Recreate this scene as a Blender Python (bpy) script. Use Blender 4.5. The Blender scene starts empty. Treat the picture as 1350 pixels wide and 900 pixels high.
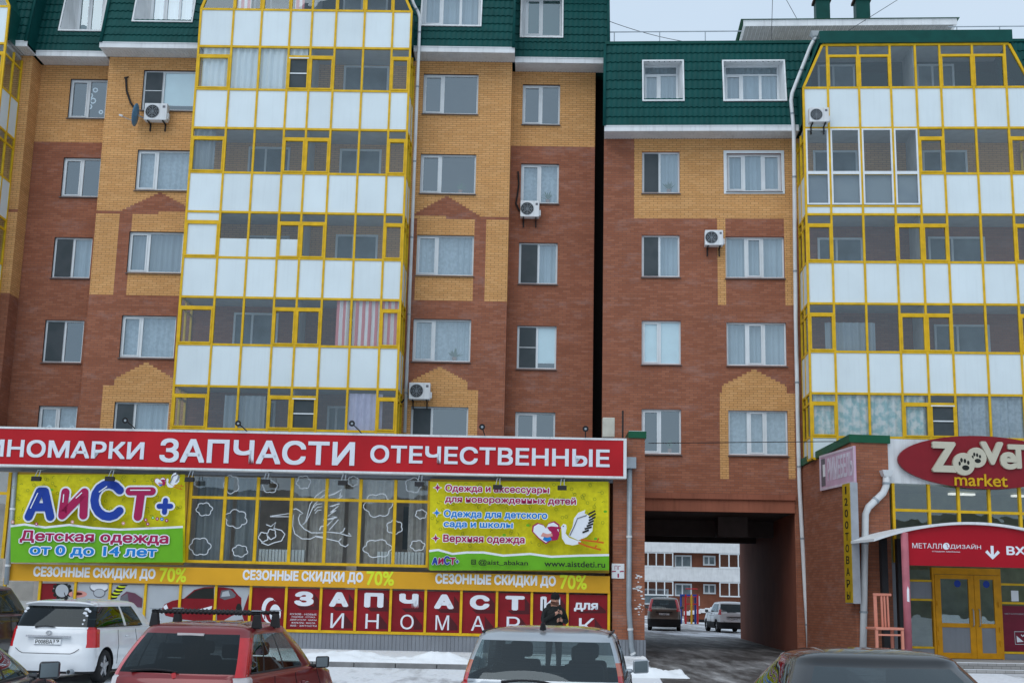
import bpy, bmesh, math, random
from math import radians, sin, cos, pi
from mathutils import Vector, Matrix
random.seed(11)
SC = bpy.context.scene
COL = SC.collection
# ------------------------------------------------------------------ camera
F, EYE, ROLL = 1700.0, 1.8, 0.0215
PITCH = math.atan(334.0 / F)
CAMP = Vector((0, 0, EYE))
FWD = Vector((0, cos(PITCH), sin(PITCH)))
_r0, _d0 = Vector((1, 0, 0)), Vector((0, sin(PITCH), -cos(PITCH)))
RT = _r0 * cos(ROLL) - _d0 * sin(ROLL)
DN = _r0 * sin(ROLL) + _d0 * cos(ROLL)
cd = bpy.data.cameras.new("camera")
cam = bpy.data.objects.new("camera", cd)
COL.objects.link(cam)
M = Matrix.Identity(4)
for i in range(3):
    M[i][0], M[i][1], M[i][2], M[i][3] = RT[i], -DN[i], -FWD[i], CAMP[i]
cam.matrix_world = M
cd.sensor_width = 36.0
cd.lens = F / 1350 * 36.0
cd.clip_start, cd.clip_end = 0.1, 3000
SC.camera = cam
# ------------------------------------------------------------------ light
SUN_EL, SUN_AZ = radians(48), radians(205)      # azimuth clockwise from +Y
w = bpy.data.worlds.new("World")
SC.world = w
w.use_nodes = True
nt = w.node_tree
bg = nt.nodes["Background"]
sky = nt.nodes.new("ShaderNodeTexSky")
sky.sky_type = 'NISHITA'
sky.sun_disc = False
sky.sun_elevation = SUN_EL
sky.sun_rotation = SUN_AZ
sky.dust_density = 3.0
tc = nt.nodes.new("ShaderNodeTexCoord")
nz = nt.nodes.new("ShaderNodeTexNoise")
nz.inputs["Scale"].default_value = 2.2
nz.inputs["Detail"].default_value = 4
rmp = nt.nodes.new("ShaderNodeValToRGB")
rmp.color_ramp.elements[0].position = 0.3
rmp.color_ramp.elements[0].color = (0.545, 0.70, 0.88, 1)
rmp.color_ramp.elements[1].position = 0.75
rmp.color_ramp.elements[1].color = (0.74, 0.85, 0.96, 1)
scl = nt.nodes.new("ShaderNodeVectorMath")
scl.operation = 'SCALE'
scl.inputs["Scale"].default_value = 10.6
mx = nt.nodes.new("ShaderNodeMixRGB")
mx.inputs[0].default_value = 0.88
nt.links.new(tc.outputs["Generated"], nz.inputs["Vector"])
nt.links.new(nz.outputs["Fac"], rmp.inputs["Fac"])
nt.links.new(rmp.outputs["Color"], scl.inputs[0])
nt.links.new(sky.outputs["Color"], mx.inputs[1])
nt.links.new(scl.outputs[0], mx.inputs[2])
nt.links.new(mx.outputs[0], bg.inputs["Color"])
bg.inputs["Strength"].default_value = 0.1
sd = bpy.data.lights.new("sun", 'SUN')
sd.energy = 1.15
sd.angle = radians(50)
sd.color = (0.96, 0.98, 1.0)
sun = bpy.data.objects.new("sun", sd)
COL.objects.link(sun)
_sv = Vector((sin(SUN_AZ) * cos(SUN_EL), cos(SUN_AZ) * cos(SUN_EL), sin(SUN_EL)))
sun.rotation_euler = _sv.to_track_quat('Z', 'Y').to_euler()
sun.location = (0, -20, 60)
vs = SC.view_settings
vs.view_transform = 'Standard'
vs.look = 'None'
vs.exposure = 0.0
vs.gamma = 1.0
vs.use_curve_mapping = False
try:
    SC.cycles.max_bounces = 8
    SC.cycles.transparent_max_bounces = 12
    SC.cycles.glossy_bounces = 3
except Exception:
    pass

# ------------------------------------------------------------------ materials
def _new(name):
    m = bpy.data.materials.new(name)
    m.use_nodes = True
    return m, m.node_tree, m.node_tree.nodes["Principled BSDF"]

def srgb(r, g, b):
    f = lambda c: (c / 255 / 12.92) if c <= 10 else ((c / 255 + 0.055) / 1.055) ** 2.4
    return (f(r), f(g), f(b))

def mat(name, col, rough=0.6, metal=0.0, var=0.12, scale=3.0, bump=0.0, bscale=40.0, coat=0.0, spec=0.22):
    m, t, p = _new(name)
    N = t.nodes.new
    tcn = N("ShaderNodeTexCoord")
    n = N("ShaderNodeTexNoise")
    n.inputs["Scale"].default_value = scale
    n.inputs["Detail"].default_value = 6
    t.links.new(tcn.outputs["Object"], n.inputs["Vector"])
    r = N("ShaderNodeValToRGB")
    a, b = 1 - var, 1 + var
    r.color_ramp.elements[0].position = 0.3
    r.color_ramp.elements[1].position = 0.7
    r.color_ramp.elements[0].color = (col[0] * a, col[1] * a, col[2] * a, 1)
    r.color_ramp.elements[1].color = (min(1, col[0] * b), min(1, col[1] * b), min(1, col[2] * b), 1)
    t.links.new(n.outputs["Fac"], r.inputs["Fac"])
    t.links.new(r.outputs["Color"], p.inputs["Base Color"])
    p.inputs["Roughness"].default_value = rough
    p.inputs["Metallic"].default_value = metal
    p.inputs["Coat Weight"].default_value = coat
    p.inputs["Coat Roughness"].default_value = 0.05
    p.inputs["Specular IOR Level"].default_value = spec
    if bump:
        n2 = N("ShaderNodeTexNoise")
        n2.inputs["Scale"].default_value = bscale
        n2.inputs["Detail"].default_value = 5
        t.links.new(tcn.outputs["Object"], n2.inputs["Vector"])
        bn = N("ShaderNodeBump")
        bn.inputs["Strength"].default_value = bump
        bn.inputs["Distance"].default_value = 0.02
        t.links.new(n2.outputs["Fac"], bn.inputs["Height"])
        t.links.new(bn.outputs["Normal"], p.inputs["Normal"])
    return m

def weather(m, amt=0.05, streak=0.10):
    """each sheet a little different, with rain streaks of its own"""
    t = m.node_tree; p = t.nodes["Principled BSDF"]; N, K = t.nodes.new, t.links.new
    src = p.inputs["Base Color"].links[0].from_socket
    oi = N("ShaderNodeObjectInfo")
    r = N("ShaderNodeMapRange"); r.inputs["To Min"].default_value = 1 - amt; r.inputs["To Max"].default_value = 1 + amt; K(oi.outputs["Random"], r.inputs["Value"])
    tcn = N("ShaderNodeTexCoord"); mp = N("ShaderNodeMapping"); mp.inputs["Scale"].default_value = (7, 7, .45); K(tcn.outputs["Object"], mp.inputs[0])
    n = N("ShaderNodeTexNoise"); n.inputs["Scale"].default_value = 1.6; n.inputs["Detail"].default_value = 6; K(mp.outputs[0], n.inputs["Vector"])
    r2 = N("ShaderNodeMapRange"); r2.inputs["From Min"].default_value = .5; r2.inputs["From Max"].default_value = .8; r2.inputs["To Min"].default_value = 1; r2.inputs["To Max"].default_value = 1 - streak * 2; K(n.outputs["Fac"], r2.inputs["Value"])
    mu = N("ShaderNodeMath"); mu.operation = 'MULTIPLY'; K(r.outputs[0], mu.inputs[0]); K(r2.outputs[0], mu.inputs[1])
    v = N("ShaderNodeVectorMath"); v.operation = 'SCALE'; K(src, v.inputs[0]); K(mu.outputs[0], v.inputs["Scale"]); K(v.outputs[0], p.inputs["Base Color"])

def brick_mat(name, c1, c2, mortar, stain=0.0):
    m, t, p = _new(name)
    N, K = t.nodes.new, t.links.new
    tcn = N("ShaderNodeTexCoord")
    sp = N("ShaderNodeSeparateXYZ")
    K(tcn.outputs["Object"], sp.inputs[0])
    ge = N("ShaderNodeNewGeometry")
    sn = N("ShaderNodeSeparateXYZ")
    K(ge.outputs["True Normal"], sn.inputs[0])
    ab = N("ShaderNodeMath"); ab.operation = 'ABSOLUTE'; K(sn.outputs["X"], ab.inputs[0])
    gt = N("ShaderNodeMath"); gt.operation = 'GREATER_THAN'; gt.inputs[1].default_value = 0.6; K(ab.outputs[0], gt.inputs[0])
    mu = N("ShaderNodeMix"); mu.data_type = 'FLOAT'
    K(gt.outputs[0], mu.inputs["Factor"]); K(sp.outputs["X"], mu.inputs["A"]); K(sp.outputs["Y"], mu.inputs["B"])
    cb = N("ShaderNodeCombineXYZ")
    K(mu.outputs["Result"], cb.inputs["X"]); K(sp.outputs["Z"], cb.inputs["Y"])
    br = N("ShaderNodeTexBrick")
    br.offset = 0.5
    br.inputs["Scale"].default_value = 1.0
    br.inputs["Brick Width"].default_value = 0.26
    br.inputs["Row Height"].default_value = 0.077
    br.inputs["Mortar Size"].default_value = 0.006
    br.inputs["Mortar Smooth"].default_value = 0.2
    br.inputs["Bias"].default_value = -0.2
    br.inputs["Color1"].default_value = (*c1, 1)
    br.inputs["Color2"].default_value = (*c2, 1)
    br.inputs["Mortar"].default_value = (*mortar, 1)
    K(cb.outputs[0], br.inputs["Vector"])
    n = N("ShaderNodeTexNoise"); n.inputs["Scale"].default_value = 0.45; n.inputs["Detail"].default_value = 8; n.inputs["Roughness"].default_value = 0.65
    K(tcn.outputs["Object"], n.inputs["Vector"])
    mr = N("ShaderNodeMapRange"); mr.inputs["From Min"].default_value = 0.3; mr.inputs["From Max"].default_value = 0.7
    mr.inputs["To Min"].default_value = 0.90; mr.inputs["To Max"].default_value = 1.09
    K(n.outputs["Fac"], mr.inputs["Value"])
    # courses differ a little from batch to batch
    mp = N("ShaderNodeMapping"); mp.inputs["Scale"].default_value = (0.25, 0.25, 3.2)
    K(tcn.outputs["Object"], mp.inputs["Vector"])
    n3 = N("ShaderNodeTexNoise"); n3.inputs["Scale"].default_value = 1.0; n3.inputs["Detail"].default_value = 3
    K(mp.outputs[0], n3.inputs["Vector"])
    mr3 = N("ShaderNodeMapRange"); mr3.inputs["From Min"].default_value = 0.3; mr3.inputs["From Max"].default_value = 0.7
    mr3.inputs["To Min"].default_value = 0.94; mr3.inputs["To Max"].default_value = 1.06
    K(n3.outputs["Fac"], mr3.inputs["Value"])
    mm = N("ShaderNodeMath"); mm.operation = 'MULTIPLY'; K(mr.outputs[0], mm.inputs[0]); K(mr3.outputs[0], mm.inputs[1])
    vm = N("ShaderNodeVectorMath"); vm.operation = 'SCALE'
    K(br.outputs["Color"], vm.inputs[0]); K(mm.outputs[0], vm.inputs["Scale"])
    out = vm.outputs[0]
    if stain:
        mp2 = N("ShaderNodeMapping"); mp2.inputs["Scale"].default_value = (0.6, 0.6, 1.8)
        K(tcn.outputs["Object"], mp2.inputs["Vector"])
        n4 = N("ShaderNodeTexNoise"); n4.inputs["Scale"].default_value = 1.3; n4.inputs["Detail"].default_value = 9; n4.inputs["Roughness"].default_value = 0.75
        K(mp2.outputs[0], n4.inputs["Vector"])
        r4 = N("ShaderNodeMapRange"); r4.inputs["From Min"].default_value = 0.52; r4.inputs["From Max"].default_value = 0.78
        r4.inputs["To Min"].default_value = 0; r4.inputs["To Max"].default_value = stain
        K(n4.outputs["Fac"], r4.inputs["Value"])
        mxx = N("ShaderNodeMixRGB"); mxx.inputs[2].default_value = (0.42, 0.36, 0.35, 1)
        K(r4.outputs[0], mxx.inputs[0]); K(out, mxx.inputs[1])
        out = mxx.outputs[0]
    K(out, p.inputs["Base Color"])
    bn = N("ShaderNodeBump"); bn.inputs["Strength"].default_value = 0.35; bn.inputs["Distance"].default_value = 0.008
    inv = N("ShaderNodeMath"); inv.operation = 'SUBTRACT'; inv.inputs[0].default_value = 1.0
    K(br.outputs["Fac"], inv.inputs[1]); K(inv.outputs[0], bn.inputs["Height"]); K(bn.outputs[0], p.inputs["Normal"])
    p.inputs["Roughness"].default_value = 0.85
    p.inputs["Specular IOR Level"].default_value = 0.25
    return m

def glass_mat(name, tint, base=0.10, ior=1.5, rough=0.0, wav=0.0):
    m = bpy.data.materials.new(name)
    m.use_nodes = True
    t = m.node_tree
    t.nodes.clear()
    N, K = t.nodes.new, t.links.new
    o = N("ShaderNodeOutputMaterial")
    tr = N("ShaderNodeBsdfTransparent"); tr.inputs[0].default_value = (*tint, 1)
    gl = N("ShaderNodeBsdfGlossy"); gl.inputs["Color"].default_value = (0.84, 0.95, 1.0, 1); gl.inputs["Roughness"].default_value = rough
    fr = N("ShaderNodeFresnel")
    gb = N("ShaderNodeNewGeometry"); mi = N("ShaderNodeMix"); mi.data_type = 'FLOAT'
    mi.inputs["A"].default_value = ior; mi.inputs["B"].default_value = 1.0 / ior      # same pane from either side
    K(gb.outputs["Backfacing"], mi.inputs["Factor"]); K(mi.outputs["Result"], fr.inputs["IOR"])
    ad = N("ShaderNodeMath"); ad.operation = 'ADD'; ad.use_clamp = True; ad.inputs[1].default_value = base
    mxs = N("ShaderNodeMixShader")
    K(fr.outputs[0], ad.inputs[0]); K(ad.outputs[0], mxs.inputs[0])
    K(tr.outputs[0], mxs.inputs[1]); K(gl.outputs[0], mxs.inputs[2]); K(mxs.outputs[0], o.inputs[0])
    if wav:
        tcn = N("ShaderNodeTexCoord")
        n = N("ShaderNodeTexNoise"); n.inputs["Scale"].default_value = 1.1
        K(tcn.outputs["Object"], n.inputs["Vector"])
        bn = N("ShaderNodeBump"); bn.inputs["Strength"].default_value = wav; bn.inputs["Distance"].default_value = 0.05
        K(n.outputs["Fac"], bn.inputs["Height"]); K(bn.outputs[0], gl.inputs["Normal"])
    return m

def cloth_mat(name, c1, c2=None, scale=6.0, stripes=0.0):
    """thin curtain: diffuse and translucent, with a woven pattern of its own"""
    m = bpy.data.materials.new(name)
    m.use_nodes = True
    t = m.node_tree
    t.nodes.clear()
    N, K = t.nodes.new, t.links.new
    o = N("ShaderNodeOutputMaterial")
    d = N("ShaderNodeBsdfDiffuse"); tl = N("ShaderNodeBsdfTranslucent")
    ms = N("ShaderNodeMixShader"); ms.inputs[0].default_value = 0.14
    K(d.outputs[0], ms.inputs[1]); K(tl.outputs[0], ms.inputs[2]); K(ms.outputs[0], o.inputs[0])
    tcn = N("ShaderNodeTexCoord")
    r = N("ShaderNodeValToRGB")
    r.color_ramp.elements[0].color = (*c1, 1)
    r.color_ramp.elements[1].color = (*(c2 or c1), 1)
    if stripes:
        wv = N("ShaderNodeTexWave"); wv.bands_direction = 'X'; wv.inputs["Scale"].default_value = stripes; wv.inputs["Distortion"].default_value = 0.4
        K(tcn.outputs["Object"], wv.inputs["Vector"]); K(wv.outputs["Fac"], r.inputs["Fac"])
        r.color_ramp.elements[0].position = 0.45; r.color_ramp.elements[1].position = 0.55
    else:
        n = N("ShaderNodeTexNoise"); n.inputs["Scale"].default_value = scale; n.inputs["Detail"].default_value = 2
        K(tcn.outputs["Object"], n.inputs["Vector"]); K(n.outputs["Fac"], r.inputs["Fac"])
        r.color_ramp.elements[0].position = 0.4; r.color_ramp.elements[1].position = 0.6
    for s in (d, tl):
        K(r.outputs[0], s.inputs[0])
    return m

RED_BRICK = brick_mat("red brick", (0.275, 0.096, 0.051), (0.355, 0.137, 0.077), (0.16, 0.085, 0.066), 0.32)
ORANGE_BRICK = brick_mat("orange brick", (0.59, 0.305, 0.112), (0.67, 0.37, 0.152), (0.19, 0.10, 0.048), 0.0)
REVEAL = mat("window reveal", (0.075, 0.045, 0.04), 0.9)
GREEN_TILE = mat("green metal tile", (0.003, 0.058, 0.054), 0.55, 0.0, 0.12, 1.5, spec=.12)
GREEN_TRIM = mat("green trim", (0.008, 0.085, 0.04), 0.4, 0.0, 0.1)
DARK_GREEN = mat("dark green sheet", (0.004, 0.062, 0.052), 0.5, spec=.15)
WHITE_METAL = mat("white metal", (0.66, 0.68, 0.69), 0.5, 0, 0.08, 2.0)
PVC = mat("white plastic frame", (0.66, 0.70, 0.72), 0.4, 0, 0.05)
weather(PVC, .06, .03)
weather(WHITE_METAL, .05, .10)
SILL = mat("grey sill", (0.13, 0.12, 0.12), 0.5)
PANEL = mat("white parapet panel", (0.655, 0.735, 0.76), 0.45, 0, 0.045, 0.7)
weather(PANEL, .03, .025)
YELLOW = mat("yellow frame", (0.66, 0.40, 0.012), 0.45, 0, 0.15, 4.0)
YELLOW_OR = mat("amber door frame", (0.60, 0.27, 0.005), 0.45, 0, 0.12, 4.0)
GLASS = glass_mat("window glass", (0.86, 0.94, 0.97), 0.21, wav=0.06)
BAL_GLASS = glass_mat("balcony glass", (0.83, 0.88, 0.90), 0.065, wav=0.05)
SHOP_GLASS = glass_mat("shop glass", (0.90, 0.94, 0.94), 0.11, wav=0.05)
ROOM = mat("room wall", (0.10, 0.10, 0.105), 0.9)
CEIL = mat("pale ceiling", (0.42, 0.43, 0.43), 0.9)
SHEER = cloth_mat("sheer curtain", (0.36, 0.42, 0.46), (0.42, 0.48, 0.52), 1.2)
SHEER_B = cloth_mat("white balcony curtain", (0.80, 0.85, 0.87), (0.85, 0.89, 0.90), 1.2)
SHEER_D = cloth_mat("grey curtain", (0.25, 0.28, 0.31), (0.29, 0.32, 0.34), 1.2)
LACE = cloth_mat("lace curtain", (0.37, 0.42, 0.46), (0.48, 0.53, 0.57), 9)
PINKSTRIPE = cloth_mat("pink striped curtain", (0.72, 0.26, 0.27), (0.86, 0.82, 0.80), stripes=1.5)
FLORAL = cloth_mat("floral curtain", (0.38, 0.58, 0.58), (0.84, 0.82, 0.78), 5)
LILAC = cloth_mat("lilac curtain", (0.56, 0.51, 0.66), (0.62, 0.57, 0.72))
BLIND = mat("white blind", (0.70, 0.78, 0.78), 0.7, 0, 0.04)
NET = cloth_mat("insect net", (0.075, 0.092, 0.10), (0.09, 0.105, 0.115), 2)
BLACK = mat("black plastic", (0.018, 0.018, 0.02), 0.5)
BLACK_GAP = mat("joint cover", (0.004, 0.004, 0.004), 0.9)  # shade of the gap between the buildings, put in as black
GREY_METAL = mat("galvanised grey", (0.30, 0.34, 0.37), 0.45, 0.3, 0.12)
CLAD = mat("grey cladding", (0.22, 0.235, 0.26), 0.5, 0.1, 0.1, 1.5)
WHITE_PAINT = mat("white paint", (0.74, 0.76, 0.78), 0.45, 0, 0.05)
LETTER_W = mat("white lettering", (0.66, 0.70, 0.76), 0.5, 0, 0.03)
SIGN_RED = mat("sign red", (0.43, 0.010, 0.016), 0.4, 0, 0.12, 0.8)
PLASTER = mat("terracotta plaster", (0.30, 0.105, 0.062), 0.85, 0, 0.12, 1.2, 0.2)
PLASTER_D = mat("brown red plaster", (0.28, 0.092, 0.055), 0.85, 0, 0.15, 0.9, 0.2)
DARK_CEIL = mat("sooty beam", (0.09, 0.07, 0.065), 0.8)  # one dark brown for passage ceiling, beams and duct
SNOW = mat("snow", (0.80, 0.82, 0.84), 0.7, 0, 0.06, 2.5, 0.5, 6.0)
KERB = mat("kerb stone", (0.20, 0.20, 0.20), 0.85, 0, 0.2, 3)
STRAWY = mat("pale render", (0.55, 0.46, 0.30), 0.9)

weather(GREEN_TILE, .06, .10)
weather(CLAD, .03, .06)
weather(PLASTER, .03, .14)
# ------------------------------------------------------------------ helpers
class MB:
    def __init__(s):
        s.v, s.f, s.m = [], [], []
    def poly(s, pts, m=0):
        b = len(s.v)
        s.v += [tuple(p) for p in pts]
        s.f.append(tuple(range(b, b + len(pts))))
        s.m.append(m)
    def box(s, x0, x1, y0, y1, z0, z1, m=0):
        if x0 > x1: x0, x1 = x1, x0
        if y0 > y1: y0, y1 = y1, y0
        if z0 > z1: z0, z1 = z1, z0
        b = len(s.v)
        s.v += [(x0, y0, z0), (x1, y0, z0), (x1, y1, z0), (x0, y1, z0), (x0, y0, z1), (x1, y0, z1), (x1, y1, z1), (x0, y1, z1)]
        for q in ((0, 3, 2, 1), (4, 5, 6, 7), (0, 1, 5, 4), (1, 2, 6, 5), (2, 3, 7, 6), (3, 0, 4, 7)):
            s.f.append(tuple(b + k for k in q)); s.m.append(m)
    def hexa(s, bot, top, m=0):
        b = len(s.v)
        s.v += [tuple(p) for p in bot] + [tuple(p) for p in top]
        for q in ((0, 3, 2, 1), (4, 5, 6, 7), (0, 1, 5, 4), (1, 2, 6, 5), (2, 3, 7, 6), (3, 0, 4, 7)):
            s.f.append(tuple(b + k for k in q)); s.m.append(m)
    def prism(s, pts, y0, y1, m=0):
        """outline in x,z pushed from y0 (front) to y1"""
        n = len(pts)
        a = sum(pts[i][0] * pts[(i + 1) % n][1] - pts[(i + 1) % n][0] * pts[i][1] for i in range(n))
        if a < 0: pts = pts[::-1]
        b = len(s.v)
        s.v += [(x, y0, z) for x, z in pts] + [(x, y1, z) for x, z in pts]
        s.f.append(tuple(range(b, b + n))); s.m.append(m)
        s.f.append(tuple(reversed(range(b + n, b + 2 * n)))); s.m.append(m)
        for i in range(n):
            j = (i + 1) % n
            s.f.append((b + i, b + n + i, b + n + j, b + j)); s.m.append(m)
    def tube(s, pts, r, n=10, m=0, cap=True):
        pts = [Vector(p) for p in pts]
        rs = r if isinstance(r, (list, tuple)) else [r] * len(pts)
        b = len(s.v)
        prev = None
        for i, p in enumerate(pts):
            d = (pts[min(i + 1, len(pts) - 1)] - pts[max(i - 1, 0)]).normalized()
            u = d.orthogonal().normalized() if prev is None else (prev - d * prev.dot(d)).normalized()
            prev = u
            v = d.cross(u)
            for k in range(n):
                q = p + (u * cos(2 * pi * k / n) + v * sin(2 * pi * k / n)) * rs[i]
                s.v.append(tuple(q))
        for i in range(len(pts) - 1):
            for k in range(n):
                k2 = (k + 1) % n
                s.f.append((b + i * n + k, b + i * n + k2, b + (i + 1) * n + k2, b + (i + 1) * n + k)); s.m.append(m)
        if cap:
            s.f.append(tuple(reversed(range(b, b + n)))); s.m.append(m)
            e = b + (len(pts) - 1) * n
            s.f.append(tuple(range(e, e + n))); s.m.append(m)
    def ribbon(s, pts, wd, y0, y1, m=0, closed=False):
        """a flat painted line in the x,z plane, wd wide"""
        P = [Vector((p[0], 0, p[1])) for p in pts]
        n = len(P)
        L = []
        for i in range(n):
            a = P[(i - 1) % n] if closed or i > 0 else P[i]
            c = P[(i + 1) % n] if closed or i < n - 1 else P[i]
            d = (c - a)
            d = d.normalized() if d.length > 1e-9 else Vector((1, 0, 0))
            L.append(Vector((-d.z, 0, d.x)) * wd / 2)
        for i in range(n if closed else n - 1):
            j = (i + 1) % n
            a0, a1, b0, b1 = P[i] - L[i], P[i] + L[i], P[j] - L[j], P[j] + L[j]
            s.poly([(a0.x, y0, a0.z), (b0.x, y0, b0.z), (b1.x, y0, b1.z), (a1.x, y0, a1.z)], m)
    def build(s, name, mats, parent=None, smooth=False, weld=False):
        me = bpy.data.meshes.new(name)
        me.from_pydata(s.v, [], s.f)
        if not isinstance(mats, (list, tuple)): mats = [mats]
        for q in mats: me.materials.append(q)
        me.polygons.foreach_set("material_index", s.m)
        if smooth: me.polygons.foreach_set("use_smooth", [True] * len(s.f))
        if weld:
            bm = bmesh.new(); bm.from_mesh(me)
            bmesh.ops.remove_doubles(bm, verts=bm.verts, dist=1e-5)
            bm.to_mesh(me); bm.free()
        me.update()
        o = bpy.data.objects.new(name, me)
        COL.objects.link(o)
        if parent is not None: o.parent = parent
        return o

def bevel(o, wd=0.01, seg=2):
    b = o.modifiers.new("edge", 'BEVEL')
    b.width = wd; b.segments = seg; b.limit_method = 'ANGLE'; b.angle_limit = radians(40)
    return o

def tag(o, label=None, cat=None, group=None, kind=None):
    if label: o["label"] = label
    if cat: o["category"] = cat
    if group: o["group"] = group
    if kind: o["kind"] = kind
    return o

def thing(name, label, cat, loc=(0, 0, 0), rz=0.0, group=None):
    o = bpy.data.objects.new(name, None)
    o.empty_display_size = 0.2
    COL.objects.link(o)
    o.location = loc
    o.rotation_euler = (0, 0, rz)
    return tag(o, label, cat, group)

class Fr:
    """a facade: local x along it, y into it, z up"""
    def __init__(s, ox, oy, deg):
        s.o = Vector((ox, oy, 0)); s.a = radians(deg)
        s.X = Vector((cos(s.a), sin(s.a), 0)); s.Y = Vector((-sin(s.a), cos(s.a), 0))
    def q(s, px, py, y=0.0):
        D = FWD * F + RT * (px - 675) + DN * (py - 450)
        t = (y - (CAMP - s.o).dot(s.Y)) / D.dot(s.Y)
        p = CAMP + D * t - s.o
        return p.dot(s.X), p.z
    def r(s, x0, y0, x1, y1, y=0.0):
        ym, xm = (y0 + y1) / 2, (x0 + x1) / 2
        return s.q(x0, ym, y)[0], s.q(x1, ym, y)[0], s.q(xm, y1, y)[1], s.q(xm, y0, y)[1]
    def x(s, px, py, y=0.0): return s.q(px, py, y)[0]
    def z(s, px, py, y=0.0): return s.q(px, py, y)[1]
    def W(s, x, y, z): return s.o + s.X * x + s.Y * y + Vector((0, 0, z))
    def root(s, name, label, cat, x=0, y=0, z=0, group=None):
        return thing(name, label, cat, s.W(x, y, z), s.a, group)

def text(mb, body, x0, x1, z0, z1, y, m=0, bold=0.0, depth=0.01, shear=0.0, res=3):
    """lettering fitted to a box; bold spreads each stroke by that much of an em"""
    cu = bpy.data.curves.new("text", 'FONT')
    cu.body = body
    cu.resolution_u = res
    cu.extrude = 0.05
    cu.shear = shear
    o = bpy.data.objects.new("text", cu)
    COL.objects.link(o)
    dg = bpy.context.evaluated_depsgraph_get()
    me = bpy.data.meshes.new_from_object(o.evaluated_get(dg))
    xs = [v.co.x for v in me.vertices]; ys = [v.co.y for v in me.vertices]
    ax, bx, ay, by = min(xs) - bold, max(xs) + bold, min(ys) - bold, max(ys) + bold
    sx = (x1 - x0) / max(bx - ax, 1e-6); sz = (z1 - z0) / max(by - ay, 1e-6)
    moves = [(0, 0)]
    if bold:
        k = 8 if bold > 0.03 else 4
        moves += [(bold * cos(2 * pi * (i + .5) / k), bold * sin(2 * pi * (i + .5) / k)) for i in range(k)]
    for n, (dx, dy) in enumerate(moves):
        b = len(mb.v)
        for v in me.vertices:
            mb.v.append((x0 + (v.co.x + dx - ax) * sx, y - (v.co.z + 0.05) / 0.1 * depth - n * 0.00012, z0 + (v.co.y + dy - ay) * sz))
        for p in me.polygons:
            mb.f.append(tuple(b + k for k in p.vertices)); mb.m.append(m)
    bpy.data.objects.remove(o); bpy.data.meshes.remove(me); bpy.data.curves.remove(cu)

L = Fr(0.0, 42.3, -1.1)
R = Fr(3.0, 42.0, -3.85)
_D = FWD * F + RT * (1125 - 675) + DN * (700 - 450)
_k = 37.2 / _D.y
S = Fr(_D.x * _k, 37.2, 6.0)
# ------------------------------------------------------------------ facade builders
def wall_grid(mb, y, x0, x1, z0, z1, holes, patches, base, depth=0.16, rev=2):
    xs = {x0, x1}; zs = {z0, z1}
    for a, b, c, d in holes:
        xs |= {a, b}; zs |= {c, d}
    for a, b, c, d, _ in patches:
        xs |= {a, b}; zs |= {c, d}
    xs = sorted(v for v in xs if x0 <= v <= x1); zs = sorted(v for v in zs if z0 <= v <= z1)
    ded = lambda l: [v for i, v in enumerate(l) if i == 0 or v - l[i - 1] > 1e-4]
    xs, zs = ded(xs), ded(zs)
    for i in range(len(xs) - 1):
        for j in range(len(zs) - 1):
            cx, cz = (xs[i] + xs[i + 1]) / 2, (zs[j] + zs[j + 1]) / 2
            if any(a < cx < b and c < cz < d for a, b, c, d in holes): continue
            m = base
            for a, b, c, d, k in patches:
                if a < cx < b and c < cz < d: m = k
            mb.poly([(xs[i], y, zs[j]), (xs[i + 1], y, zs[j]), (xs[i + 1], y, zs[j + 1]), (xs[i], y, zs[j + 1])], m)
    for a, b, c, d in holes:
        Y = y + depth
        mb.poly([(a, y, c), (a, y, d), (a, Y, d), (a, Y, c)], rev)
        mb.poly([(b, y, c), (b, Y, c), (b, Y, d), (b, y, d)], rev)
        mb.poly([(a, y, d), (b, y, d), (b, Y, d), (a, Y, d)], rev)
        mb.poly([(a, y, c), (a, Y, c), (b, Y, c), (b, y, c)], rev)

def gable(xa, za, hw, zb, m, n=9, xmax=1e9, xmin=-1e9):
    out = []
    h = (za - zb) / n
    for k in range(n):
        ww = hw * (k + 0.6) / n
        out.append((max(xmin, xa - ww), min(xmax, xa + ww), za - (k + 1) * h, za - k * h, m))
    return out

def curtain(name, mt, x0, x1, z0, z1, y, parent, amp=0.025, per=0.16):
    mb = MB()
    n = max(6, int((x1 - x0) / 0.03))
    ph = random.random() * 6
    for i in range(n + 1):
        x = x0 + (x1 - x0) * i / n
        yy = y + amp * sin(2 * pi * x / per + ph) + amp * 0.5 * sin(2 * pi * x / (per * 1.7) + 1)
        mb.v += [(x, yy, z0), (x, yy, z1)]
    for i in range(n):
        mb.f.append((2 * i, 2 * i + 2, 2 * i + 3, 2 * i + 1)); mb.m.append(0)
    return mb.build(name, mt, parent, smooth=True)

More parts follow.
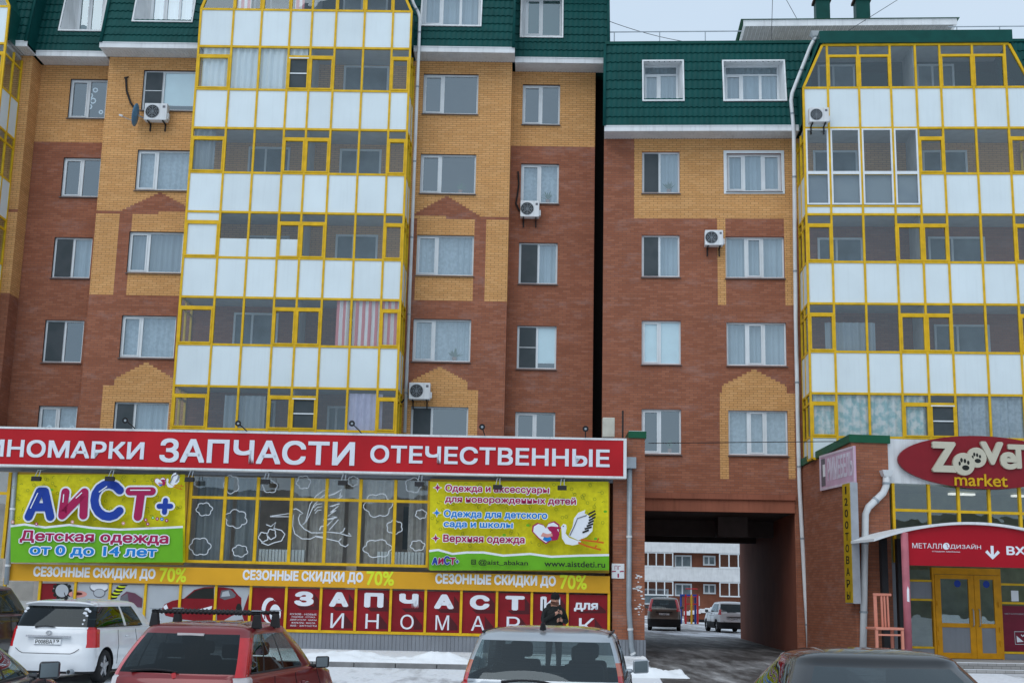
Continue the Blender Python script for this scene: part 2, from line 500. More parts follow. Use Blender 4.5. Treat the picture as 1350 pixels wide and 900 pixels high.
def window(parent, rooms, x0, x1, z0, z1, y, sashes, style="sheer", opening=(0,), fw=0.055, sill=True, thick=None, head=False):
    """a plastic window set back in its opening; frame, panes, sill, curtain or blind"""
    yf = y + 0.10
    f = MB()
    if thick:                                       # cover boards round the opening
        t = thick
        f.box(x0 - t, x0, y - 0.03, y + 0.02, z0 - t, z1 + t); f.box(x1, x1 + t, y - 0.03, y + 0.02, z0 - t, z1 + t)
        f.box(x0, x1, y - 0.03, y + 0.02, z1, z1 + t); f.box(x0, x1, y - 0.03, y + 0.02, z0 - t, z0)
    f.box(x0, x0 + fw, yf, yf + 0.07, z0, z1); f.box(x1 - fw, x1, yf, yf + 0.07, z0, z1)
    f.box(x0 + fw, x1 - fw, yf, yf + 0.07, z0, z0 + fw); f.box(x0 + fw, x1 - fw, yf, yf + 0.07, z1 - fw, z1)
    zt = z1 - fw
    if head:                                        # a fixed light over the sashes
        zt = z1 - 0.34
        f.box(x0 + fw, x1 - fw, yf, yf + 0.07, zt - fw * 0.5, zt + fw * 0.5)
        zt -= fw * 0.5
    wi = x1 - x0
    ed = [x0 + fw] + [x0 + wi * s for s in sashes] + [x1 - fw]
    for e in ed[1:-1]:
        f.box(e - 0.045, e + 0.045, yf + 0.002, yf + 0.07, z0 + fw, zt)
    p = MB()
    for i in range(len(ed) - 1):
        a = ed[i] + (0.045 if i else 0); b = ed[i + 1] - (0.045 if i < len(ed) - 2 else 0)
        if i in opening:
            k = 0.045
            f.box(a, a + k, yf - 0.015, yf + 0.05, z0 + fw, zt); f.box(b - k, b, yf - 0.015, yf + 0.05, z0 + fw, zt)
            f.box(a + k, b - k, yf - 0.015, yf + 0.05, z0 + fw, z0 + fw + k); f.box(a + k, b - k, yf - 0.015, yf + 0.05, zt - k, zt)
        p.poly([(a, yf + 0.045, z0 + fw), (b, yf + 0.045, z0 + fw), (b, yf + 0.045, zt), (a, yf + 0.045, zt)])
    if head:
        p.poly([(x0 + fw, yf + 0.045, zt + fw), (x1 - fw, yf + 0.045, zt + fw), (x1 - fw, yf + 0.045, z1 - fw), (x0 + fw, yf + 0.045, z1 - fw)])
    o = f.build("window", PVC, parent)
    p.build("pane", GLASS, o)
    if sill:
        s = MB()
        s.hexa([(x0 - 0.03, y - 0.07, z0 - 0.05), (x1 + 0.03, y - 0.07, z0 - 0.05), (x1 + 0.03, y + 0.10, z0 - 0.05), (x0 - 0.03, y + 0.10, z0 - 0.05)],
               [(x0 - 0.03, y - 0.07, z0 - 0.03), (x1 + 0.03, y - 0.07, z0 - 0.03), (x1 + 0.03, y + 0.10, z0 - 0.003), (x0 - 0.03, y + 0.10, z0 - 0.003)])
        s.build("sill", SILL, o)
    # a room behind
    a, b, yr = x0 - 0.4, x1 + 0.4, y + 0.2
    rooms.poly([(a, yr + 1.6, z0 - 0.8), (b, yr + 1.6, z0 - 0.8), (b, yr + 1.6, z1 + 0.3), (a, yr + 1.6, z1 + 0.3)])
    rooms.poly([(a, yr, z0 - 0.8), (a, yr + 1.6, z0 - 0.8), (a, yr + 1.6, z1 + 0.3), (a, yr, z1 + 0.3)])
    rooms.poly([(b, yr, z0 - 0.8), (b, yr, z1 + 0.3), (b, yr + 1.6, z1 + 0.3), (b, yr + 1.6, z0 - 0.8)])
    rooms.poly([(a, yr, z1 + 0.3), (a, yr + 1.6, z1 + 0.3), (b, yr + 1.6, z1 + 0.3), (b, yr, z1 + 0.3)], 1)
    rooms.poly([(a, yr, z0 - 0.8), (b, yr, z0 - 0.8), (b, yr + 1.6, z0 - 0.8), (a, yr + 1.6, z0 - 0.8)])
    yc = yf + 0.2
    C = lambda nm, mt, s0, s1, h0=0.0, h1=1.0, amp=0.035, per=0.19: curtain(nm, mt, x0 + wi * s0, x0 + wi * s1, z0 + (z1 - z0) * h0, z0 + (z1 - z0) * h1 + 0.05, yc, o, amp, per)
    for st in style.split("+"):
        if st == "sheer": C("curtain", SHEER, 0.02, 0.98)
        elif st == "grey": C("curtain", SHEER_D, 0.0, 1.0)
        elif st == "lace": C("curtain", LACE, 0.0, 1.0, amp=0.015)
        elif st == "sides":
            C("curtain", SHEER, 0.0, 0.27); C("curtain", SHEER, 0.72, 1.0)
        elif st == "right": C("curtain", SHEER, ed and (ed[1] - x0) / wi, 1.0)
        elif st == "blind":
            b = MB(); b.box(x0 + wi * sashes[0], x1 - 0.02, yf + 0.06, yf + 0.065, z0 + 0.22, z1 - 0.04); b.build("blind", BLIND, o)
        elif st == "blindfull":
            b = MB(); b.box(x0 + 0.04, x1 - 0.04, yf + 0.06, yf + 0.065, z0 + 0.06, z1 - 0.04); b.build("blind", BLIND, o)
        elif st == "net":
            b = MB(); a1, b1 = ed[0] + 0.02, ed[1] - 0.03
            b.box(a1, b1, yf - 0.03, yf - 0.028, z0 + fw, z1 - fw, 0)
            b.build("insect_screen", NET, o)
        elif st == "bar":
            b = MB(); zc = (z0 + z1) / 2
            b.box(ed[0] + .02, ed[1] - .03, yf - 0.04, yf - 0.02, zc - .012, zc + .012)
            b.build("screen_bar", PVC, o)
        elif st == "plant":
            b = MB(); cx = x0 + wi * .72
            b.tube([(cx, yf + .14, z0 + fw), (cx, yf + .14, z0 + fw + .14)], [.06, .08], 10, 1)
            for _ in range(26):
                a_, e_, l_ = random.uniform(0, 6.28), random.uniform(.3, 1.4), random.uniform(.16, .38)
                p_ = Vector((cx, yf + .14, z0 + fw + .14)); d_ = Vector((cos(a_) * cos(e_), .35 * sin(a_) * cos(e_), sin(e_)))
                s_ = Vector((-sin(a_), 0, .3)) * .03; q_ = p_ + d_ * l_
                b.poly([p_, p_ + d_ * l_ * .55 + s_, q_, p_ + d_ * l_ * .55 - s_])
            b.build("potted_plant", [LEAF, TERRA], o)
        elif st == "snowflakes":
            b = MB()
            for _ in range(5):
                cx, cz, rr = random.uniform(x0 + .15, x1 - .15), random.uniform(z0 + .2, z1 - .3), random.uniform(.05, .1)
                b.ribbon([(cx + rr * cos(t * .7), cz + rr * sin(t * .7)) for t in range(9)], 0.05, yf + 0.055, 0, 0, True)
            b.build("paper_snowflake", WHITE_PAINT, o)
    return o

def mansard(parent, x0, x1, yb, zb, yt, zt, holes, ends=(True, True)):
    """green tile-pressed sheet on a steep slope; rows overlap, columns roll"""
    mb = MB()
    Ls = math.hypot(yt - yb, zt - zb)
    uy, uz = (yt - yb) / Ls, (zt - zb) / Ls
    ny, nzv = -uz, uy
    dx, row = 0.045, 0.35
    nx = int((x1 - x0) / dx) + 1
    nr = max(1, round(Ls / row))
    for j in range(nr):
        base = len(mb.v)
        prof = [(0.0, 0.030), (0.05, 0.034), (0.5, 0.018), (0.999, 0.0)]
        for t, off in prof:
            s = (j + t) * Ls / nr
            for i in range(nx + 1):
                x = x0 + (x1 - x0) * i / nx
                wv = 0.022 * (0.5 + 0.5 * cos(2 * pi * (x - x0) / 0.183)) ** 1.0
                sx = s + (0.012 * cos(2 * pi * (x - x0) / 0.183) if t < 0.1 else 0)
                mb.v.append((x, yb + uy * sx + ny * (off + wv), zb + uz * sx + nzv * (off + wv)))
        rows = len(prof)
        for k in range(rows - 1):
            for i in range(nx):
                a = base + k * (nx + 1) + i
                q = (a, a + 1, a + nx + 2, a + nx + 1)
                cx = sum(mb.v[p][0] for p in q) / 4; cz = sum(mb.v[p][2] for p in q) / 4
                if any(h[0] < cx < h[1] and h[2] < cz < h[3] for h in holes): continue
                mb.f.append(q); mb.m.append(0)
        # lip under the row above
        for i in range(nx):
            a = base + (nx + 1) * 0 + i
            p0, p1 = mb.v[a], mb.v[a + 1]
            cx = (p0[0] + p1[0]) / 2; cz = p0[2]
            if any(h[0] < cx < h[1] and h[2] - 0.01 < cz < h[3] for h in holes): continue
            mb.poly([(p0[0], p0[1] - ny * 0.034, p0[2] - nzv * 0.034), (p1[0], p1[1] - ny * 0.034, p1[2] - nzv * 0.034), p1, p0])
    for k, xe in enumerate((x0, x1)):
        if ends[k]:
            e = 0.004 if k else -0.004
            mb.poly([(xe + e, yb - 0.03, zb), (xe + e, yt - 0.03, zt), (xe + e, yt + 1.2, zt), (xe + e, yt + 1.2, zb)], 0)
            mb.box(xe - 0.03, xe + 0.03, yb - 0.07, yb - 0.03, zb, zb + 0.01, 0)
            q = 0.05
            mb.hexa([(xe - q, yb - 0.09, zb), (xe + q, yb - 0.09, zb), (xe + q, yb - 0.02, zb), (xe - q, yb - 0.02, zb)],
                    [(xe - q, yt - 0.09, zt), (xe + q, yt - 0.09, zt), (xe + q, yt - 0.02, zt), (xe - q, yt - 0.02, zt)], 0)
    return mb.build("mansard_roof", GREEN_TILE, parent, smooth=True)

def dormer(parent, rooms, outer, inner, slope, yw, sashes, style, head=True):
    """window set in the mansard with a splayed white reveal; outer on the slope, inner at yw"""
    yb, zb, yt, zt = slope
    ys = lambda z: yb + (yt - yb) * (z - zb) / (zt - zb) - 0.06
    a, b, c, d = outer
    i0, i1, j0, j1 = inner
    m = MB()
    fo = [(a, ys(c), c), (b, ys(c), c), (b, ys(d), d), (a, ys(d), d)]
    fi = [(i0, yw, j0), (i1, yw, j0), (i1, yw, j1), (i0, yw, j1)]
    for k in range(4):
        k2 = (k + 1) % 4
        m.poly([fo[k], fo[k2], fi[k2], fi[k]])
    t = 0.05
    for (p, q, r2, s2) in ((a - t, b + t, c - t, c), (a - t, b + t, d, d + t), (a - t, a, c, d), (b, b + t, c, d)):
        m.hexa([(p, ys(r2) - 0.02, r2), (q, ys(r2) - 0.02, r2), (q, ys(r2) + 0.05, r2), (p, ys(r2) + 0.05, r2)],
               [(p, ys(s2) - 0.02, s2), (q, ys(s2) - 0.02, s2), (q, ys(s2) + 0.05, s2), (p, ys(s2) + 0.05, s2)])
    o = window(parent, rooms, i0, i1, j0, j1, yw - 0.1, sashes, style, opening=(0,), sill=False, head=head)
    m.build("reveal", WHITE_METAL, o)
    return o

def eaves(parent, x0, x1, yo, yi, z, h=0.17):
    """white fascia board with a ribbed soffit behind"""
    m = MB()
    m.box(x0, x1, yo - 0.03, yo + 0.01, z, z + h)
    m.box(x0, x1, yo - 0.05, yo + 0.02, z + h, z + h + 0.03)
    m.build("fascia", WHITE_METAL, parent)
    m = MB()
    n = int((x1 - x0) / 0.1)
    for i in range(n):
        a = x0 + (x1 - x0) * i / n; b = x0 + (x1 - x0) * (i + 1) / n
        m.box(a, b - 0.012, yo + 0.01, yi - 0.002, z + 0.01, z + 0.03)
    m.box(x0, x1, yo + 0.01, yi - 0.002, z + 0.032, z + 0.05)
    m.build("soffit", WHITE_METAL, parent)

def balcony_floor(parent, xs, zg0, zg1, zp0, yf, spec, side=None, transoms=(0, 3, 4, 7), top=None):
    """one floor of the glazed bay: glazing zg0..zg1 over parapet panels zp0..zg0"""
    fr = MB(); gl = MB(); t = 0.035
    n = len(xs) - 1
    own = spec.get("own", ())                       # columns reglazed full height in white plastic
    skipc = spec.get("slanted", None)
    for i, x in enumerate(xs):
        zt = zg1
        if skipc and i in (0, n):
            zt = zg0 + 0.02
        fr.box(x - t, x + t, yf - 0.03, yf + 0.05, zp0, zt)
    ztop = zg1 - 0.0
    segs = [(xs[0], xs[-1])]
    for z in (zg0, zp0):
        fr.box(xs[0] + t, xs[-1] - t, yf - 0.025, yf + 0.05, z - t, z + t)
    xa, xb = (xs[0] + t, xs[-1] - t) if not skipc else (skipc[0], skipc[1])
    if top: fr.box(xa, xb, yf - 0.025, yf + 0.05, zg1 - t, zg1 + t)
    zt = zg1 - 0.22 * (zg1 - zg0) if not skipc else zg1 - 0.26 * (zg1 - zg0)
    white = MB(); net = MB()
    for i in range(n):
        a, b = xs[i] + t, xs[i + 1] - t
        if skipc and i in (0, n - 1):
            # trapezoid corner light
            if i == 0: pts = [(xs[0], zg0), (b, zg0), (b, zg1), (max(skipc[0], xs[0]), zg1)]
            else: pts = [(a, zg0), (xs[-1], zg0), (min(skipc[1], xs[-1]), zg1), (a, zg1)]
            gl.poly([(p[0], yf + 0.02, p[1]) for p in pts])
            continue
        if i in own:
            zm = zg0 + 0.02
            zb = zp0 + 0.32
            k = 0.05
            for (z0, z1) in ((zb, zm), (zm, zg1 - 0.03)):
                white.box(a, a + k, yf - 0.05, yf + 0.03, z0, z1); white.box(b - k, b, yf - 0.05, yf + 0.03, z0, z1)
                white.box(a + k, b - k, yf - 0.05, yf + 0.03, z0, z0 + k); white.box(a + k, b - k, yf - 0.05, yf + 0.03, z1 - k, z1)
                gl.poly([(a, yf, z0), (b, yf, z0), (b, yf, z1), (a, yf, z1)])
            fr.box(a, b, yf - 0.02, yf + 0.05, zb - 0.07, zb - 0.01)
            continue
        if i in transoms and not skipc:
            k = 0.045
            fr.box(a, b, yf - 0.03, yf + 0.05, zt - 0.04, zt + 0.04)
            fr.box(a, a + k, yf - 0.045, yf + 0.04, zg0 + t, zt - 0.04); fr.box(b - k, b, yf - 0.045, yf + 0.04, zg0 + t, zt - 0.04)
            fr.box(a + k, b - k, yf - 0.045, yf + 0.04, zg0 + t, zg0 + t + k); fr.box(a + k, b - k, yf - 0.045, yf + 0.04, zt - 0.04 - k, zt - 0.04)
        elif skipc and i in (1, 2, 5, 6):
            fr.box(a, b, yf - 0.03, yf + 0.05, zt - 0.04, zt + 0.04)
            k = 0.04
            fr.box(a, a + k, yf - 0.045, yf + 0.04, zg0 + t, zt - 0.04); fr.box(b - k, b, yf - 0.045, yf + 0.04, zg0 + t, zt - 0.04)
        if i in spec.get("open", ()):                # casement standing open behind an insect net
            zc = (zg0 + zt) / 2
            white.box(a, b, yf - 0.02, yf, zc - 0.02, zc + 0.02)
            white.box(a, b, yf - 0.05, yf - 0.021, zt - 0.08, zt - 0.04)
            white.box(a, a + .03, yf - 0.02, yf, zg0 + t, zt - .04); white.box(b - .03, b, yf - 0.02, yf, zg0 + t, zt - .04)
            gl.poly([(a, yf + 0.02, zt), (b, yf + 0.02, zt), (b, yf + 0.02, zg1), (a, yf + 0.02, zg1)])
            net.poly([(a, yf + 0.01, zg0), (b, yf + 0.01, zg0), (b, yf + 0.01, zt), (a, yf + 0.01, zt)])
        else:
            gl.poly([(a, yf + 0.02, zg0), (b, yf + 0.02, zg0), (b, yf + 0.02, zg1), (a, yf + 0.02, zg1)])
    o = fr.build("balcony", YELLOW, parent)
    for i in range(n):
        if i in own:
            m = MB(); m.box(xs[i] + t, xs[i + 1] - t, yf + 0.0, yf + 0.03, zp0 + t, zp0 + 0.25); m.build("parapet_panel", PANEL, o)
            m = MB(); m.box(xs[i] + t, xs[i + 1] - t, yf + 0.06, yf + 0.08, zp0 + 0.3, zg0); m.build("parapet_lining", SHEER_D, o)
            continue
        m = MB()
        dy = random.uniform(-0.004, 0.006)
        m.box(xs[i] + t, xs[i + 1] - t, yf + 0.0 + dy, yf + 0.03, zp0 + t, zg0 - t)
        m.build("parapet_panel", PANEL, o)
    if skipc:
        for sx, (xa2, xb2) in enumerate(((xs[0], skipc[0]), (xs[-1], skipc[1]))):
            m = MB(); q = 0.045
            m.hexa([(xa2 - q, yf - 0.03, zg0), (xa2 + q, yf - 0.03, zg0), (xa2 + q, yf + 0.05, zg0), (xa2 - q, yf + 0.05, zg0)],
                   [(xb2 - q, yf - 0.03, zg1), (xb2 + q, yf - 0.03, zg1), (xb2 + q, yf + 0.05, zg1), (xb2 - q, yf + 0.05, zg1)])
            m.build("slanted_post", YELLOW, o)
    gl.build("pane", BAL_GLASS, o)
    if white.v: white.build("white_sash_frame", PVC, o)
    if net.v: net.build("insect_screen", NET, o)
    for sd_ in side or ():                           # the returns at the bay's ends
        xe = xs[0] if sd_ < 0 else xs[-1]
        if skipc: continue
        m = MB(); g = MB(); pn = MB()
        ym = yf * 0.5
        for yy in (ym, -0.05):
            m.box(xe - t, xe + t, yy - t, yy + t, zp0, zg1)
        for z in (zp0, zg0):
            m.box(xe - 0.028, xe + 0.028, yf + 0.05, -0.02, z - t, z + t)
        zt2 = zg1 - 0.22 * (zg1 - zg0)
        m.box(xe - 0.028, xe + 0.028, yf + 0.05, -0.02, zt2 - t, zt2 + t)
        m.build("side_frame", YELLOW, o)
        pn.box(xe - 0.015, xe + 0.015, yf + 0.05, -0.02, zp0 + t, zg0 - t); pn.build("side_panel", PANEL, o)
        g.poly([(xe, yf + 0.05, zg0), (xe, -0.02, zg0), (xe, -0.02, zg1), (xe, yf + 0.05, zg1)]); g.build("side_pane", BAL_GLASS, o)
    # slab with pale underside over this floor, partition between two flats, inner windows
    xm = (xs[n // 2]) if n >= 4 else xs[0]
    m = MB()
    e0, e1 = (xs[0] + 0.05, xs[-1] - 0.05) if not skipc else (skipc[0] + .05, skipc[1] - .05)
    m.box(e0, e1, yf + 0.09, -0.004, zg1 + 0.03, zg1 + 0.15); m.build("slab", CEIL, o)
    if n >= 4:
        m = MB(); m.box(xm - 0.05, xm + 0.05, yf + 0.1, -0.004, zp0 + 0.1, zg1 + 0.03); m.build("partition", CEIL, o)
    for (xa2, xb2, hi) in spec.get("inner", ()):
        A_, B_ = xs[0] + (xs[-1] - xs[0]) * xa2, xs[0] + (xs[-1] - xs[0]) * xb2
        z0 = zp0 + 0.55; z1 = zg0 + (zg1 - zg0) * hi + 1.5 * (zg0 - 1.8) / 41
        m = MB(); k = 0.07
        mid = A_ + (B_ - A_) * 0.42
        m.box(A_, B_, -0.06, -0.004, z0, z0 + k); m.box(A_, B_, -0.06, -0.004, z1 - k, z1)
        for x in (A_, mid - k / 2, B_ - k): m.box(x, x + k, -0.058, -0.004, z0 + k, z1 - k)
        m.build("inner_window", PVC, o)
        g = MB(); g.box(A_ + k, B_ - k, -0.02, -0.006, z0 + k, z1 - k)
        g.build("inner_pane", DARKPANE, o)
    for (mt, c0, c1, h0, h1) in spec.get("curt", ()):
        A_ = xs[int(c0)] + (xs[min(n, int(c0) + 1)] - xs[int(c0)]) * (c0 % 1) + 0.04
        B_ = xs[int(c1)] + (xs[min(n, int(c1) + 1)] - xs[int(c1)]) * (c1 % 1) - 0.02
        curtain("curtain", mt, A_, B_, zg0 + (zg1 - zg0) * h0, zg0 + (zg1 - zg0) * h1, yf + 0.10, o, 0.03, 0.22)
    for (c0, c1, h0, h1) in spec.get("boards", ()):
        m = MB(); A_ = xs[c0] + t; B_ = xs[c1] - t
        m.box(A_, B_, yf + 0.004, yf + 0.014, zg0 + (zg1 - zg0) * h0, zg0 + (zg1 - zg0) * h1); m.build("white_board", PANEL, o)
    return o

LEAF = mat("house plant leaf", (.03, .085, .03), .6)
TERRA = mat("clay pot", (.28, .12, .07), .8)
DARKPANE = mat("inner room glass", (0.16, 0.20, 0.22), 0.08, 0, 0.4, 1.2)

# ------------------------------------------------------------------ left apartment building
LB = L.root("apartment_building", "long brick apartment building with glazed white and yellow balconies above the wide red sign", "building")
zsoL = L.z(610, 81.5)                       # wall top under the soffit
YB_ = 0.8
xa0, xa1 = L.x(38, 130), L.x(140, 130)
xbay0, xbay1 = L.x(262 - 8, 100, -1.5), L.x(541, 100, -1.5)
xa2, xend = L.x(675, 93), L.x(785, 120, YB_)
OR, RD = 0, 1
w_ = L.x(624, 330) - L.x(549, 330)
holesA, holesB, LW = [], [], []
def addw(lst, fr, rect, y, sashes, style, **kw):
    x0, x1, z0, z1 = fr.r(*rect, y)
    lst.append((x0, x1, z0, z1)); LW.append((x0, x1, z0, z1, y, sashes, style, kw))
for rect, st in (((557.8, 97.8, 630.4, 150), "none"), ((554, 203.3, 627.3, 255), "plant"), ((548.9, 310, 624.4, 362.9), "lace+sides"),
                 ((544.2, 420.6, 620.5, 476.4), "sides+lace+plant"), ((541, 535.8, 616.8, 593), "net+plant")):
    addw(holesA, L, rect, 0.0, [0.36], st)
for (x0, y0, y1), st in (((187.8, 93, 145.5), "net+bar+blind"), ((179.6, 198, 250.6), "lace"), ((168.6, 305.6, 359.3), "grey"), ((158.8, 416, 471.4), "lace"), ((149, 530, 588), "net+right")):
    xx = L.x(x0, (y0 + y1) / 2)
    rect = (x0, y0, x0 + 72, y1)
    addw(holesA, L, rect, 0.0, [0.36], st)
for rect, st in (((688.9, 111.8, 738.2, 164), "none"), ((686.7, 216, 736.7, 267.8), "lace+plant"), ((684, 320, 734.9, 374), "net+right"), ((681.6, 429.4, 733.4, 486), "net+bar+blind"), ((679, 543, 731.7, 600), "none")):
    addw(holesB, L, rect, YB_, [0.5], st)
for rect, st in (((91, 104.4, 140, 155.6), "snowflakes"), ((81.8, 207.9, 131.5, 259.2), "none"), ((69.6, 312.9, 120, 366.2), "net+right"), ((57.4, 421.8, 109, 477.5), "net"), ((48.9, 535, 100, 590), "snowflakes+lace")):
    addw(holesB, L, rect, YB_, [0.5], st)
pA = [(-40, 60, -1, L.z(600, 396.5), RD)]
zr0, zr1 = L.z(600, 285), L.z(600, 288.8)
zlow = L.z(600, 397)
# house-shaped brick patterns, right of the bay then left of it
def house(xc, xo0, xo1, xedge, sgn, zap, zb, hw):
    out = gable(xc, zap, hw, zb, RD, 10)
    out.append((min(xc, xedge), max(xc, xedge), zr1, zr0, RD))
    out.append((xo0, xo1, zlow, zr1, RD))
    return out
xcR = L.x(589, 259)
pA += house(xcR, L.x(624.5, 340), L.x(640, 340), xa2, 1, L.z(589, 258.5), zr0, L.x(634, 287) - xcR)
pA.append((xcR - (L.x(640, 340) - xcR), xcR - (L.x(624.5, 340) - xcR), zlow, zr1, RD))
xcL = L.x(211, 254)
pA += house(xcL, L.x(154, 330), L.x(171, 330), xa1, -1, L.z(211, 253.5), zr0, xcL - L.x(159, 281))
for xc, zap, hwp, zbp, zb2, in ((L.x(580, 484), L.z(580, 483.7), L.x(617, 503) - L.x(580, 503), L.z(617, 503), L.z(617, 514)),
                                (L.x(193, 477.5), L.z(193, 477.5), L.x(193, 499.5) - L.x(152.7, 499.5), L.z(153, 499.5), L.z(153, 508))):
    pA += gable(xc, zap, hwp, zbp, OR, 7)
    pA.append((xc - hwp, xc + hwp, zb2, zbp, OR))
    ho = hwp + 0.36
    pA.append((xc - ho, xc + ho, 4.0, zb2, OR))
# far left section repeats the pattern
xfl = xa0 - (xa2 - xcR)
pA += [(-40, xa0, zr1, zr0, RD)]
wm = MB()
wall_grid(wm, 0.0, -24.0, xa0, 0, zsoL, [h for h in holesA if h[1] < xa0], pA, OR)
wall_grid(wm, 0.0, xa1, xa2, 0, zsoL, [h for h in holesA if h[0] > xa1], pA, OR)
zB = L.z(730, 193, YB_)
wall_grid(wm, YB_, xa0, xa1, 0, zsoL, [h for h in holesB if h[0] < xa1], [(-50, 50, -1, L.z(90, 187.5, YB_), RD)], OR)
wall_grid(wm, YB_, xa2, xend, 0, zsoL, [h for h in holesB if h[0] > xa1], [(-50, 50, -1, zB, RD)], OR)
for x in (xa0, xa1, xa2):                            # returns at the steps
    for z0, z1, m in ((0, zlow, RD), (zlow, zsoL, OR)):
        wm.poly([(x, 0, z0), (x, YB_, z0), (x, YB_, z1), (x, 0, z1)], m)
ZTL = zsoL + 3.5
for z0, z1, m in ((0, zB, RD), (zB, zsoL + 0.2, OR)):
    wm.poly([(xend, YB_, z0), (xend, 15, z0), (xend, 15, z1), (xend, YB_, z1)], m)
wm.poly([(-24, 15, 0), (xend, 15, 0), (xend, 15, ZTL), (-24, 15, ZTL)], RD)
wm.poly([(-24, 0, 0), (-24, 15, 0), (-24, 15, ZTL), (-24, 0, ZTL)], RD)
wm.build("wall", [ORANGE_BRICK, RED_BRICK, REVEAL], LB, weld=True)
roomsL = MB()
for (x0, x1, z0, z1, y, sa, st, kw) in LW:
    window(LB, roomsL, x0, x1, z0, z1, y, sa, st, **kw)
# eaves and mansard, section by section
OV = 0.8
zfa = zsoL - 0.01
zmb = zsoL + 0.17
slA = (-OV, zmb, 0.05, ZTL); slB = (YB_ - OV, zmb, YB_ + 0.05, ZTL)
def msec(x0, x1, sl, yw, wins, ends):
    holes = []; ds = []
    for (ro, ri, sa, st) in wins:
        ym = (sl[0] + sl[2]) / 2 - 0.1
        outer = L.r(*ro, ym); inner = L.r(*ri, yw)
        holes.append(outer); ds.append((outer, inner, sa, st))
    mansard(LB, x0, x1, *sl, holes, ends)
    for o_, i_, sa, st in ds: dormer(LB, roomsL, o_, i_, sl, yw, sa, st)
yin = 0.25
msec(xa1 - 0.05, xbay0 + 0.25, slA, yin, [((180, -35, 256, 30), (200, -30, 256, 30), [0.36, 0.68], "sheer")], (True, False))
msec(xbay1 - 0.25, xa2 + 0.05, slA, yin, [((557, -30, 634, 35.5), (559, -25, 633, 34.5), [0.33, 0.66], "sheer")], (False, True))
msec(xa0 - 0.1, xa1 - 0.04, slB, YB_ + yin, [((84, -30, 137, 42), (104, -25, 137, 42.5), [0.5], "sheer")], (False, False))
msec(xa2 + 0.06, xend + 0.42, slB, YB_ + yin, [((688, -15, 741, 50.6), (693, -12, 740, 48.5), [0.45], "sheer")], (False, True))
msec(-24, xa0 + 0.05, slA, yin, [], (False, True))
eaves(LB, xa1 - 0.1, xbay0, -OV, 0, zfa); eaves(LB, xbay1, xa2 + 0.1, -OV, 0, zfa)
eaves(LB, xa0 + 0.1, xa1 - 0.1, YB_ - OV, YB_, zfa); eaves(LB, xa2 + 0.1, xend + 0.4, YB_ - OV, YB_, zfa)
eaves(LB, -24, xa0 + 0.1, -OV, 0, zfa)
m = MB(); m.box(-24, xend + 0.4, 0.06, 15.1, ZTL, ZTL + 0.2); m.box(-24, xend + 0.35, 1.1, 15.05, zsoL, ZTL); m.build("roof", DARK_GREEN, LB)
# glazed bays
def pys(fr, y, px, lst): return [fr.z(px, p, y) for p in lst]
def bay_x(fr, y, py, pxs): return [fr.x(p, py, y) for p in pxs]
xsL = bay_x(L, -1.5, 256, [247.8, 292.3, 330.7, 369.8, 399.1, 431.6, 470.2, 508.6, 533.4])
gz = pys(L, -1.5, 395, [-46, 13.9, 62.8, 119.3, 170.4, 229, 281, 341, 393.5, 456, 511, 567, 622])
inn = [(0.2, 0.40, 0.62), (0.64, 0.86, 0.60)]
specs = [dict(inner=inn, curt=[(PINKSTRIPE, 1.0, 1.6, 0, 1), (PINKSTRIPE, 3.1, 3.6, 0, 1)], slanted=(xsL[0] + 0.55, xsL[-1] - 0.75)),
         dict(inner=[(0.66, 0.88, 0.6)], curt=[(SHEER_B, 0.1, 3.0, 0.0, 1.0), (SHEER_B, 3.0, 3.9, 0.75, 1.0)], open=(3,)),
         dict(inner=[(0.22, 0.42, 0.6), (0.66, 0.86, 0.58)], curt=[(SHEER_D, 0.0, 0.7, 0, 1)]),
         dict(inner=[(0.24, 0.44, 0.5), (0.66, 0.86, 0.56)], boards=[(1, 4, 0.0, 0.42), (0, 1, 0.0, 1.0)]),
         dict(inner=[(0.2, 0.41, 0.7), (0.7, 0.78, 0.6)], curt=[(PINKSTRIPE, 5.45, 5.95, 0, 1), (PINKSTRIPE, 6.0, 8.0, 0, 1)]),
         dict(inner=[(0.28, 0.42, 0.7), (0.66, 0.76, 0.6)], curt=[(LILAC, 6.0, 7.3, 0, 0.9), (SHEER_D, 1.5, 2.9, 0, 0.8)], open=(4,))]
for k in range(6):
    balcony_floor(LB, xsL, gz[2 * k + 1], gz[2 * k], gz[2 * k + 2], -1.5, specs[k], side=(1, -1), top=(k == 0))
# far left bay, its twin
dxl = L.x(9, 40, -1.5) - xsL[-1]
xsF = [x + dxl for x in xsL]
zF = [z for z in gz]
for k in range(6):
    sp = dict(inner=inn)
    if k == 0: sp["slanted"] = (xsF[0] + 0.55, xsF[-1] - 0.75)
    balcony_floor(LB, xsF, gz[2 * k + 1], gz[2 * k], gz[2 * k + 2], -1.5, sp, side=(1,), top=(k == 0))
def bay_cap(parent, xs, zc, ztop, off0, off1, yf=-1.5):
    """green sheet cheeks and roof where the bay breaks through the mansard"""
    m = MB()
    for (xb, xt, s) in ((xs[0], xs[0] + off0, -1), (xs[-1], xs[-1] - off1, 1)):
        e = 0.05 * s
        m.poly([(xb + e, yf + 0.05, zsoL_cap), (xb + e, 0.9, zsoL_cap), (xb + e, 0.9, zc), (xb + e, yf + 0.05, zc)])
        m.poly([(xb + e, yf + 0.05, zc), (xb + e, 0.9, zc), (xt + e, 0.9, ztop), (xt + e, yf + 0.05, ztop)])
    m.box(xs[0] + off0 - 0.15, xs[-1] - off1 + 0.15, yf - 0.2, 1.2, ztop + 0.1, ztop + 0.62)
    return m.build("bay_roof", DARK_GREEN, parent)
zsoL_cap = zsoL - 0.02
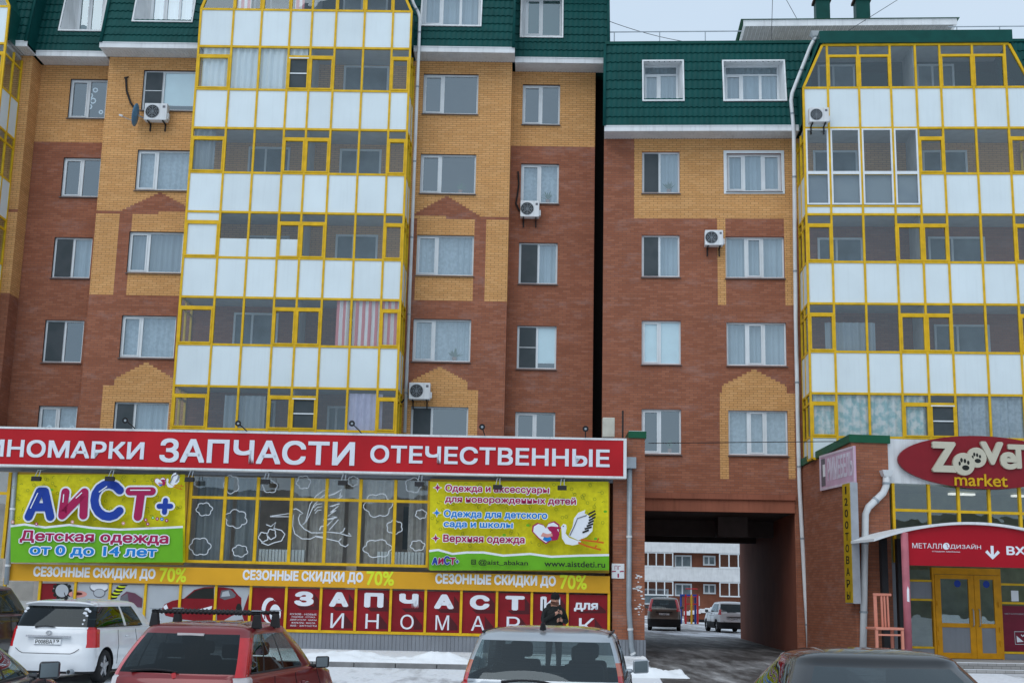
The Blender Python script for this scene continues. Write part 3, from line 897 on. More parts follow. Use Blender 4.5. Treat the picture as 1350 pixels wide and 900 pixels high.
bay_cap(LB, xsL, gz[1], gz[0], 0.55, 0.75); bay_cap(LB, xsF, gz[1], gz[0], 0.55, 0.75)
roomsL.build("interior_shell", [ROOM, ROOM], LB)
m = MB(); m.box(xend + 0.01, xend + 0.75, YB_ + 0.7, YB_ + 0.75, 0, zsoL + 0.4); m.build("joint_cover", BLACK_GAP, LB)  # black sheet standing in for the deep shade between the two buildings

# ------------------------------------------------------------------ right apartment building
RB = R.root("apartment_building", "lower brick apartment building with a passage through it and a green tiled top floor", "building")
xr0 = R.x(796, 250)
zsoR = R.z(920, 183)
xj0, xj1, zli = R.x(849.5, 760), R.x(1049.5, 760), R.z(950, 674.5)
holesR, RW = [], []
def addr(rect, sashes, style, **kw):
    x0, x1, z0, z1 = R.r(*rect)
    holesR.append((x0, x1, z0, z1)); RW.append((x0, x1, z0, z1, sashes, style, kw))
addr((846.5, 200, 896, 254.4), [0.46], "net+right+plant"); addr((958, 202.5, 1030, 252), [0.32, 0.66], "sheer", thick=0.1, opening=(0, 2))
addr((846, 309.9, 896, 364.9), [0.46], "net+right"); addr((956.5, 311.8, 1034, 366.3), [0.35, 0.63], "sheer", opening=(1,))
addr((846, 422.5, 897.6, 480), [0.46], "blindfull"); addr((958, 424.8, 1036.8, 481.8), [0.34, 0.63], "sheer", opening=(1,))
addr((846, 539, 898, 598), [0.46], "plant"); addr((960.4, 540.8, 1038.7, 599.7), [0.34, 0.63], "lace", opening=(1,))
holesR.append((xj0, xj1, -1, zli))
xo = R.x(836, 235)
xbR0, xbR1 = R.x(1062, 300, -1.5), R.x(1363, 300, -1.5)
zo = R.z(900, 288)
pR = [(xo, 30, zo, 30, OR)]
z402 = R.z(950, 402)
pR += [(R.x(946, 345), R.x(956.8, 345), z402, zo, OR), (R.x(1034.5, 345), R.x(1046, 345), z402, zo, OR)]
xcg = R.x(994, 487)
pR += gable(xcg, R.z(994, 487), R.x(1037, 508) - xcg, R.z(994, 509), OR, 7)
hw = R.x(1037, 508) - xcg
pR.append((xcg - hw, xcg + hw, R.z(994, 518), R.z(994, 509), OR))
pR.append((R.x(949, 518), R.x(1048, 518), R.z(994, 540.8), R.z(994, 518), OR))
pR += [(R.x(949, 570), R.x(960.4, 570), R.z(955, 631), R.z(994, 540.8), OR), (R.x(1038.7, 570), R.x(1048, 570), R.z(1043, 631), R.z(994, 540.8), OR)]
wm = MB()
wall_grid(wm, 0.0, xr0, 24.0, 0, zsoR, [h for h in holesR if h[3] != zli], pR + [], RD) if False else None
cuts = holesR
wall_grid(wm, 0.0, xr0, 24.0, -0.2, zsoR, cuts, pR, RD, 0.16, 2)
wm.poly([(xr0, 0, 0), (xr0, 14, 0), (xr0, 14, zsoR + 3), (xr0, 0, zsoR + 3)], 1)
wm.poly([(24, 0, 0), (24, 15.5, 0), (24, 15.5, zsoR), (24, 0, zsoR)], 1)
PD = 16.0
wall_grid(wm, PD, xr0, 24.0, -0.2, zsoR + 2.5, [(xj0, xj1, -1, zli)], [], RD)
wm.build("wall", [ORANGE_BRICK, RED_BRICK, PLASTER_D], RB, weld=True)
m = MB()                                             # the passage
m.box(xj0 - 0.3, xj0, 0.15, PD - 0.01, -0.1, zli + 0.3, 0)
m.box(xj1, xj1 + 0.3, 0.15, PD - 0.01, -0.1, zli + 0.3, 0)
m.build("passage_wall", PLASTER_D, RB)
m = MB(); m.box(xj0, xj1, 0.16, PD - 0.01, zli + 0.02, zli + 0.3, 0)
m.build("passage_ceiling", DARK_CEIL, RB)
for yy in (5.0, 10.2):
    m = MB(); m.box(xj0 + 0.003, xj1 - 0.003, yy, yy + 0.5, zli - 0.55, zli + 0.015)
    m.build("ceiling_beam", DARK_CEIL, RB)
m = MB(); zb1, zb2 = R.z(950, 658), R.z(950, 651)
m.box(xj0 - 0.02, xj1 + 0.0, -0.06, -0.003, zli, zb1); m.box(xj0 - 0.02, xj1 + 0.02, -0.14, -0.003, zb1, zb2)
m.build("lintel", PLASTER, RB)
m = MB(); m.box(xj1 - 2.2, xj1 - 1.2, 2.6, 3.6, zli - 0.65, zli + 0.01); m.build("ceiling_duct", DARK_CEIL, RB)
roomsR = MB()
for (x0, x1, z0, z1, sa, st, kw) in RW:
    window(RB, roomsR, x0, x1, z0, z1, 0.0, sa, st, **kw)
OVR = 0.75
zmR = zsoR + 0.17
ztR = R.z(920, 57, -0.2)
slR = (-OVR, zmR, -0.1, ztR)
ym = -0.42
o1, o2 = R.r(848.6, 79, 900, 134.4, ym), R.r(954.5, 79, 1034, 134.4, ym)
mansard(RB, xr0, xbR0 + 0.5, *slR, [o1, o2], (True, False))
mansard(RB, xbR1 - 0.5, 24.0, *slR, [], (False, True))
yin = 0.25
dormer(RB, roomsR, o1, R.r(848.5, 87, 893.5, 134, yin), slR, yin, [0.46], "sheer")
dormer(RB, roomsR, o2, R.r(955, 87, 1026.5, 134, yin), slR, yin, [0.32, 0.66], "sheer")
eaves(RB, xr0, xbR0, -OVR, 0, zsoR - 0.01); eaves(RB, xbR1, 24.0, -OVR, 0, zsoR - 0.01)
m = MB(); m.box(xr0, 24, -0.16, 15.6, ztR, ztR + 0.10); m.build("roof_edge", DARK_GREEN, RB)
m = MB(); m.box(xr0 + .1, 23.9, -0.05, 15.5, ztR + 0.103, ztR + 0.15); m.build("roof_snow", SNOW, RB)
m = MB(); m.box(xr0 + 0.1, 23.9, 0.9, 15.4, zsoR + 0.1, ztR - 0.02); m.build("roof", DARK_GREEN, RB)
xsR = bay_x(R, -1.5, 142, [1059.6, 1092, 1133.2, 1175.4, 1209, 1241.7, 1285, 1328.3, 1363])
gr = pys(R, -1.5, 1200, [59, 115.6, 168.9, 229, 282.9, 345.8, 400.8, 464.5, 519.5, 577, 606])
innr = [(0.05, 0.26, 0.6), (0.57, 0.8, 0.6)]
specr = [dict(inner=[(0.1, 0.27, 0.55), (0.55, 0.72, 0.55)], slanted=(R.x(1084, 60, -1.5), R.x(1330, 60, -1.5))),
         dict(inner=[(0.07, 0.27, 0.52), (0.56, 0.76, 0.52)], own=(0, 1, 2, 3)),
         dict(inner=[(0.08, 0.28, 0.52), (0.57, 0.82, 0.55)]),
         dict(inner=[(0.58, 0.82, 0.6)], curt=[(SHEER_D, 0.6, 2.3, 0, 0.62)]),
         dict(inner=[], curt=[(FLORAL, 0.05, 3.9, 0, 0.97), (LACE, 5.05, 8.0, 0, 0.97)], open=(4,))]
for k in range(5):
    balcony_floor(RB, xsR, gr[2 * k + 1], gr[2 * k], gr[2 * k + 2], -1.5, specr[k], side=(-1, 1), top=(k == 0))
zsoL_cap = zsoR - 0.02
m = MB()
zc, zt_ = gr[1], gr[0]
for (xb, xt, s) in ((xsR[0], specr[0]["slanted"][0], -1), (xsR[-1], specr[0]["slanted"][1], 1)):
    e = 0.06 * s
    m.poly([(xb + e, -1.47, zsoL_cap), (xb + e, 0.9, zsoL_cap), (xb + e, 0.9, zc), (xb + e, -1.47, zc)])
    m.poly([(xb + e, -1.47, zc), (xb + e, 0.9, zc), (xt + e, 0.9, zt_ + .2), (xt + e, -1.47, zt_ + .2)])
    q = 0.07
    m.hexa([(xb + e - q, -1.53, zc), (xb + e + 0.01, -1.53, zc), (xb + e + 0.01, -1.4, zc), (xb + e - q, -1.4, zc)],
           [(xt + e - q, -1.53, zt_ + .2), (xt + e + .01, -1.53, zt_ + .2), (xt + e + .01, -1.4, zt_ + .2), (xt + e - q, -1.4, zt_ + .2)])
ztf = R.z(1200, 40, -1.6)
m.box(specr[0]["slanted"][0] - 0.1, specr[0]["slanted"][1] + 0.1, -1.6, 1.0, zt_ + 0.04, ztf)
m.build("bay_roof", DARK_GREEN, RB)
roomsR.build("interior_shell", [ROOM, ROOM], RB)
# house on the roof with two vent stacks
yh = 6.0
hx0, hx1 = R.x(980, 40, yh), R.x(1262, 40, yh)
hz = R.z(1100, 33.5, yh); hzt = R.z(1100, 26, yh)
m = MB(); m.box(hx0 + 0.9, hx1 - 0.9, yh + 1.6, yh + 6, ztR, hz); rh = m.build("roof_house", STRAWY, RB)
m = MB()
nsl = int((hx1 - hx0 - .2) / .16)
for k in range(nsl):
    a = hx0 + .1 + (hx1 - hx0 - .2) * k / nsl; m.box(a, a + .135, yh + .01, yh + 6.9, hz - .02, hz)
m.build("soffit", mat("grey soffit", (.26, .27, .27), .7), rh)
m = MB(); m.box(hx0, hx1, yh, yh + 7, hz + 0.002, hz + 0.06); m.box(hx0, hx1, yh - 0.03, yh, hz - .02, hzt); m.build("overhang", WHITE_METAL, rh)
m = MB(); m.hexa([(hx0 - .1, yh - .1, hzt + .01), (hx1 + .1, yh - .1, hzt + .01), (hx1 + .1, yh + 7.1, hzt + .01), (hx0 - .1, yh + 7.1, hzt + .01)],
                 [(hx0 + .6, yh + .6, hzt + .12), (hx1 - .6, yh + .6, hzt + .12), (hx1 - .6, yh + 6.4, hzt + .12), (hx0 + .6, yh + 6.4, hzt + .12)])
m.build("hipped_roof", GREEN_TRIM, rh)
for px in (1083.5, 1136):
    yy = yh + 2.0
    x = R.x(px, 12, yy); z0 = hz + 0.3; z1 = R.z(px, 4, yy)
    m = MB(); m.box(x - 0.28, x + 0.28, yy - 0.28, yy + 0.28, z0, z1); st = m.build("vent_stack", DARK_GREEN, RB)
    m = MB(); m.box(x - .36, x + .36, yy - .36, yy + .36, z1 + .02, z1 + .12); m.box(x - .3, x + .3, yy - .3, yy + .3, z1 + .12, z1 + .5); m.build("stack_cap", mat("rusty cap", (.12, .06, .05), .8), st)
# ------------------------------------------------------------------ print colours
C_YEL = mat("billboard yellow", (0.66, 0.59, 0.010), 0.5, 0, 0.12, 9.0, .12, 2.0)
C_GRN = mat("billboard green", (0.13, 0.39, 0.015), 0.5, 0, 0.06, 3, .12, 2.0)
C_BLU = mat("print blue", (0.012, 0.045, 0.30), 0.4, 0, 0.05)
C_SKY = mat("print bright blue", (0.008, 0.19, 0.55), 0.45, 0, 0.04)
C_CRM = mat("print crimson", (0.34, 0.012, 0.075), 0.4, 0, 0.05)
C_WHT = mat("print white", (0.72, 0.75, 0.80), 0.45, 0, 0.03)
C_OLV = mat("print olive", (0.20, 0.24, 0.015), 0.5, 0, 0.05)
C_BLK = mat("print black", (0.015, 0.017, 0.015), 0.5)
C_ORG = mat("banner orange", (0.66, 0.335, 0.018), 0.5, 0, 0.12, 0.6, .12, 2.5)
C_LIME = mat("print lime", (0.66, 0.74, 0.03), 0.5, 0, 0.03)
C_RED = mat("poster red", (0.22, 0.010, 0.016), 0.35, 0, 0.22, 0.9)
C_DRED = mat("print dark red", (0.075, 0.012, 0.016), 0.4, 0, 0.1)
C_GRY = mat("print pale grey", (0.40, 0.43, 0.46), 0.4, 0, 0.05)
C_MGR = mat("print mid grey", (0.13, 0.13, 0.15), 0.4)
C_PNK = mat("print skin pink", (0.62, 0.28, 0.24), 0.5)
C_PRP = mat("print plum", (0.13, 0.05, 0.08), 0.5)

def disc(mb, x, z, r, y, m=0, n=14, ry=None):
    ry = ry or r
    mb.poly([(x + r * cos(2 * pi * k / n), y, z + ry * sin(2 * pi * k / n)) for k in range(n)], m)

def stroke(mb, pts, wd, y, m=0):
    for i in range(len(pts) - 1):
        mb.ribbon([pts[i], pts[i + 1]], wd, y, 0, m)
    for k, p in enumerate(pts):
        disc(mb, p[0], p[1], wd / 2, y - 0.0003 * (k % 2 + 1), m)

class Art:
    """layers of print, each 1.5 mm over the one before"""
    def __init__(s, mp, y): s.mp, s.y, s.k, s.mb, s.mats = mp, y, 0, MB(), []
    def mi(s, mt):
        if mt not in s.mats: s.mats.append(mt)
        return s.mats.index(mt)
    def yy(s):
        s.k += 1
        return s.y - 0.0018 * s.k
    def poly(s, pts, mt):
        s.mb.poly([(a, yv, b) for yv in (s.yy(),) for a, b in [s.mp(*p) for p in pts]][::-1], s.mi(mt))
    def disc(s, u, v, r, mt, ry=None, n=14):
        ry = ry or r
        s.poly([(u + r * cos(2 * pi * k / n), v + ry * sin(2 * pi * k / n)) for k in range(n)], mt)
    def line(s, pts, wd, mt, closed=False):
        s.mb.ribbon([s.mp(*p) for p in pts], wd, s.yy(), 0, s.mi(mt), closed)
    def stroke(s, pts, wd, mt): stroke(s.mb, [s.mp(*p) for p in pts], wd, s.yy(), s.mi(mt))
    def text(s, body, u0, v0, u1, v1, mt, bold=0.0, outline=None, ow=0.04, shear=0.0):
        um, vm = (u0 + u1) / 2, (v0 + v1) / 2
        x0, x1, z0, z1 = s.mp(u0, vm)[0], s.mp(u1, vm)[0], s.mp(um, v1)[1], s.mp(um, v0)[1]
        if outline:
            e = ow
            text(s.mb, body, x0 - e, x1 + e, z0 - e, z1 + e, s.yy(), s.mi(outline), bold + 0.06, 0.001, shear)
        text(s.mb, body, x0, x1, z0, z1, s.yy(), s.mi(mt), bold, 0.001, shear)
    def build(s, name, parent): return s.mb.build(name, s.mats, parent)

# ------------------------------------------------------------------ the shop under the left building
YS = -5.0
sx = lambda px, py=700, y=YS: L.x(px, py, y)
szz = lambda px, py, y=YS: L.z(px, py, y)
SH = L.root("shop_annex", "single storey shop with yellow glazing, grey base cladding and a brick end pillar", "shop", 0, YS, 0)
def rel(fr, root_y):                                   # children of a root set off by root_y
    pass
off = YS
def SB(m, name, mats, parent=SH, **k):
    o = m.build(name, mats, parent, **k)
    if parent is SH: o.location = (0, -YS, 0)
    return o
p0, p1 = sx(808), sx(850)
zcap0, zcap1 = szz(840, 577.5), szz(840, 568.5)
zbase = szz(830, 842.5)
m = MB()
m.box(p0, p1, YS, -0.02, zbase, zcap0)
SB(m, "pillar", RED_BRICK)
m = MB(); m.box(sx(828), p1 + 0.04, YS - 0.05, -0.03, zcap0 + .002, zcap1); SB(m, "cap", GREEN_TRIM)
m = MB(); m.box(sx(829), p1, YS + .1, -0.1, zcap1 + .002, zcap1 + .03); SB(m, "snow_cover", SNOW)
m = MB()
for a in range(int((p1 - p0 + 0.02) / 0.1) + 1):
    x = p0 - 0.02 + a * 0.1
    m.box(x, min(x + 0.085, p1 + 0.03), YS - 0.03, YS - 0.002, 0, zbase - 0.005)
m.box(p0, p1 + 0.02, YS - 0.0015, -0.03, 0, zbase - 0.002)
SB(m, "base_cladding", CLAD)
xl = sx(-140)
zfr = szz(420, 831.5)                                   # sill of the poster windows
m = MB()
n = int((p0 - xl) / 0.11)
for a in range(n):
    x = xl + (p0 - 0.03 - xl) * a / n
    m.box(x, x + 0.095, YS - 0.03, YS + 0.02, 0.05, zfr - 0.05)
m.box(xl, p0 - 0.02, YS - 0.015, YS + 0.2, 0.0, zfr - 0.04)
SB(m, "base_cladding", CLAD)
zro = szz(400, 577)
m = MB(); m.box(xl, p0 - 0.01, YS + 0.1, -0.05, zro - 0.5, zro - 0.2); SB(m, "roof", GREY_METAL)
m = MB(); m.box(xl, p0 - 0.01, YS + 0.0, YS + 0.3, szz(400, 628), zro - 0.25); SB(m, "header", CLAD)
# inside
m = MB(); m.box(xl, p0, -1.2, -1.1, 0, zro - 0.5); m.box(xl, p0, YS + 0.3, -1.2, 0.2, 0.3); m.box(xl, p0, YS + .3, -1.2, zro - 0.62, zro - 0.52)
m.box(sx(452), sx(466), YS + 1.0, YS + 1.3, 0.3, zro - .62)
SB(m, "interior_shell", mat("shop inside", (0.72, 0.66, 0.61), 0.9))
m = MB(); m.box(xl, p0, YS + 0.25, -1.2, zfr + 0.0, zfr + 0.02)
# glazing: middle window and the row of poster windows
zt0, zt1, zb0 = szz(400, 630), szz(400, 658), szz(400, 744)
fr = MB()
mull = [249, 295, 338, 383, 429, 474, 520, 565]
t = 0.045
for px in mull:
    x = sx(px, 690); fr.box(x - t, x + t, YS - 0.05, YS + 0.05, zb0, zt0)
for z in (zt1, zb0 + 0.03):
    fr.box(sx(249), sx(565), YS - 0.045, YS + 0.045, z - 0.04, z + 0.04)
for px in (-60, -20, 8):
    x = sx(px, 690); fr.box(x - t, x + t, YS - 0.05, YS + 0.05, zb0, zt0)
fr.box(xl, sx(8), YS - 0.045, YS + 0.045, zt1 - .04, zt1 + .04)
POST = [51, 98, 144, 191, 237, 284, 330, 377, 423, 469, 515, 561, 608, 655, 701, 748, 802.5]
pt = lambda px: 767 + (px - 51) * 0.0213
pb = lambda px: 823.5 + (px - 51) * 0.0193
zpt, zpb = szz(420, pt(420)), szz(420, pb(420))
for px in [4] + POST:
    x = sx(px, 800); fr.box(x - 0.035, x + 0.035, YS - 0.07, YS + 0.04, zpb, zpt + 0.1)
fr.box(sx(4), sx(803), YS - 0.06, YS + 0.04, zpb - 0.06, zpb + 0.015)
fro = SB(fr, "glazing_frame", YELLOW)
g = MB()
g.poly([(sx(249), YS, zb0), (sx(565), YS, zb0), (sx(565), YS, zt0), (sx(249), YS, zt0)])
SB(g, "pane", SHOP_GLASS)
g = MB(); g.poly([(xl, YS, zpb), (sx(8), YS, zpb), (sx(8), YS, zt0), (xl, YS, zt0)]); SB(g, "pane", SHOP_GLASS)
g = MB(); g.poly([(sx(8), YS, zpb), (sx(51), YS, zpb), (sx(51), YS, zpt), (sx(8), YS, zpt)]); SB(g, "pane", SHOP_GLASS)
CURT_S = cloth_mat("shop curtain", (0.44, 0.41, 0.39), (0.52, 0.49, 0.46))
for a, b in ((252, 300), (305, 338), (383, 402), (405, 450), (478, 515), (536, 562)):
    c = curtain("curtain", CURT_S if a > 340 else SHEER_D, sx(a), sx(b), zb0, zt0, YS + 0.4, SH, 0.05, 0.22)
    c.location = (0, -YS, 0)
for a, b in ((340, 401), (497, 560)):
    m = MB()
    x0, x1 = sx(a), sx(b); z0, z1 = szz(400, 741), szz(400, 724)
    k = 14
    for i in range(k):
        xx = x0 + (x1 - x0) * i / k
        m.box(xx, xx + (x1 - x0) / k * 0.8, YS + 0.3, YS + 0.38, z0, z1)
    m.box(x0, x1, YS + 0.39, YS + 0.42, z0 + 0.05, z1 - 0.04)
    SB(m, "radiator", PVC)
m = MB(); m.box(sx(520), sx(545), -2.6, -2.55, szz(530, 720), szz(530, 660)); SB(m, "inner_door", DARKPANE)
# white outlines painted on the panes
zm = lambda u, v: L.q(370 + u * 0.15556, 630 + v * 0.15556, YS - 0.012)
zw = lambda u, v: L.q(220 + u * 0.25185, 550 + v * 0.25185, YS - 0.012)
C_DRAW = mat("window paint", (.60, .64, .67), .6)
def cloud(mp, pts, name="cloud_drawing", wd=0.024):
    m = MB()
    m.ribbon([mp(*p) for p in pts], wd, YS - 0.012, 0, 0, True)
    SB(m, name, C_DRAW)
def puff(cx, cy, rx, ry, k=6, ph=0.3):
    out = []
    for i in range(k * 6):
        a = 2 * pi * i / (k * 6)
        s = 0.78 + 0.22 * abs(sin(k * a / 2 + ph))
        out.append((cx + rx * s * cos(a), cy + ry * s * sin(a)))
    return out
for (cx, cy, rx, ry, k) in ((195, 35, 62, 58, 6), (615, 25, 46, 44, 6), (825, 230, 125, 105, 6), (1125, 60, 72, 66, 5), (1190, 305, 50, 40, 6), (965, 415, 70, 62, 6), (820, 595, 125, 80, 6), (1160, 570, 64, 46, 6)):
    cloud(zm, puff(cx, cy, rx, ry, k, cx * 0.01))
for (cx, cy, rx, ry, k) in ((196, 480, 44, 36, 6), (362, 530, 60, 50, 6), (174, 675, 58, 48, 6), (383, 698, 42, 32, 6), (338, 350, 42, 50, 5), (540, 362, 40, 34, 5)):
    cloud(zw, puff(cx, cy, rx, ry, k, cx * 0.01))
m = MB()
ln = lambda pts, wd=0.03: m.ribbon([zm(*p) for p in pts], wd * .72, YS - 0.012, 0, 0)
ln([(-90, 322), (60, 300), (105, 300)]); ln([(-90, 325), (100, 325)])
ln([(105, 265), (130, 258), (160, 275), (190, 300), (165, 305), (150, 340), (160, 385), (200, 430), (260, 462), (330, 460)], 0.035)
ln([(108, 310), (100, 400), (120, 470), (180, 512), (250, 515), (300, 490), (370, 500)], 0.035)
ln([(185, 395), (210, 370), (230, 300), (250, 220), (300, 150), (360, 105), (415, 92), (405, 120), (340, 165), (280, 230), (240, 320), (215, 370), (185, 395)], 0.032)
for a in ((275, 250, 350, 215), (285, 275, 350, 240), (290, 300, 345, 268)):
    ln([(a[0], a[1]), ((a[0] + a[2]) / 2 - 5, (a[1] + a[3]) / 2 - 12), (a[2], a[3])], 0.028)
ln([(400, 150), (460, 130), (520, 95), (500, 150), (525, 145), (470, 190), (500, 215), (415, 240), (490, 235), (420, 290), (470, 270), (400, 320), (480, 330), (360, 355), (450, 345), (395, 400), (340, 410), (330, 440)], 0.05)
ln([(490, 350), (410, 440)], 0.03)
ln([(300, 465), (400, 455), (500, 465), (530, 450), (545, 420)], 0.035); ln([(500, 465), (560, 485), (600, 490), (575, 465)], 0.035)
ln([(300, 495), (400, 515), (490, 535), (515, 510)], 0.035); ln([(490, 535), (510, 565), (550, 580), (575, 560)], 0.035)
SB(m, "stork_drawing", C_DRAW)
m = MB()
ln2 = lambda pts, wd=0.028, cl=False: m.ribbon([zw(*p) for p in pts], wd, YS - 0.012, 0, 0, cl)
ln2(puff(505, 625, 26, 26, 5), 0.028, True); ln2(puff(548, 610, 24, 28, 5), 0.028, True)
ln2([(520, 560), (545, 570), (570, 548), (560, 580), (600, 590), (618, 610), (600, 645), (560, 655), (530, 668), (495, 655)])
SB(m, "bundle_drawing", C_DRAW)

# ------------------------------------------------------------------ long red sign
YG = YS - 0.46
G = L.root("sign_box", "long red sign box with white Cyrillic car part lettering along the shop roof", "sign", 0, YG, 0)
def GB(m, name, mats, parent): 
    o = m.build(name, mats, parent); o.location = (0, -parent["_y"], 0); return o
def sub(m, name, mats, root, ly):
    o = m.build(name, mats, root); o.location = (0, -ly, 0); return o
gx0, gx1 = L.x(-120, 595, YG), L.x(826, 603, YG)
gz0, gz1 = L.z(420, 622.5, YG), L.z(420, 570, YG)
m = MB(); m.box(gx0 + .06, gx1 - 0.09, YG, YG + 0.03, gz0 + 0.06, gz1 - 0.06); sub(m, "face_panel", SIGN_RED, G, YG)
m = MB()
m.box(gx0, gx1, YG + 0.03, YG + 0.4, gz0, gz1)
m.box(gx0, gx1, YG - 0.015, YG + 0.029, gz1 - 0.059, gz1 + 0.0); m.box(gx0, gx1, YG - 0.015, YG + 0.029, gz0, gz0 + 0.059)
m.box(gx1 - 0.088, gx1, YG - 0.015, YG + 0.029, gz0 + .06, gz1 - .06)
sub(m, "casing", WHITE_METAL, G, YG)
m = MB()
for body, a, b, c, d in (("ИНОМАРКИ", -18, 190, 580.2, 603.8), ("ЗАПЧАСТИ", 210, 468, 579.5, 611.8), ("ОТЕЧЕСТВЕННЫЕ", 488, 804, 589, 613)):
    pxm = (a + b) / 2; m = MB()
    text(m, body, L.x(a, 600, YG), L.x(b, 600, YG), L.z(pxm, d, YG), L.z(pxm, c, YG), YG - 0.002, 0, 0.03, 0.02)
    sub(m, "lettering", LETTER_W, G, YG)

# ------------------------------------------------------------------ two billboards
def storkart(A, f, small=False):
    W_ = lambda pts, mt: A.poly([f(*p) for p in pts], mt)
    # drawn in the big billboard's own pixels
    A.poly([f(*p) for p in [(862 + 100 * k[0], 390 + 82 * k[1]) for k in ((0, 1), (-.55, .5), (-1, -.1), (-.95, -.6), (-.6, -.85), (-.2, -.7), (0, -.4), (.2, -.85), (.6, -1), (.95, -.7), (1, -.1), (.6, .5))]], C_CRM)
    A.poly([f(*p) for p in [(862 + 90 * k[0], 390 + 72 * k[1]) for k in ((0, 1), (-.55, .5), (-1, -.1), (-.95, -.6), (-.6, -.85), (-.2, -.7), (0, -.4), (.2, -.85), (.6, -1), (.95, -.7), (1, -.1), (.6, .5))]], C_WHT)
    W_([(885, 440), (905, 370), (940, 365), (958, 400), (945, 440), (910, 448)], C_CRM)
    W_([(840, 440), (850, 415), (890, 415), (905, 440), (870, 455)], C_SKY)
    W_([(825, 415), (840, 390), (870, 400), (905, 395), (910, 415), (870, 425)], C_PNK)
    W_([(870, 352), (900, 345), (970, 352), (972, 362), (920, 368), (900, 385), (885, 375)], C_CRM)
    W_([(968, 350), (985, 328), (1005, 335), (1008, 360), (1000, 395), (1025, 425), (1080, 445), (1110, 450), (1100, 470), (1050, 480), (1000, 470), (975, 430), (972, 375)], C_WHT)
    W_([(1022, 412), (1050, 350), (1060, 290), (1090, 250), (1140, 230), (1135, 255), (1200, 290), (1195, 320), (1190, 380), (1150, 420), (1090, 445)], C_WHT)
    for a in ((1160, 262, 1210, 236), (1165, 285, 1215, 255), (1165, 305, 1212, 280), (1160, 325, 1200, 305), (1150, 345, 1195, 328), (1135, 365, 1185, 350), (1120, 390, 1165, 372)):
        A.line([f(a[0], a[1]), f(a[2], a[3])], 0.05 if not small else 0.015, C_BLK)
    A.line([f(1030, 412), f(1060, 350), f(1085, 290), f(1150, 268)], 0.025, C_MGR)
    A.disc(*f(984, 345), 4 if not small else 1.0, C_BLK)
    for a in (((1110, 440), (1180, 450), (1220, 455), (1235, 430)), ((1220, 455), (1270, 462)), ((1090, 460), (1150, 485), (1205, 500), (1220, 480)), ((1205, 500), (1250, 512))):
        A.line([f(*p) for p in a], 0.05 if not small else 0.02, mat_orange)
mat_orange = mat("print orange", (0.55, 0.12, 0.01), 0.5)
def doodles(A, u0, u1, v0, v1, n):
    for _ in range(n):
        u, v = random.uniform(u0, u1), random.uniform(v0, v1)
        k = random.random()
        if k < 0.5: A.line([(u + 11 * cos(t * 1.05), v + 11 * sin(t * 1.05)) for t in range(6)], 0.012, C_OLV, True)
        else:
            a = random.uniform(0, 6.28)
            A.line([(u, v), (u + 16 * cos(a), v + 16 * sin(a)), (u + 24 * cos(a + .4), v + 24 * sin(a + .4))], 0.014, C_OLV)
    for _ in range(max(3, n // 14)):
        u, v = random.uniform(u0, u1), random.uniform(v0, v1)
        A.disc(u, v, 13, C_GRN, 9)
YBB = YS - 0.16
def billboard(label, mp, uv, px0, px1, wave):
    B = L.root("billboard", label, "billboard", 0, YBB, 0, "children's clothes billboards")
    (u0, v0, u1, v1) = uv
    x0, x1 = mp(u0, (v0 + v1) / 2)[0], mp(u1, (v0 + v1) / 2)[0]
    z0, z1 = mp((u0 + u1) / 2, v1)[1], mp((u0 + u1) / 2, v0)[1]
    m = MB(); m.box(x0, x1, YBB + 0.002, YBB + 0.12, z0, z1); sub(m, "backing", mat("billboard edge", (0.34, 0.20, 0.02), 0.5), B, YBB)
    A = Art(mp, YBB)
    e = 6
    A.poly([(u0 + e, v1 - e), (u1 - e, v1 - e), (u1 - e, v0 + e), (u0 + e, v0 + e)][::-1], C_YEL)
    doodles(A, u0 + 25, u1 - 25, v0 + 20, wave[0][1] - 25, 120)
    A.poly([(u0 + e, v1 - e - 1)] + wave + [(u1 - e, v1 - e - 1)], C_GRN)
    A.line(wave, 0.06, C_WHT)
    return B, A
lb = lambda u, v: L.q(10 + u * 0.17778, 620 + v * 0.17778, YBB)
B1, A = billboard("yellow and green children's clothes billboard with big balloon letters", lb, (40, 22, 1322, 688), 0, 0,
    [(46, 415), (150, 402), (300, 424), (480, 405), (650, 428), (850, 440), (1050, 432), (1200, 426), (1316, 420)])
LOGO = ((((180, 345), (262, 160), (300, 160), (340, 345)), C_BLU), (((215, 275), (325, 275)), C_BLU), (((452, 165), (428, 335), (592, 165), (584, 335)), C_CRM),
        ([(775 + 105 * cos(a) - 5, 225 + 120 * sin(a)) for a in [radians(-38 - k * 23.5) for k in range(13)]], C_BLU),
        (((925, 158), (1088, 158)), C_CRM), (((1010, 165), (985, 345)), C_CRM), (((1142, 268), (1228, 268)), C_BLU), (((1190, 225), (1182, 312)), C_BLU))
def logo(A, f, k, thick):
    for pts, c in LOGO:
        A.stroke([f(*p) for p in pts], (thick * (0.62 if pts[0][0] > 1130 else 1) + 0.1) * k, C_WHT)
    for pts, c in LOGO:
        A.stroke([f(*p) for p in pts], thick * (0.62 if pts[0][0] > 1130 else 1) * k, c)
    if k > 0.5:
        for pts in (((195, 285), (250, 170)), ((435, 240), (441, 180)), ((700, 165), (760, 122)), ((930, 150), (1080, 150)), ((530, 210), (575, 168))):
            A.line([f(*p) for p in pts], 0.03, C_WHT)
logo(A, lambda u, v: (u, v), 1.0, 0.235)
A.text("Детская одежда", 118, 455, 1215, 548, C_CRM, 0.035, C_WHT, 0.03)
A.text("от 0 до 14 лет", 190, 562, 1130, 648, C_SKY, 0.035, C_WHT, 0.03)
def fs(u, v): return (1110 + (u - 765) * 0.43, 20 + (v - 230) * 0.45)
storkart(A, fs, True)
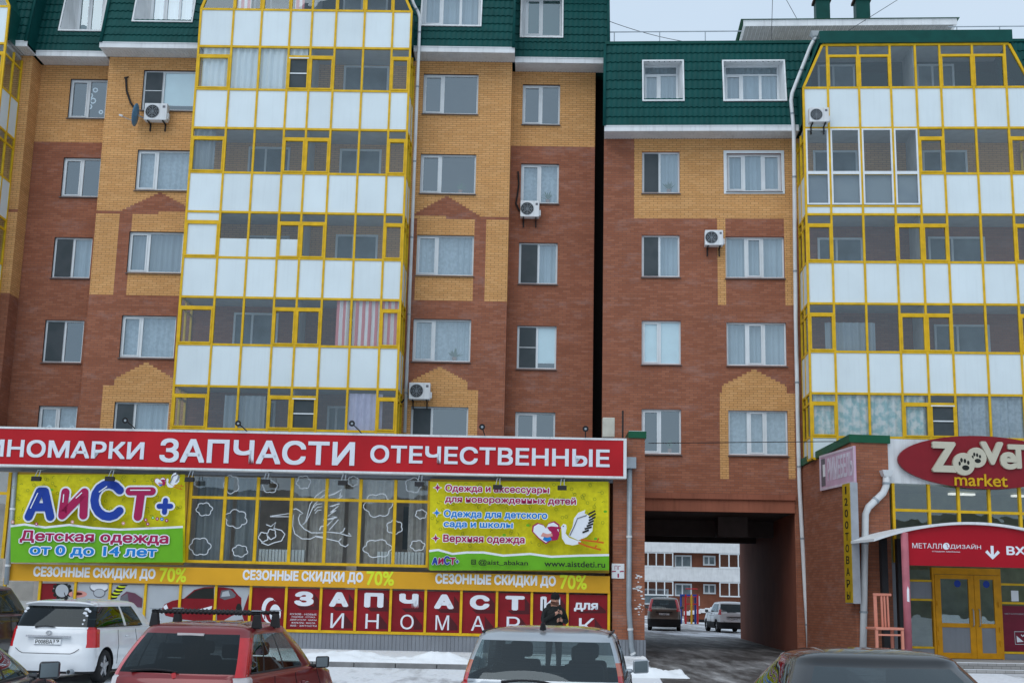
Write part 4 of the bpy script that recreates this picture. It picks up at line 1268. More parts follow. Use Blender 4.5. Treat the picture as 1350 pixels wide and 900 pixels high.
for (u, v, c) in ((70, 385, C_PNK), (245, 400, C_CRM), (510, 385, C_PNK), (885, 395, C_PNK), (1050, 370, C_CRM), (1065, 400, C_CRM), (1103, 355, C_GRN), (1135, 362, C_CRM), (1170, 365, C_SKY), (1205, 375, C_CRM)):
    A.disc(u, v, 13, c); A.disc(u, v, 5, C_WHT)
sub(A.mb, "print", A.mats, B1, YBB)
rb = lambda u, v: L.q(560 + u * 0.18519, 630 + v * 0.18519, YBB)
B2, A = billboard("yellow and green clothes billboard with a list of goods and a flying stork", rb, (30, 18, 1314, 662), 0, 0,
    [(36, 520), (100, 512), (200, 540), (300, 530), (420, 530), (560, 552), (750, 540), (900, 560), (1100, 552), (1308, 548)])
def star(u, v, c):
    for r, mt in ((34, C_WHT), (25, c)):
        A.poly([(u + r * (1 if k % 2 == 0 else 0.42) * cos(pi * k / 4), v + r * (1 if k % 2 == 0 else 0.42) * sin(pi * k / 4)) for k in range(8)], mt)
star(95, 72, C_CRM); star(90, 250, C_SKY); star(82, 430, C_CRM)
for body, a, b, c, d, mt in (("Одежда и аксессуары", 150, 57, 885, 118, C_CRM), ("для новорожденных детей", 148, 135, 1075, 195, C_CRM), ("Одежда для детского", 140, 236, 872, 296, C_SKY),
                             ("сада и школы", 138, 318, 628, 364, C_SKY), ("Верхняя одежда", 135, 408, 712, 474, C_CRM)):
    A.text(body, a, b, c, d, mt, 0.035, C_WHT, 0.022)
storkart(A, lambda u, v: (u, v))
logo(A, lambda u, v: (55 + (u - 135) * 0.172, 560 + (v - 100) * 0.21), 0.22, 0.22)
A.line([(338, 583), (364, 583), (364, 613), (338, 613)], 0.035, C_BLK, True); A.line([(346, 593), (357, 593), (357, 604), (346, 604)], 0.02, C_BLK, True)
A.text("@aist_abakan", 385, 583, 735, 628, C_BLK, 0.02)
A.text("www.aistdeti.ru", 850, 592, 1280, 634, C_BLK, 0.02)
sub(A.mb, "print", A.mats, B2, YBB)

# ------------------------------------------------------------------ orange sale banner
YN = YS - 0.11
N_ = L.root("banner", "long orange seasonal sale banner with white and lime lettering below the billboards", "banner", 0, YN, 0)
nz1, nz0 = L.z(400, 750.5, YN), L.z(400, 773.0, YN)
m = MB(); m.box(L.x(7, 755, YN), L.x(804, 768, YN), YN, YN + 0.04, nz0, nz1); sub(m, "panel", C_ORG, N_, YN)
for a, b, c, d, e, f_ in ((43.5, 205, 747.5, 762.5, 210, 246), (320, 479, 752, 767, 483, 520), (574, 733, 757, 772, 738, 774)):
    pm = (a + b) / 2; m = MB()
    z0, z1 = L.z(pm, d + 1.0, YN), L.z(pm, c, YN)
    text(m, "СЕЗОННЫЕ СКИДКИ ДО", L.x(a, 758, YN), L.x(b, 758, YN), z0, z1, YN - 0.003, 0, 0.05, 0.002)
    text(m, "70%", L.x(e, 758, YN), L.x(f_, 758, YN), z0 - 0.03, z1 + 0.04, YN - 0.003, 1, 0.03, 0.002)
    sub(m, "lettering", [C_WHT, C_LIME], N_, YN)

# ------------------------------------------------------------------ posters behind the lower panes
YP = YS - 0.012
def clipx(pts, a, b):
    def cl(P, lim, keep):
        out = []
        for i in range(len(P)):
            p, q = P[i], P[(i + 1) % len(P)]
            ip, iq = keep(p[0], lim), keep(q[0], lim)
            if ip: out.append(p)
            if ip != iq:
                t_ = (lim - p[0]) / (q[0] - p[0]); out.append((lim, p[1] + (q[1] - p[1]) * t_))
        return out
    P = cl(pts, a, lambda x, l: x >= l)
    return cl(P, b, lambda x, l: x <= l) if P else []
ell = lambda cx, cy, rx, ry, n=18: [(cx + rx * cos(2 * pi * k / n), cy + ry * sin(2 * pi * k / n)) for k in range(n)]
g1 = lambda u, v: (60 + u * 0.25185, 760 + v * 0.25185)
g2 = lambda u, v: (140 + u * 0.23704, 740 + v * 0.23704)
PIC = []
PIC.append(([g1(-60, 28), g1(70, 28), g1(40, 60), g1(60, 110), g1(110, 150), g1(100, 290), g1(-60, 290)], C_RED))
for k in range(12):
    a = 2 * pi * k / 12
    PIC.append((ell(*g1(88 + 44 * cos(a), 72 + 44 * sin(a)), 2.4, 2.4, 8), C_BLK))
PIC += [(ell(*g1(88, 72), 10.6, 10.6), C_BLK), (ell(*g1(88, 72), 8.6, 8.6), C_GRY), (ell(*g1(170, 90), 12, 4.6), C_PNK), (ell(*g1(170, 88), 6, 2), C_DRED),
        (ell(*g1(282, 55), 13, 7.5), C_MGR), (ell(*g1(282, 50), 12, 6.5), C_WHT), (ell(*g1(282, 85), 8, 6), C_MGR), (ell(*g1(282, 84), 7, 5), C_GRY)]
for k in range(5):
    PIC.append((ell(*g1(352 + k * 14, 108 - k * 17), 6.0, 2.3), C_BLK)); PIC.append((ell(*g1(358 + k * 14, 101 - k * 17), 5.2, 1.5), C_LIME))
PIC += [([g1(385, 150), g1(395, 100), g1(425, 76), g1(470, 85), g1(508, 112), g1(505, 160)], C_PRP), ([g1(385, 150), g1(395, 105), g1(430, 85), g1(440, 150)], C_MGR)]
PIC += [([g2(p, q) for p, q in ((310, 262), (325, 236), (370, 216), (432, 204), (490, 156), (545, 141), (650, 138), (705, 150), (735, 186), (752, 200), (752, 255), (735, 290), (700, 300), (650, 328), (560, 335), (420, 320), (330, 300))], C_RED),
        ([g2(p, q) for p, q in ((440, 203), (497, 160), (545, 147), (622, 146), (620, 175), (600, 207))], C_BLK),
        ([g2(p, q) for p, q in ((632, 200), (640, 160), (690, 153), (722, 183), (715, 198), (660, 212))], C_MGR),
        ([g2(p, q) for p, q in ((640, 195), (648, 168), (680, 160), (690, 190))], C_GRY),
        ([g2(p, q) for p, q in ((320, 262), (400, 262), (500, 270), (480, 285), (330, 285))], C_BLK),
        ([g2(p, q) for p, q in ((505, 268), (590, 245), (585, 262), (540, 282))], C_WHT), ([g2(p, q) for p, q in ((318, 250), (335, 235), (345, 258), (325, 268))], C_WHT),
        (ell(*g2(738, 265), 4, 8), C_BLK), ([g2(p, q) for p, q in ((755, 290), (800, 160), (830, 160), (830, 400), (780, 400))], C_RED),
        ([g2(p, q) for p, q in ((430, 330), (700, 330), (760, 320), (770, 345), (430, 360))], C_PRP)]
UP = {7: "З", 8: "А", 9: "П", 10: "Ч", 11: "А", 12: "С", 13: "Т", 14: "И"}
LO = {8: "И", 9: "Н", 10: "О", 11: "М", 12: "А", 13: "Р", 14: "О", 15: "К"}
PLAB = {0: "red poster with a black toothed gear on white", 1: "pale poster with an orange filter and a brake disc", 2: "pale poster with a yellow and black spring", 3: "pale blank poster with only the nose of a red car",
        4: "pale poster with the windscreen half of a red car", 5: "pale poster with the tail half of a red car", 6: "red poster with a white tyre arc", 7: "red poster with a wide letter З over five lines of small print",
        8: "red poster with a wide letter А over a thin И", 9: "red poster with a wide letter П over a thin Н", 10: "red poster with a wide letter Ч over a thin О", 11: "red poster with a wide letter А over a thin М",
        12: "red poster with a wide letter С over a thin А", 13: "red poster with a wide letter Т over a thin Р", 14: "red poster with a wide letter И behind the man in black", 15: "red poster with the small word для beside the brick pillar"}
for i in range(16):
    a, b = POST[i], POST[i + 1]
    pm = (a + b) / 2
    x0, x1 = L.x(a, 800, YP) + 0.036, L.x(b, 800, YP) - 0.036
    z0, z1 = zpb + 0.016, zpt - 0.02
    P = L.root("window_poster", PLAB[i], "poster", 0, YP, 0, "poster panels in the lower shop windows")
    pale = 1 <= i <= 5 or i == 0
    m = MB(); m.box(x0, x1, YP, YP + 0.008, z0, z1); sub(m, "sheet", C_GRY if pale else C_RED, P, YP)
    A = Art(lambda u, v: L.q(u, v, YP), YP)
    if i <= 5:
        for pts, mt in PIC:
            q = clipx(pts, a + 1.9, b - 1.9)
            vt, vb = pt(pm) + 1.0, pb(pm) - 0.7
            q = [(p[0], min(max(p[1], vt), vb)) for p in q]
            if len(q) >= 3:
                ar = sum(q[k][0] * q[(k + 1) % len(q)][1] - q[(k + 1) % len(q)][0] * q[k][1] for k in range(len(q)))
                if abs(ar) > 2: A.poly(q if ar > 0 else q[::-1], mt)
    fu = lambda s: a + (b - a) * s
    fv = lambda s: pt(pm) + (pb(pm) - pt(pm)) * s
    if i == 6:
        A.disc(fu(0.55), fv(0.55), 11, C_WHT, 17, 24); A.disc(fu(0.62), fv(0.58), 9.5, C_RED, 15, 24)
        for k in range(3): A.line([(fu(0.40 + .07 * k + .3 * (t_ / 8) ** 2), fv(0.75 - .06 * t_)) for t_ in range(9)], 0.03, C_RED)
        A.disc(fu(.70), fv(.62), 7.5, C_WHT, 12, 24)
    if i in UP:
        s0, s1, v0, v1 = fu(.24), fu(.80), fv(.08), fv(.43)
        A.poly([(s0 + 3, v1), (s1, v1), (s1, v0 + 2), (min(s1 + 9, b - 3), v0 + 11), (min(s1 + 9, b - 3), v1 + 5), (s0 + 9, v1 + 5)][::-1], C_DRED)
        A.text(UP[i], s0, v0, s1, v1, C_WHT, 0.07)
    if i in LO:
        s0, s1, v0, v1 = fu(.28), fu(.66), fv(.58), fv(.93)
        A.poly([(s0 + 3, v1), (s1, v1), (s1, v0), (min(s1 + 11, b - 3), v0 + 14), (min(s1 + 11, b - 3), v1 + .4), (s0 + 6, v1 + .4)][::-1], C_DRED)
        A.text(LO[i], s0, v0, s1, v1, C_WHT, 0.0)
    if i == 7:
        for k, body in enumerate(("КУЗОВ · НОВЫЕ", "ХОДОВАЯ · ОПТИКА", "ДВИГАТЕЛИ · ШИНЫ", "ФИЛЬТРЫ · МАСЛА", "АКБ · ЗАПЧАСТИ")):
            A.text(body, fu(.12 + .04 * (k % 2)), fv(.60 + .068 * k), fu(.88 - .04 * (k % 2)), fv(.642 + .068 * k), C_WHT, 0.0)
    if i == 15:
        A.poly([(fu(.2), fv(.40)), (fu(.74), fv(.40)), (fu(.74), fv(.24)), (fu(.93), fv(.40)), (fu(.93), fv(.46)), (fu(.3), fv(.46))][::-1], C_DRED)
        A.text("для", fu(.16), fv(.21), fu(.74), fv(.42), C_WHT, 0.04)
    if A.mats: sub(A.mb, "print", A.mats, P, YP)
# house plate
YHP = YS - 0.01
H_ = L.root("hydrant_plate", "small white plate with red lettering on the brick end pillar", "sign", 0, YHP, 0)
a, b, c, d = L.r(806.5, 742.5, 823, 762, YHP)
m = MB(); m.box(a, b, YHP - 0.01, YHP + 0.008, c, d); sub(m, "plate", WHITE_PAINT, H_, YHP)
A = Art(lambda u, v: L.q(590 + u * .2074, 740 + v * .2074, YHP - 0.011), YHP - 0.011)
A.text("ПГ", 1062, 25, 1100, 50, C_CRM, 0.0); A.text("1", 1080, 75, 1090, 100, C_CRM, 0.0)
A.line([(1045, 62), (1070, 60)], 0.03, C_CRM); A.line([(1095, 62), (1120, 60)], 0.03, C_CRM)
sub(A.mb, "lettering", A.mats, H_, YHP)
# flaked white paint on the pillar
m = MB()
for _ in range(30):
    u, v = random.gauss(843, 3.0), random.uniform(752, 812)
    if not 833 < u < 848.5: continue
    x, z = L.q(u, v, YS - 0.004); r = random.uniform(0.012, 0.04)
    m.poly([(x + r * (1 + random.random()) * cos(k * 1.05), YS - 0.004, z + r * random.uniform(.4, 1) * sin(k * 1.05)) for k in range(6)])
SB(m, "paint_marking", WHITE_PAINT)
# ------------------------------------------------------------------ the shop under the right building
ZS = S.root("shop_annex", "brick cornered shop with a white fascia, yellow glazing and double doors under an arched canopy", "shop")
SW = Fr(S.o.x, S.o.y, -84.0)                            # the side wall, x running towards the street
xp = S.x(1172, 640)
ztop0 = S.z(1125, 583)
WD = 5.1
zback = ztop0 + (SW.q(1060, 613.5, 0.0)[1] - ztop0) * WD / -SW.q(1060, 613.5, 0.0)[0]
m = MB()
m.hexa([(0, 0, -0.05), (0.35, 0, -0.05), (0.35, WD, -0.05), (0, WD, -0.05)], [(0, 0, ztop0), (0.35, 0, ztop0), (0.35, WD, zback), (0, WD, zback)])
m.box(0.352, xp, 0.0, 0.4, -0.05, ztop0)
m.build("brick_wall", RED_BRICK, ZS)
m = MB()
hc = S.z(1148, 573.5) - ztop0
m.hexa([(-0.06, -0.06, ztop0 + .002), (0.4, -0.06, ztop0 + .002), (0.4, WD, zback + .002), (-0.06, WD, zback + .002)],
       [(-0.06, -0.06, ztop0 + hc), (0.4, -0.06, ztop0 + hc), (0.4, WD, zback + hc), (-0.06, WD, zback + hc)])
m.box(0.402, xp + 0.06, -0.06, 0.45, ztop0 + .002, ztop0 + hc)
m.build("cap", GREEN_TRIM, ZS)
zf0, zf1 = S.z(1200, 637), S.z(1200, 581)
XE2 = 14.0
m = MB(); m.box(xp + 0.002, XE2, 0.05, 0.3, zf0, zf1 + 0.05); m.build("fascia", WHITE_METAL, ZS)
m = MB(); m.box(xp + 0.01, XE2, 0.3, 3.2, zf1 - 0.4, zf1 - 0.2); m.build("roof", GREY_METAL, ZS)
m = MB()
OLIVE = mat("olive shop wall", (0.17, 0.18, 0.10), 0.8, 0, 0.2)
m.box(0.4, XE2, 3.1, 3.2, 0, zf1); m.box(XE2 - .1, XE2, .3, 3.1, 0, zf1); m.box(0.36, 0.4, .45, 3.1, 0, zf1)
m.build("inner_wall", OLIVE, ZS)
m = MB(); m.box(0.4, XE2, 0.3, 3.1, zf0 - 0.02, zf0 + .08); m.build("ceiling", mat("olive ceiling", (0.30, 0.31, 0.22), 0.8), ZS)
m = MB(); m.box(0.4, XE2, 0.1, 3.1, 0.2, 0.29); m.build("shop_floor", KERB, ZS)
EM = bpy.data.materials.new("lit tube lamp"); EM.use_nodes = True
_e = EM.node_tree.nodes["Principled BSDF"]; _e.inputs["Emission Color"].default_value = (1, 1, .92, 1); _e.inputs["Emission Strength"].default_value = .75
for px in (1260, 1276, 1343):
    x, z = S.q(px, 659, 2.0)
    m = MB(); m.box(x - 0.2, x + 0.2, 1.9, 2.1, zf0 - 0.12, zf0 - 0.06); m.build("ceiling_lamp", EM, ZS)
ZPO = 0.30                                              # porch floor
fr = MB(); g = MB()
zt_, zm_, zl_ = zf0, S.z(1230, 673), S.z(1300, 744)
mx_ = [S.x(p, 660) for p in (1179, 1226, 1265, 1305.5, 1346)] + [S.x(1346, 660) + 0.95 * k for k in range(1, 8)]
for x in mx_: fr.box(x - .04, x + .04, 0.04, 0.14, zl_, zt_)
fr.box(mx_[0], mx_[-1], 0.045, 0.135, zm_ - .04, zm_ + .04); fr.box(mx_[0], mx_[-1], 0.045, 0.135, zl_ - .04, zl_ + .04)
g.poly([(mx_[0], .09, zl_), (mx_[-1], .09, zl_), (mx_[-1], .09, zt_), (mx_[0], .09, zt_)])
dl, dr = S.x(1233.5, 800), S.x(1319, 800)
hz_ = [S.z(1215, 765), S.z(1215, 790), S.z(1217, 853)]
hr_ = [S.z(1335, 770), S.z(1335, 794.5), S.z(1335, 860)]
xl2 = S.x(1199, 800)
for x0, x1, hs in ((xl2, dl, hz_), (dr, XE2 - 3, hr_)):
    for z in hs: fr.box(x0, x1, 0.045, 0.135, z - .03, z + .03)
for x in (xl2, dr + 1.05, dr + 2.1): fr.box(x - .04, x + .04, 0.04, 0.14, ZPO, zl_)
fr.build("glazing_frame", YELLOW, ZS)
g.poly([(xl2, .09, hz_[2]), (dl, .09, hz_[2]), (dl, .09, zl_), (xl2, .09, zl_)]); g.poly([(dr, .09, hr_[1]), (XE2 - 3, .09, hr_[1]), (XE2 - 3, .09, zl_), (dr, .09, zl_)])
g.build("pane", SHOP_GLASS, ZS)
m = MB(); m.box(xl2, dl, 0.06, 0.12, ZPO, hz_[2] - .03); m.box(dr, XE2 - 3, .06, .12, ZPO, hr_[2] - .03); m.box(xp + .01, xl2 - .04, .06, .2, ZPO, zl_)
m.box(xl2 + .04, dl, .07, .08, hz_[1] + .03, hz_[0] - .03)
m.build("kick_panel", CLAD, ZS)
# double doors
m = MB(); m.box(dl - .005, dr + .005, 0.02, 0.16, S.z(1276, 757), S.z(1276, 748.5)); m.box(dl - .06, dl, .02, .16, ZPO, S.z(1276, 748.5)); m.box(dr, dr + .06, .02, .16, ZPO, S.z(1276, 748.5))
m.build("door_frame", YELLOW_OR, ZS)
sp_ = S.x(1285.5, 800); zdt = S.z(1276, 757.5); zrail = S.z(1276, 824); zg_b = S.z(1276, 828)
for a, b, nm in ((dl + .005, sp_ - .004, 0), (sp_ + .004, dr - .005, 1)):
    m = MB(); k = 0.17; y0, y1 = 0.0, 0.07
    m.box(a, a + k, y0, y1, ZPO + .01, zdt); m.box(b - k, b, y0, y1, ZPO + .01, zdt)
    m.box(a + k, b - k, y0, y1, zdt - .12, zdt); m.box(a + k, b - k, y0, y1, ZPO + .01, ZPO + .17); m.box(a + k, b - k, y0, y1, zrail - .06, zrail + .06)
    d = bevel(m.build("door", YELLOW_OR, ZS), 0.006)
    m = MB(); m.box(a + k, b - k, .025, .035, zrail + .06, zdt - .12); m.build("pane", SHOP_GLASS, d)
    m = MB(); m.box(a + k, b - k, .02, .045, ZPO + .17, zrail - .06); m.build("panel", CLAD, d)
    m = MB()
    hx = b - .09 if nm == 0 else a + .09
    m.tube([(hx, -.03, zrail - .02), (hx, -.09, zrail + .02), (hx, -.09, zrail + .42), (hx, -.03, zrail + .46)], .016, 8); m.build("handle", GREY_METAL, d)
    for zz in (ZPO + .45, zrail - .1, zrail + .6):
        hx = a + .05 if nm == 0 else b - .05
        m = MB(); m.tube([(hx, -.015, zz - .07), (hx, -.015, zz + .07)], .018, 8); m.build("hinge", YELLOW_OR, d)
    m = MB(); disc(m, (a + b) / 2 + .1 * (1 - nm), zdt - .25, .1, .02); m.build("round_sticker", C_BLU, d)
m = MB(); m.box(dr + .07, dr + 1.0, .05, .058, S.z(1335, 858), S.z(1335, 798))
pp = m.build("window_film", mat("plum film", (0.16, 0.012, 0.03), 0.4), ZS)
A = Art(lambda u, v: S.q(1180 + u / 7.5, 780 + v / 7.5, .048), .048)
A.text("МЕТАЛЛОДИЗАЙН", 1085, 205, 1340, 225, C_GRY, 0.0)
A.line([(1180, 390), (1330, 390), (1330, 515), (1190, 515)], .025, C_GRY, True); A.poly([(1200, 430), (1270, 490), (1205, 495)], C_WHT); A.line([(1245, 420), (1262, 437), (1280, 418)], .03, C_WHT)
A.mb.build("print", A.mats, pp)
m = MB(); x, z = S.q(1338, 785, .05); m.box(x - .11, x + .11, .05, .056, z - .15, z + .15); m.build("paper_notice", WHITE_PAINT, ZS)
# porch
m = MB(); TILE = brick_mat("grey porch tile", (0.30, 0.29, 0.28), (0.36, 0.35, 0.34), (0.13, 0.13, 0.13))
m.box(0.55, XE2, -2.5, 0.0, 0, ZPO); m.box(0.5, XE2, -2.95, -2.502, 0, 0.15)
m.build("porch", TILE, ZS)
m = MB(); m.box(1.0, XE2, -2.49, -2.40, ZPO + .003, ZPO + .016); m.box(1.0, XE2, -2.94, -2.86, .153, .166); m.build("step_snow", SNOW, ZS)

# canopy
YC = -2.0
CN = S.root("entrance_canopy", "arched white canopy with a red lettered front on a pink pole over the shop doors", "canopy", 0, YC, 0)
xc0, xc1 = S.x(1150, 710, YC), S.x(1283, 688, YC)
zc0, zc1 = S.z(1150, 710, YC), S.z(1283, 688, YC)
hwc = xc1 - xc0
arc = lambda u: (xc1 + hwc * u, zc1 - (zc1 - zc0) * u * u)
m = MB(); n = 24
for i in range(n):
    (a, za), (b, zb) = arc(-1 + 2 * i / n), arc(-1 + 2 * (i + 1) / n)
    m.hexa([(a, -.12, za - .07), (b, -.12, zb - .07), (b, 1.95, zb - .07), (a, 1.95, za - .07)], [(a, -.12, za), (b, -.12, zb), (b, 1.95, zb), (a, 1.95, za)])
m.build("arched_roof", WHITE_METAL, CN)
fx0, fx1 = S.x(1189, 720, YC), S.x(1189, 720, YC)
fx0 = S.x(1190, 722, YC); fx1 = 2 * xc1 - fx0
zfb = S.z(1275, 746.5, YC)
tops = [arc(-1 + 2 * i / n) for i in range(n + 1)]
pts = [(fx0, zfb), (fx1, zfb)] + [(x, z - .08) for x, z in reversed(tops) if fx0 < x < fx1]
m = MB(); m.prism(pts, 0.0, 0.06)
RF = mat("canopy red", (0.36, 0.004, 0.014), 0.35, 0, 0.1, 0.6)
m.build("front_panel", RF, CN)
A = Art(lambda u, v: (lambda q: (q[0], q[1]))(S.q(1180 + u / 7.5, 680 + v / 7.5, YC)), -0.003)
A.text("МЕТАЛЛ", 170, 268, 462, 318, C_WHT, 0.0); A.text("ДИЗАЙН", 545, 272, 848, 330, C_WHT, 0.0)
A.disc(505, 297, 34, C_WHT); A.line([(500, 278), (520, 285), (512, 300), (528, 312)], .02, RF)
A.text("студия мебели", 365, 342, 640, 360, C_WHT, 0.0)
A.mb.build("lettering", A.mats, CN)
A = Art(A.mp, -0.003)
A.line([(958, 292), (962, 400)], .085, C_WHT); A.line([(900, 345), (964, 412), (1025, 350)], .085, C_WHT)
A.mb.build("arrow", A.mats, CN)
A = Art(A.mp, -0.003)
A.text("ВХОД", 1100, 300, 1510, 405, C_WHT, 0.035)
A.mb.build("lettering", A.mats, CN)
PNKP = mat("faded pink paint", (0.42, 0.13, 0.16), 0.6, 0, 0.18, 3)
for xx in (S.x(1194, 780, YC), 2 * xc1 - S.x(1194, 780, YC)):
    m = MB(); m.tube([(xx, -.05, ZPO), (xx, -.05, arc((xx - xc1) / hwc)[1] - .08)], .10, 14); c_ = m.build("column", PNKP, CN, smooth=True)
m = MB(); xx = S.x(1194, 780, YC); z_ = S.z(1194, 782, YC)
m.poly([(xx - .035, -.153, z_ - .2), (xx + .03, -.153, z_ - .22), (xx + .035, -.153, z_ + .12), (xx + .0, -.153, z_ + .2), (xx - .03, -.153, z_ + .1)]); m.build("paint_patch", WHITE_PAINT, CN)
for px in (1166, 1187):
    xx = S.x(px, 780, YC + 1.6); m = MB(); m.box(xx - .09, xx + .09, 1.5, 1.68, ZPO, zc0 + .1); m.build("black_post", BLACK, CN)

# ellipse sign
YE = -0.12
E_ = S.root("shop_sign", "crimson oval pet shop sign with cream letters, paw prints and a yellow word below", "sign", 0, YE, 0)
ex0, ex1 = S.x(1184.5, 609, YE), S.x(1296, 609, YE)
ez0, ez1 = S.z(1296, 644, YE), S.z(1296, 574.5, YE)
n = 48
m = MB(); m.prism([(ex1 + (ex1 - ex0) * cos(2 * pi * k / n), (ez0 + ez1) / 2 + (ez1 - ez0) / 2 * sin(2 * pi * k / n)) for k in range(n)], 0, 0.1)
m.build("oval_panel", mat("crimson panel", (0.21, 0.011, 0.018), 0.4, 0, 0.06), E_)
CREAM = mat("cream letter", (0.50, 0.47, 0.37), 0.5, 0, 0.04)
em = lambda u, v: S.q(1150 + u * .2222, 560 + v * .2222, YE)
m = MB()
def lett(ch, u0, v0, u1, v1, bold, mi=0, dep=.09):
    vm, um = (v0 + v1) / 2, (u0 + u1) / 2
    text(m, ch, em(u0, vm)[0], em(u1, vm)[0], em(um, v1)[1], em(um, v0)[1], -0.002, mi, bold, dep)
lett("Z", 345, 100, 492, 282, .045); lett("V", 635, 100, 772, 238, .045); lett("e", 752, 160, 852, 265, .04, 0, .075); lett("T", 800, 116, 925, 260, .04, 0, .06)
for (u, v, r_) in ((535, 233, 64), (613, 194, 57)):
    x, z = em(u, v); rr = abs(em(u + r_, v)[0] - x)
    m.prism([(x + rr * cos(2 * pi * k / 24), z + rr * sin(2 * pi * k / 24)) for k in range(24)], -.10 if u < 600 else -.085, -.002, 0)
lett("market", 485, 290, 800, 364, .012, 1, .03)
for (u, v, s) in ((545, 255, 1.0), (618, 214, .85)):
    yq = -.103 if u < 600 else -.088
    for du, dv, ra, rb_ in ((0, 0, 22, 15), (-36, -25, 7, 12), (-25, -45, 8, 13), (-5, -40, 8, 13), (15, -30, 8, 12)):
        x, z = em(u + du * s, v + dv * s); k_ = abs(em(u + 1, v)[0] - em(u, v)[0])
        disc(m, x, z, ra * s * k_, yq, 2, 12, rb_ * s * k_)
m.build("lettering", [CREAM, mat("sign yellow", (0.60, 0.36, 0.01), 0.5), C_BLK], E_)

# two signs on the side wall
yw_ = -0.06
a, b = SW.x(1081, 628, yw_), SW.x(1126, 608, yw_)
z0, z1 = SW.z(1103, 642, yw_), SW.z(1103, 594, yw_)
PS = SW.root("wall_sign", "faded pink rectangular sign high on the brick side wall", "sign", 0, 0, 0)
m = MB(); m.box(a, b, yw_, -.003, z0, z1); m.build("panel", mat("faded pink print", (0.52, 0.34, 0.44), 0.5, 0, .08), PS)
m = MB(); k = .07
m.box(a, b, yw_ - .01, yw_ - .001, z1 - k, z1); m.box(a, b, yw_ - .01, yw_ - .001, z0, z0 + k); m.box(a, a + .1, yw_ - .01, yw_ - .001, z0 + k, z1 - k); m.box(b - .06, b, yw_ - .01, yw_ - .001, z0 + k, z1 - k)
m.build("frame", mat("pale pink frame", (0.58, 0.48, 0.54), .5), PS)
m = MB()
wd = b - a
text(m, "РИМЕБЕЛЬ", a + wd * .24, b - .12, z0 + .24, z1 - .14, yw_ - .002, 0, .03, .004)
m.build("lettering", mat("pale lilac letter", (0.62, 0.58, 0.66), .5), PS)
m = MB(); m.box(a + .13, a + wd * .17, yw_ - .004, yw_ - .001, z0 + .12, z1 - .12, 1); m.box(a + wd * .10, a + wd * .17, yw_ - .008, yw_ - .0045, z0 + .4, z1 - .3, 0)
m.build("emblem", [WHITE_PAINT, C_MGR], PS)
yv = -0.24
a, b = SW.x(1112, 715, yv), SW.x(1122, 712, yv)
z0, z1 = SW.z(1119, 795, yv), SW.z(1117, 636, yv)
VS = SW.root("vertical_sign", "narrow yellow upright light box sign on the corner of the brick side wall", "sign", 0, 0, 0)
m = MB(); m.box(a, b, yv + .02, -.003, z0, z1); m.build("casing", mat("grey casing", (0.34, 0.36, 0.39), .5, .1), VS)
m = MB(); m.box(a + .02, b - .02, yv, yv + .019, z0 + .02, z1 - .02); m.build("face_panel", mat("sign ochre", (0.42, 0.27, 0.012), .5), VS)
m = MB(); cs = "1200ТОВАРЫ"; h = (z1 - z0 - .1) / len(cs)
for i, ch in enumerate(cs):
    zc_ = z1 - .06 - h * i
    k_ = .40 if ch == "1" else .28
    text(m, ch, a + (b - a) * k_, b - (b - a) * k_, zc_ - h * .78, zc_ - h * .1, yv - .002, 0, .02, .002)
m.build("lettering", C_BLK, VS)

# ------------------------------------------------------------------ air conditioners, dish, pipes, lamps
def ac_unit(fr, px, py, wpx, hpx, y, label, side=False, legs=True):
    """outdoor unit; centre px,py on the plane y"""
    x, z = fr.q(px, py, y)
    wd = abs(fr.q(px + wpx / 2, py, y)[0] - fr.q(px - wpx / 2, py, y)[0]); h = abs(fr.q(px, py + hpx / 2, y)[1] - fr.q(px, py - hpx / 2, y)[1])
    o = fr.root("air_conditioner", label, "air conditioner", x, y, z, "outdoor air conditioner units")
    m = MB(); m.box(-wd / 2, wd / 2, 0, .30, -h / 2, h / 2)
    c = bevel(m.build("casing", WHITE_METAL if not side else mat("cream casing", (.50, .49, .42), .5), o), .02)
    r = h * .40; cx = -wd / 2 + wd * .36
    if side: return o
    m = MB(); disc(m, cx, 0, r, -.004, 0, 20); m.build("fan_opening", BLACK, o)
    m = MB()
    for k in range(1, 5):
        rr = r * k / 4.3
        m.tube([(cx + rr * cos(2 * pi * t_ / 20), -.012, rr * sin(2 * pi * t_ / 20)) for t_ in range(21)], .006, 5)
    for k in range(8): m.tube([(cx, -.014, 0), (cx + r * cos(pi * k / 4), -.014, r * sin(pi * k / 4))], .005, 5)
    m.build("fan_grille", GREY_METAL, o)
    m = MB(); m.box(wd * .30, wd * .42, -.004, -.001, h * .22, h * .36); m.build("badge", C_MGR, o)
    if legs:
        for s in (-1, 1):
            m = MB(); xx = s * wd * .33
            m.box(xx - .02, xx + .02, .02, .42, -h / 2 - .04, -h / 2); m.box(xx - .02, xx + .02, .38, .42, -h / 2 - .28, -h / 2 - .04); m.build("bracket", BLACK, o)
    m = MB(); m.box(wd / 2, wd / 2 + .05, .06, .22, -h * .4, -h * .05); m.build("valve_cover", WHITE_METAL, o)
    return o
ac1 = ac_unit(L, 205, 147, 30, 22, -.42, "white air conditioner unit beside the blue satellite dish")
ac2 = ac_unit(L, 698.5, 275, 25, 21, YB_ - .42, "white air conditioner unit with water stains below on the dark red recess wall")
ac3 = ac_unit(L, 553, 515, 28, 22, -.42, "white air conditioner unit beside the drainpipe above the red sign")
ac4 = ac_unit(R, 941.5, 313, 24, 20, -.42, "white air conditioner unit on brick between two windows of the lower building")
ac5 = ac_unit(R, 1080, 151, 26, 19, -1.95, "white air conditioner unit on the white balcony panels")
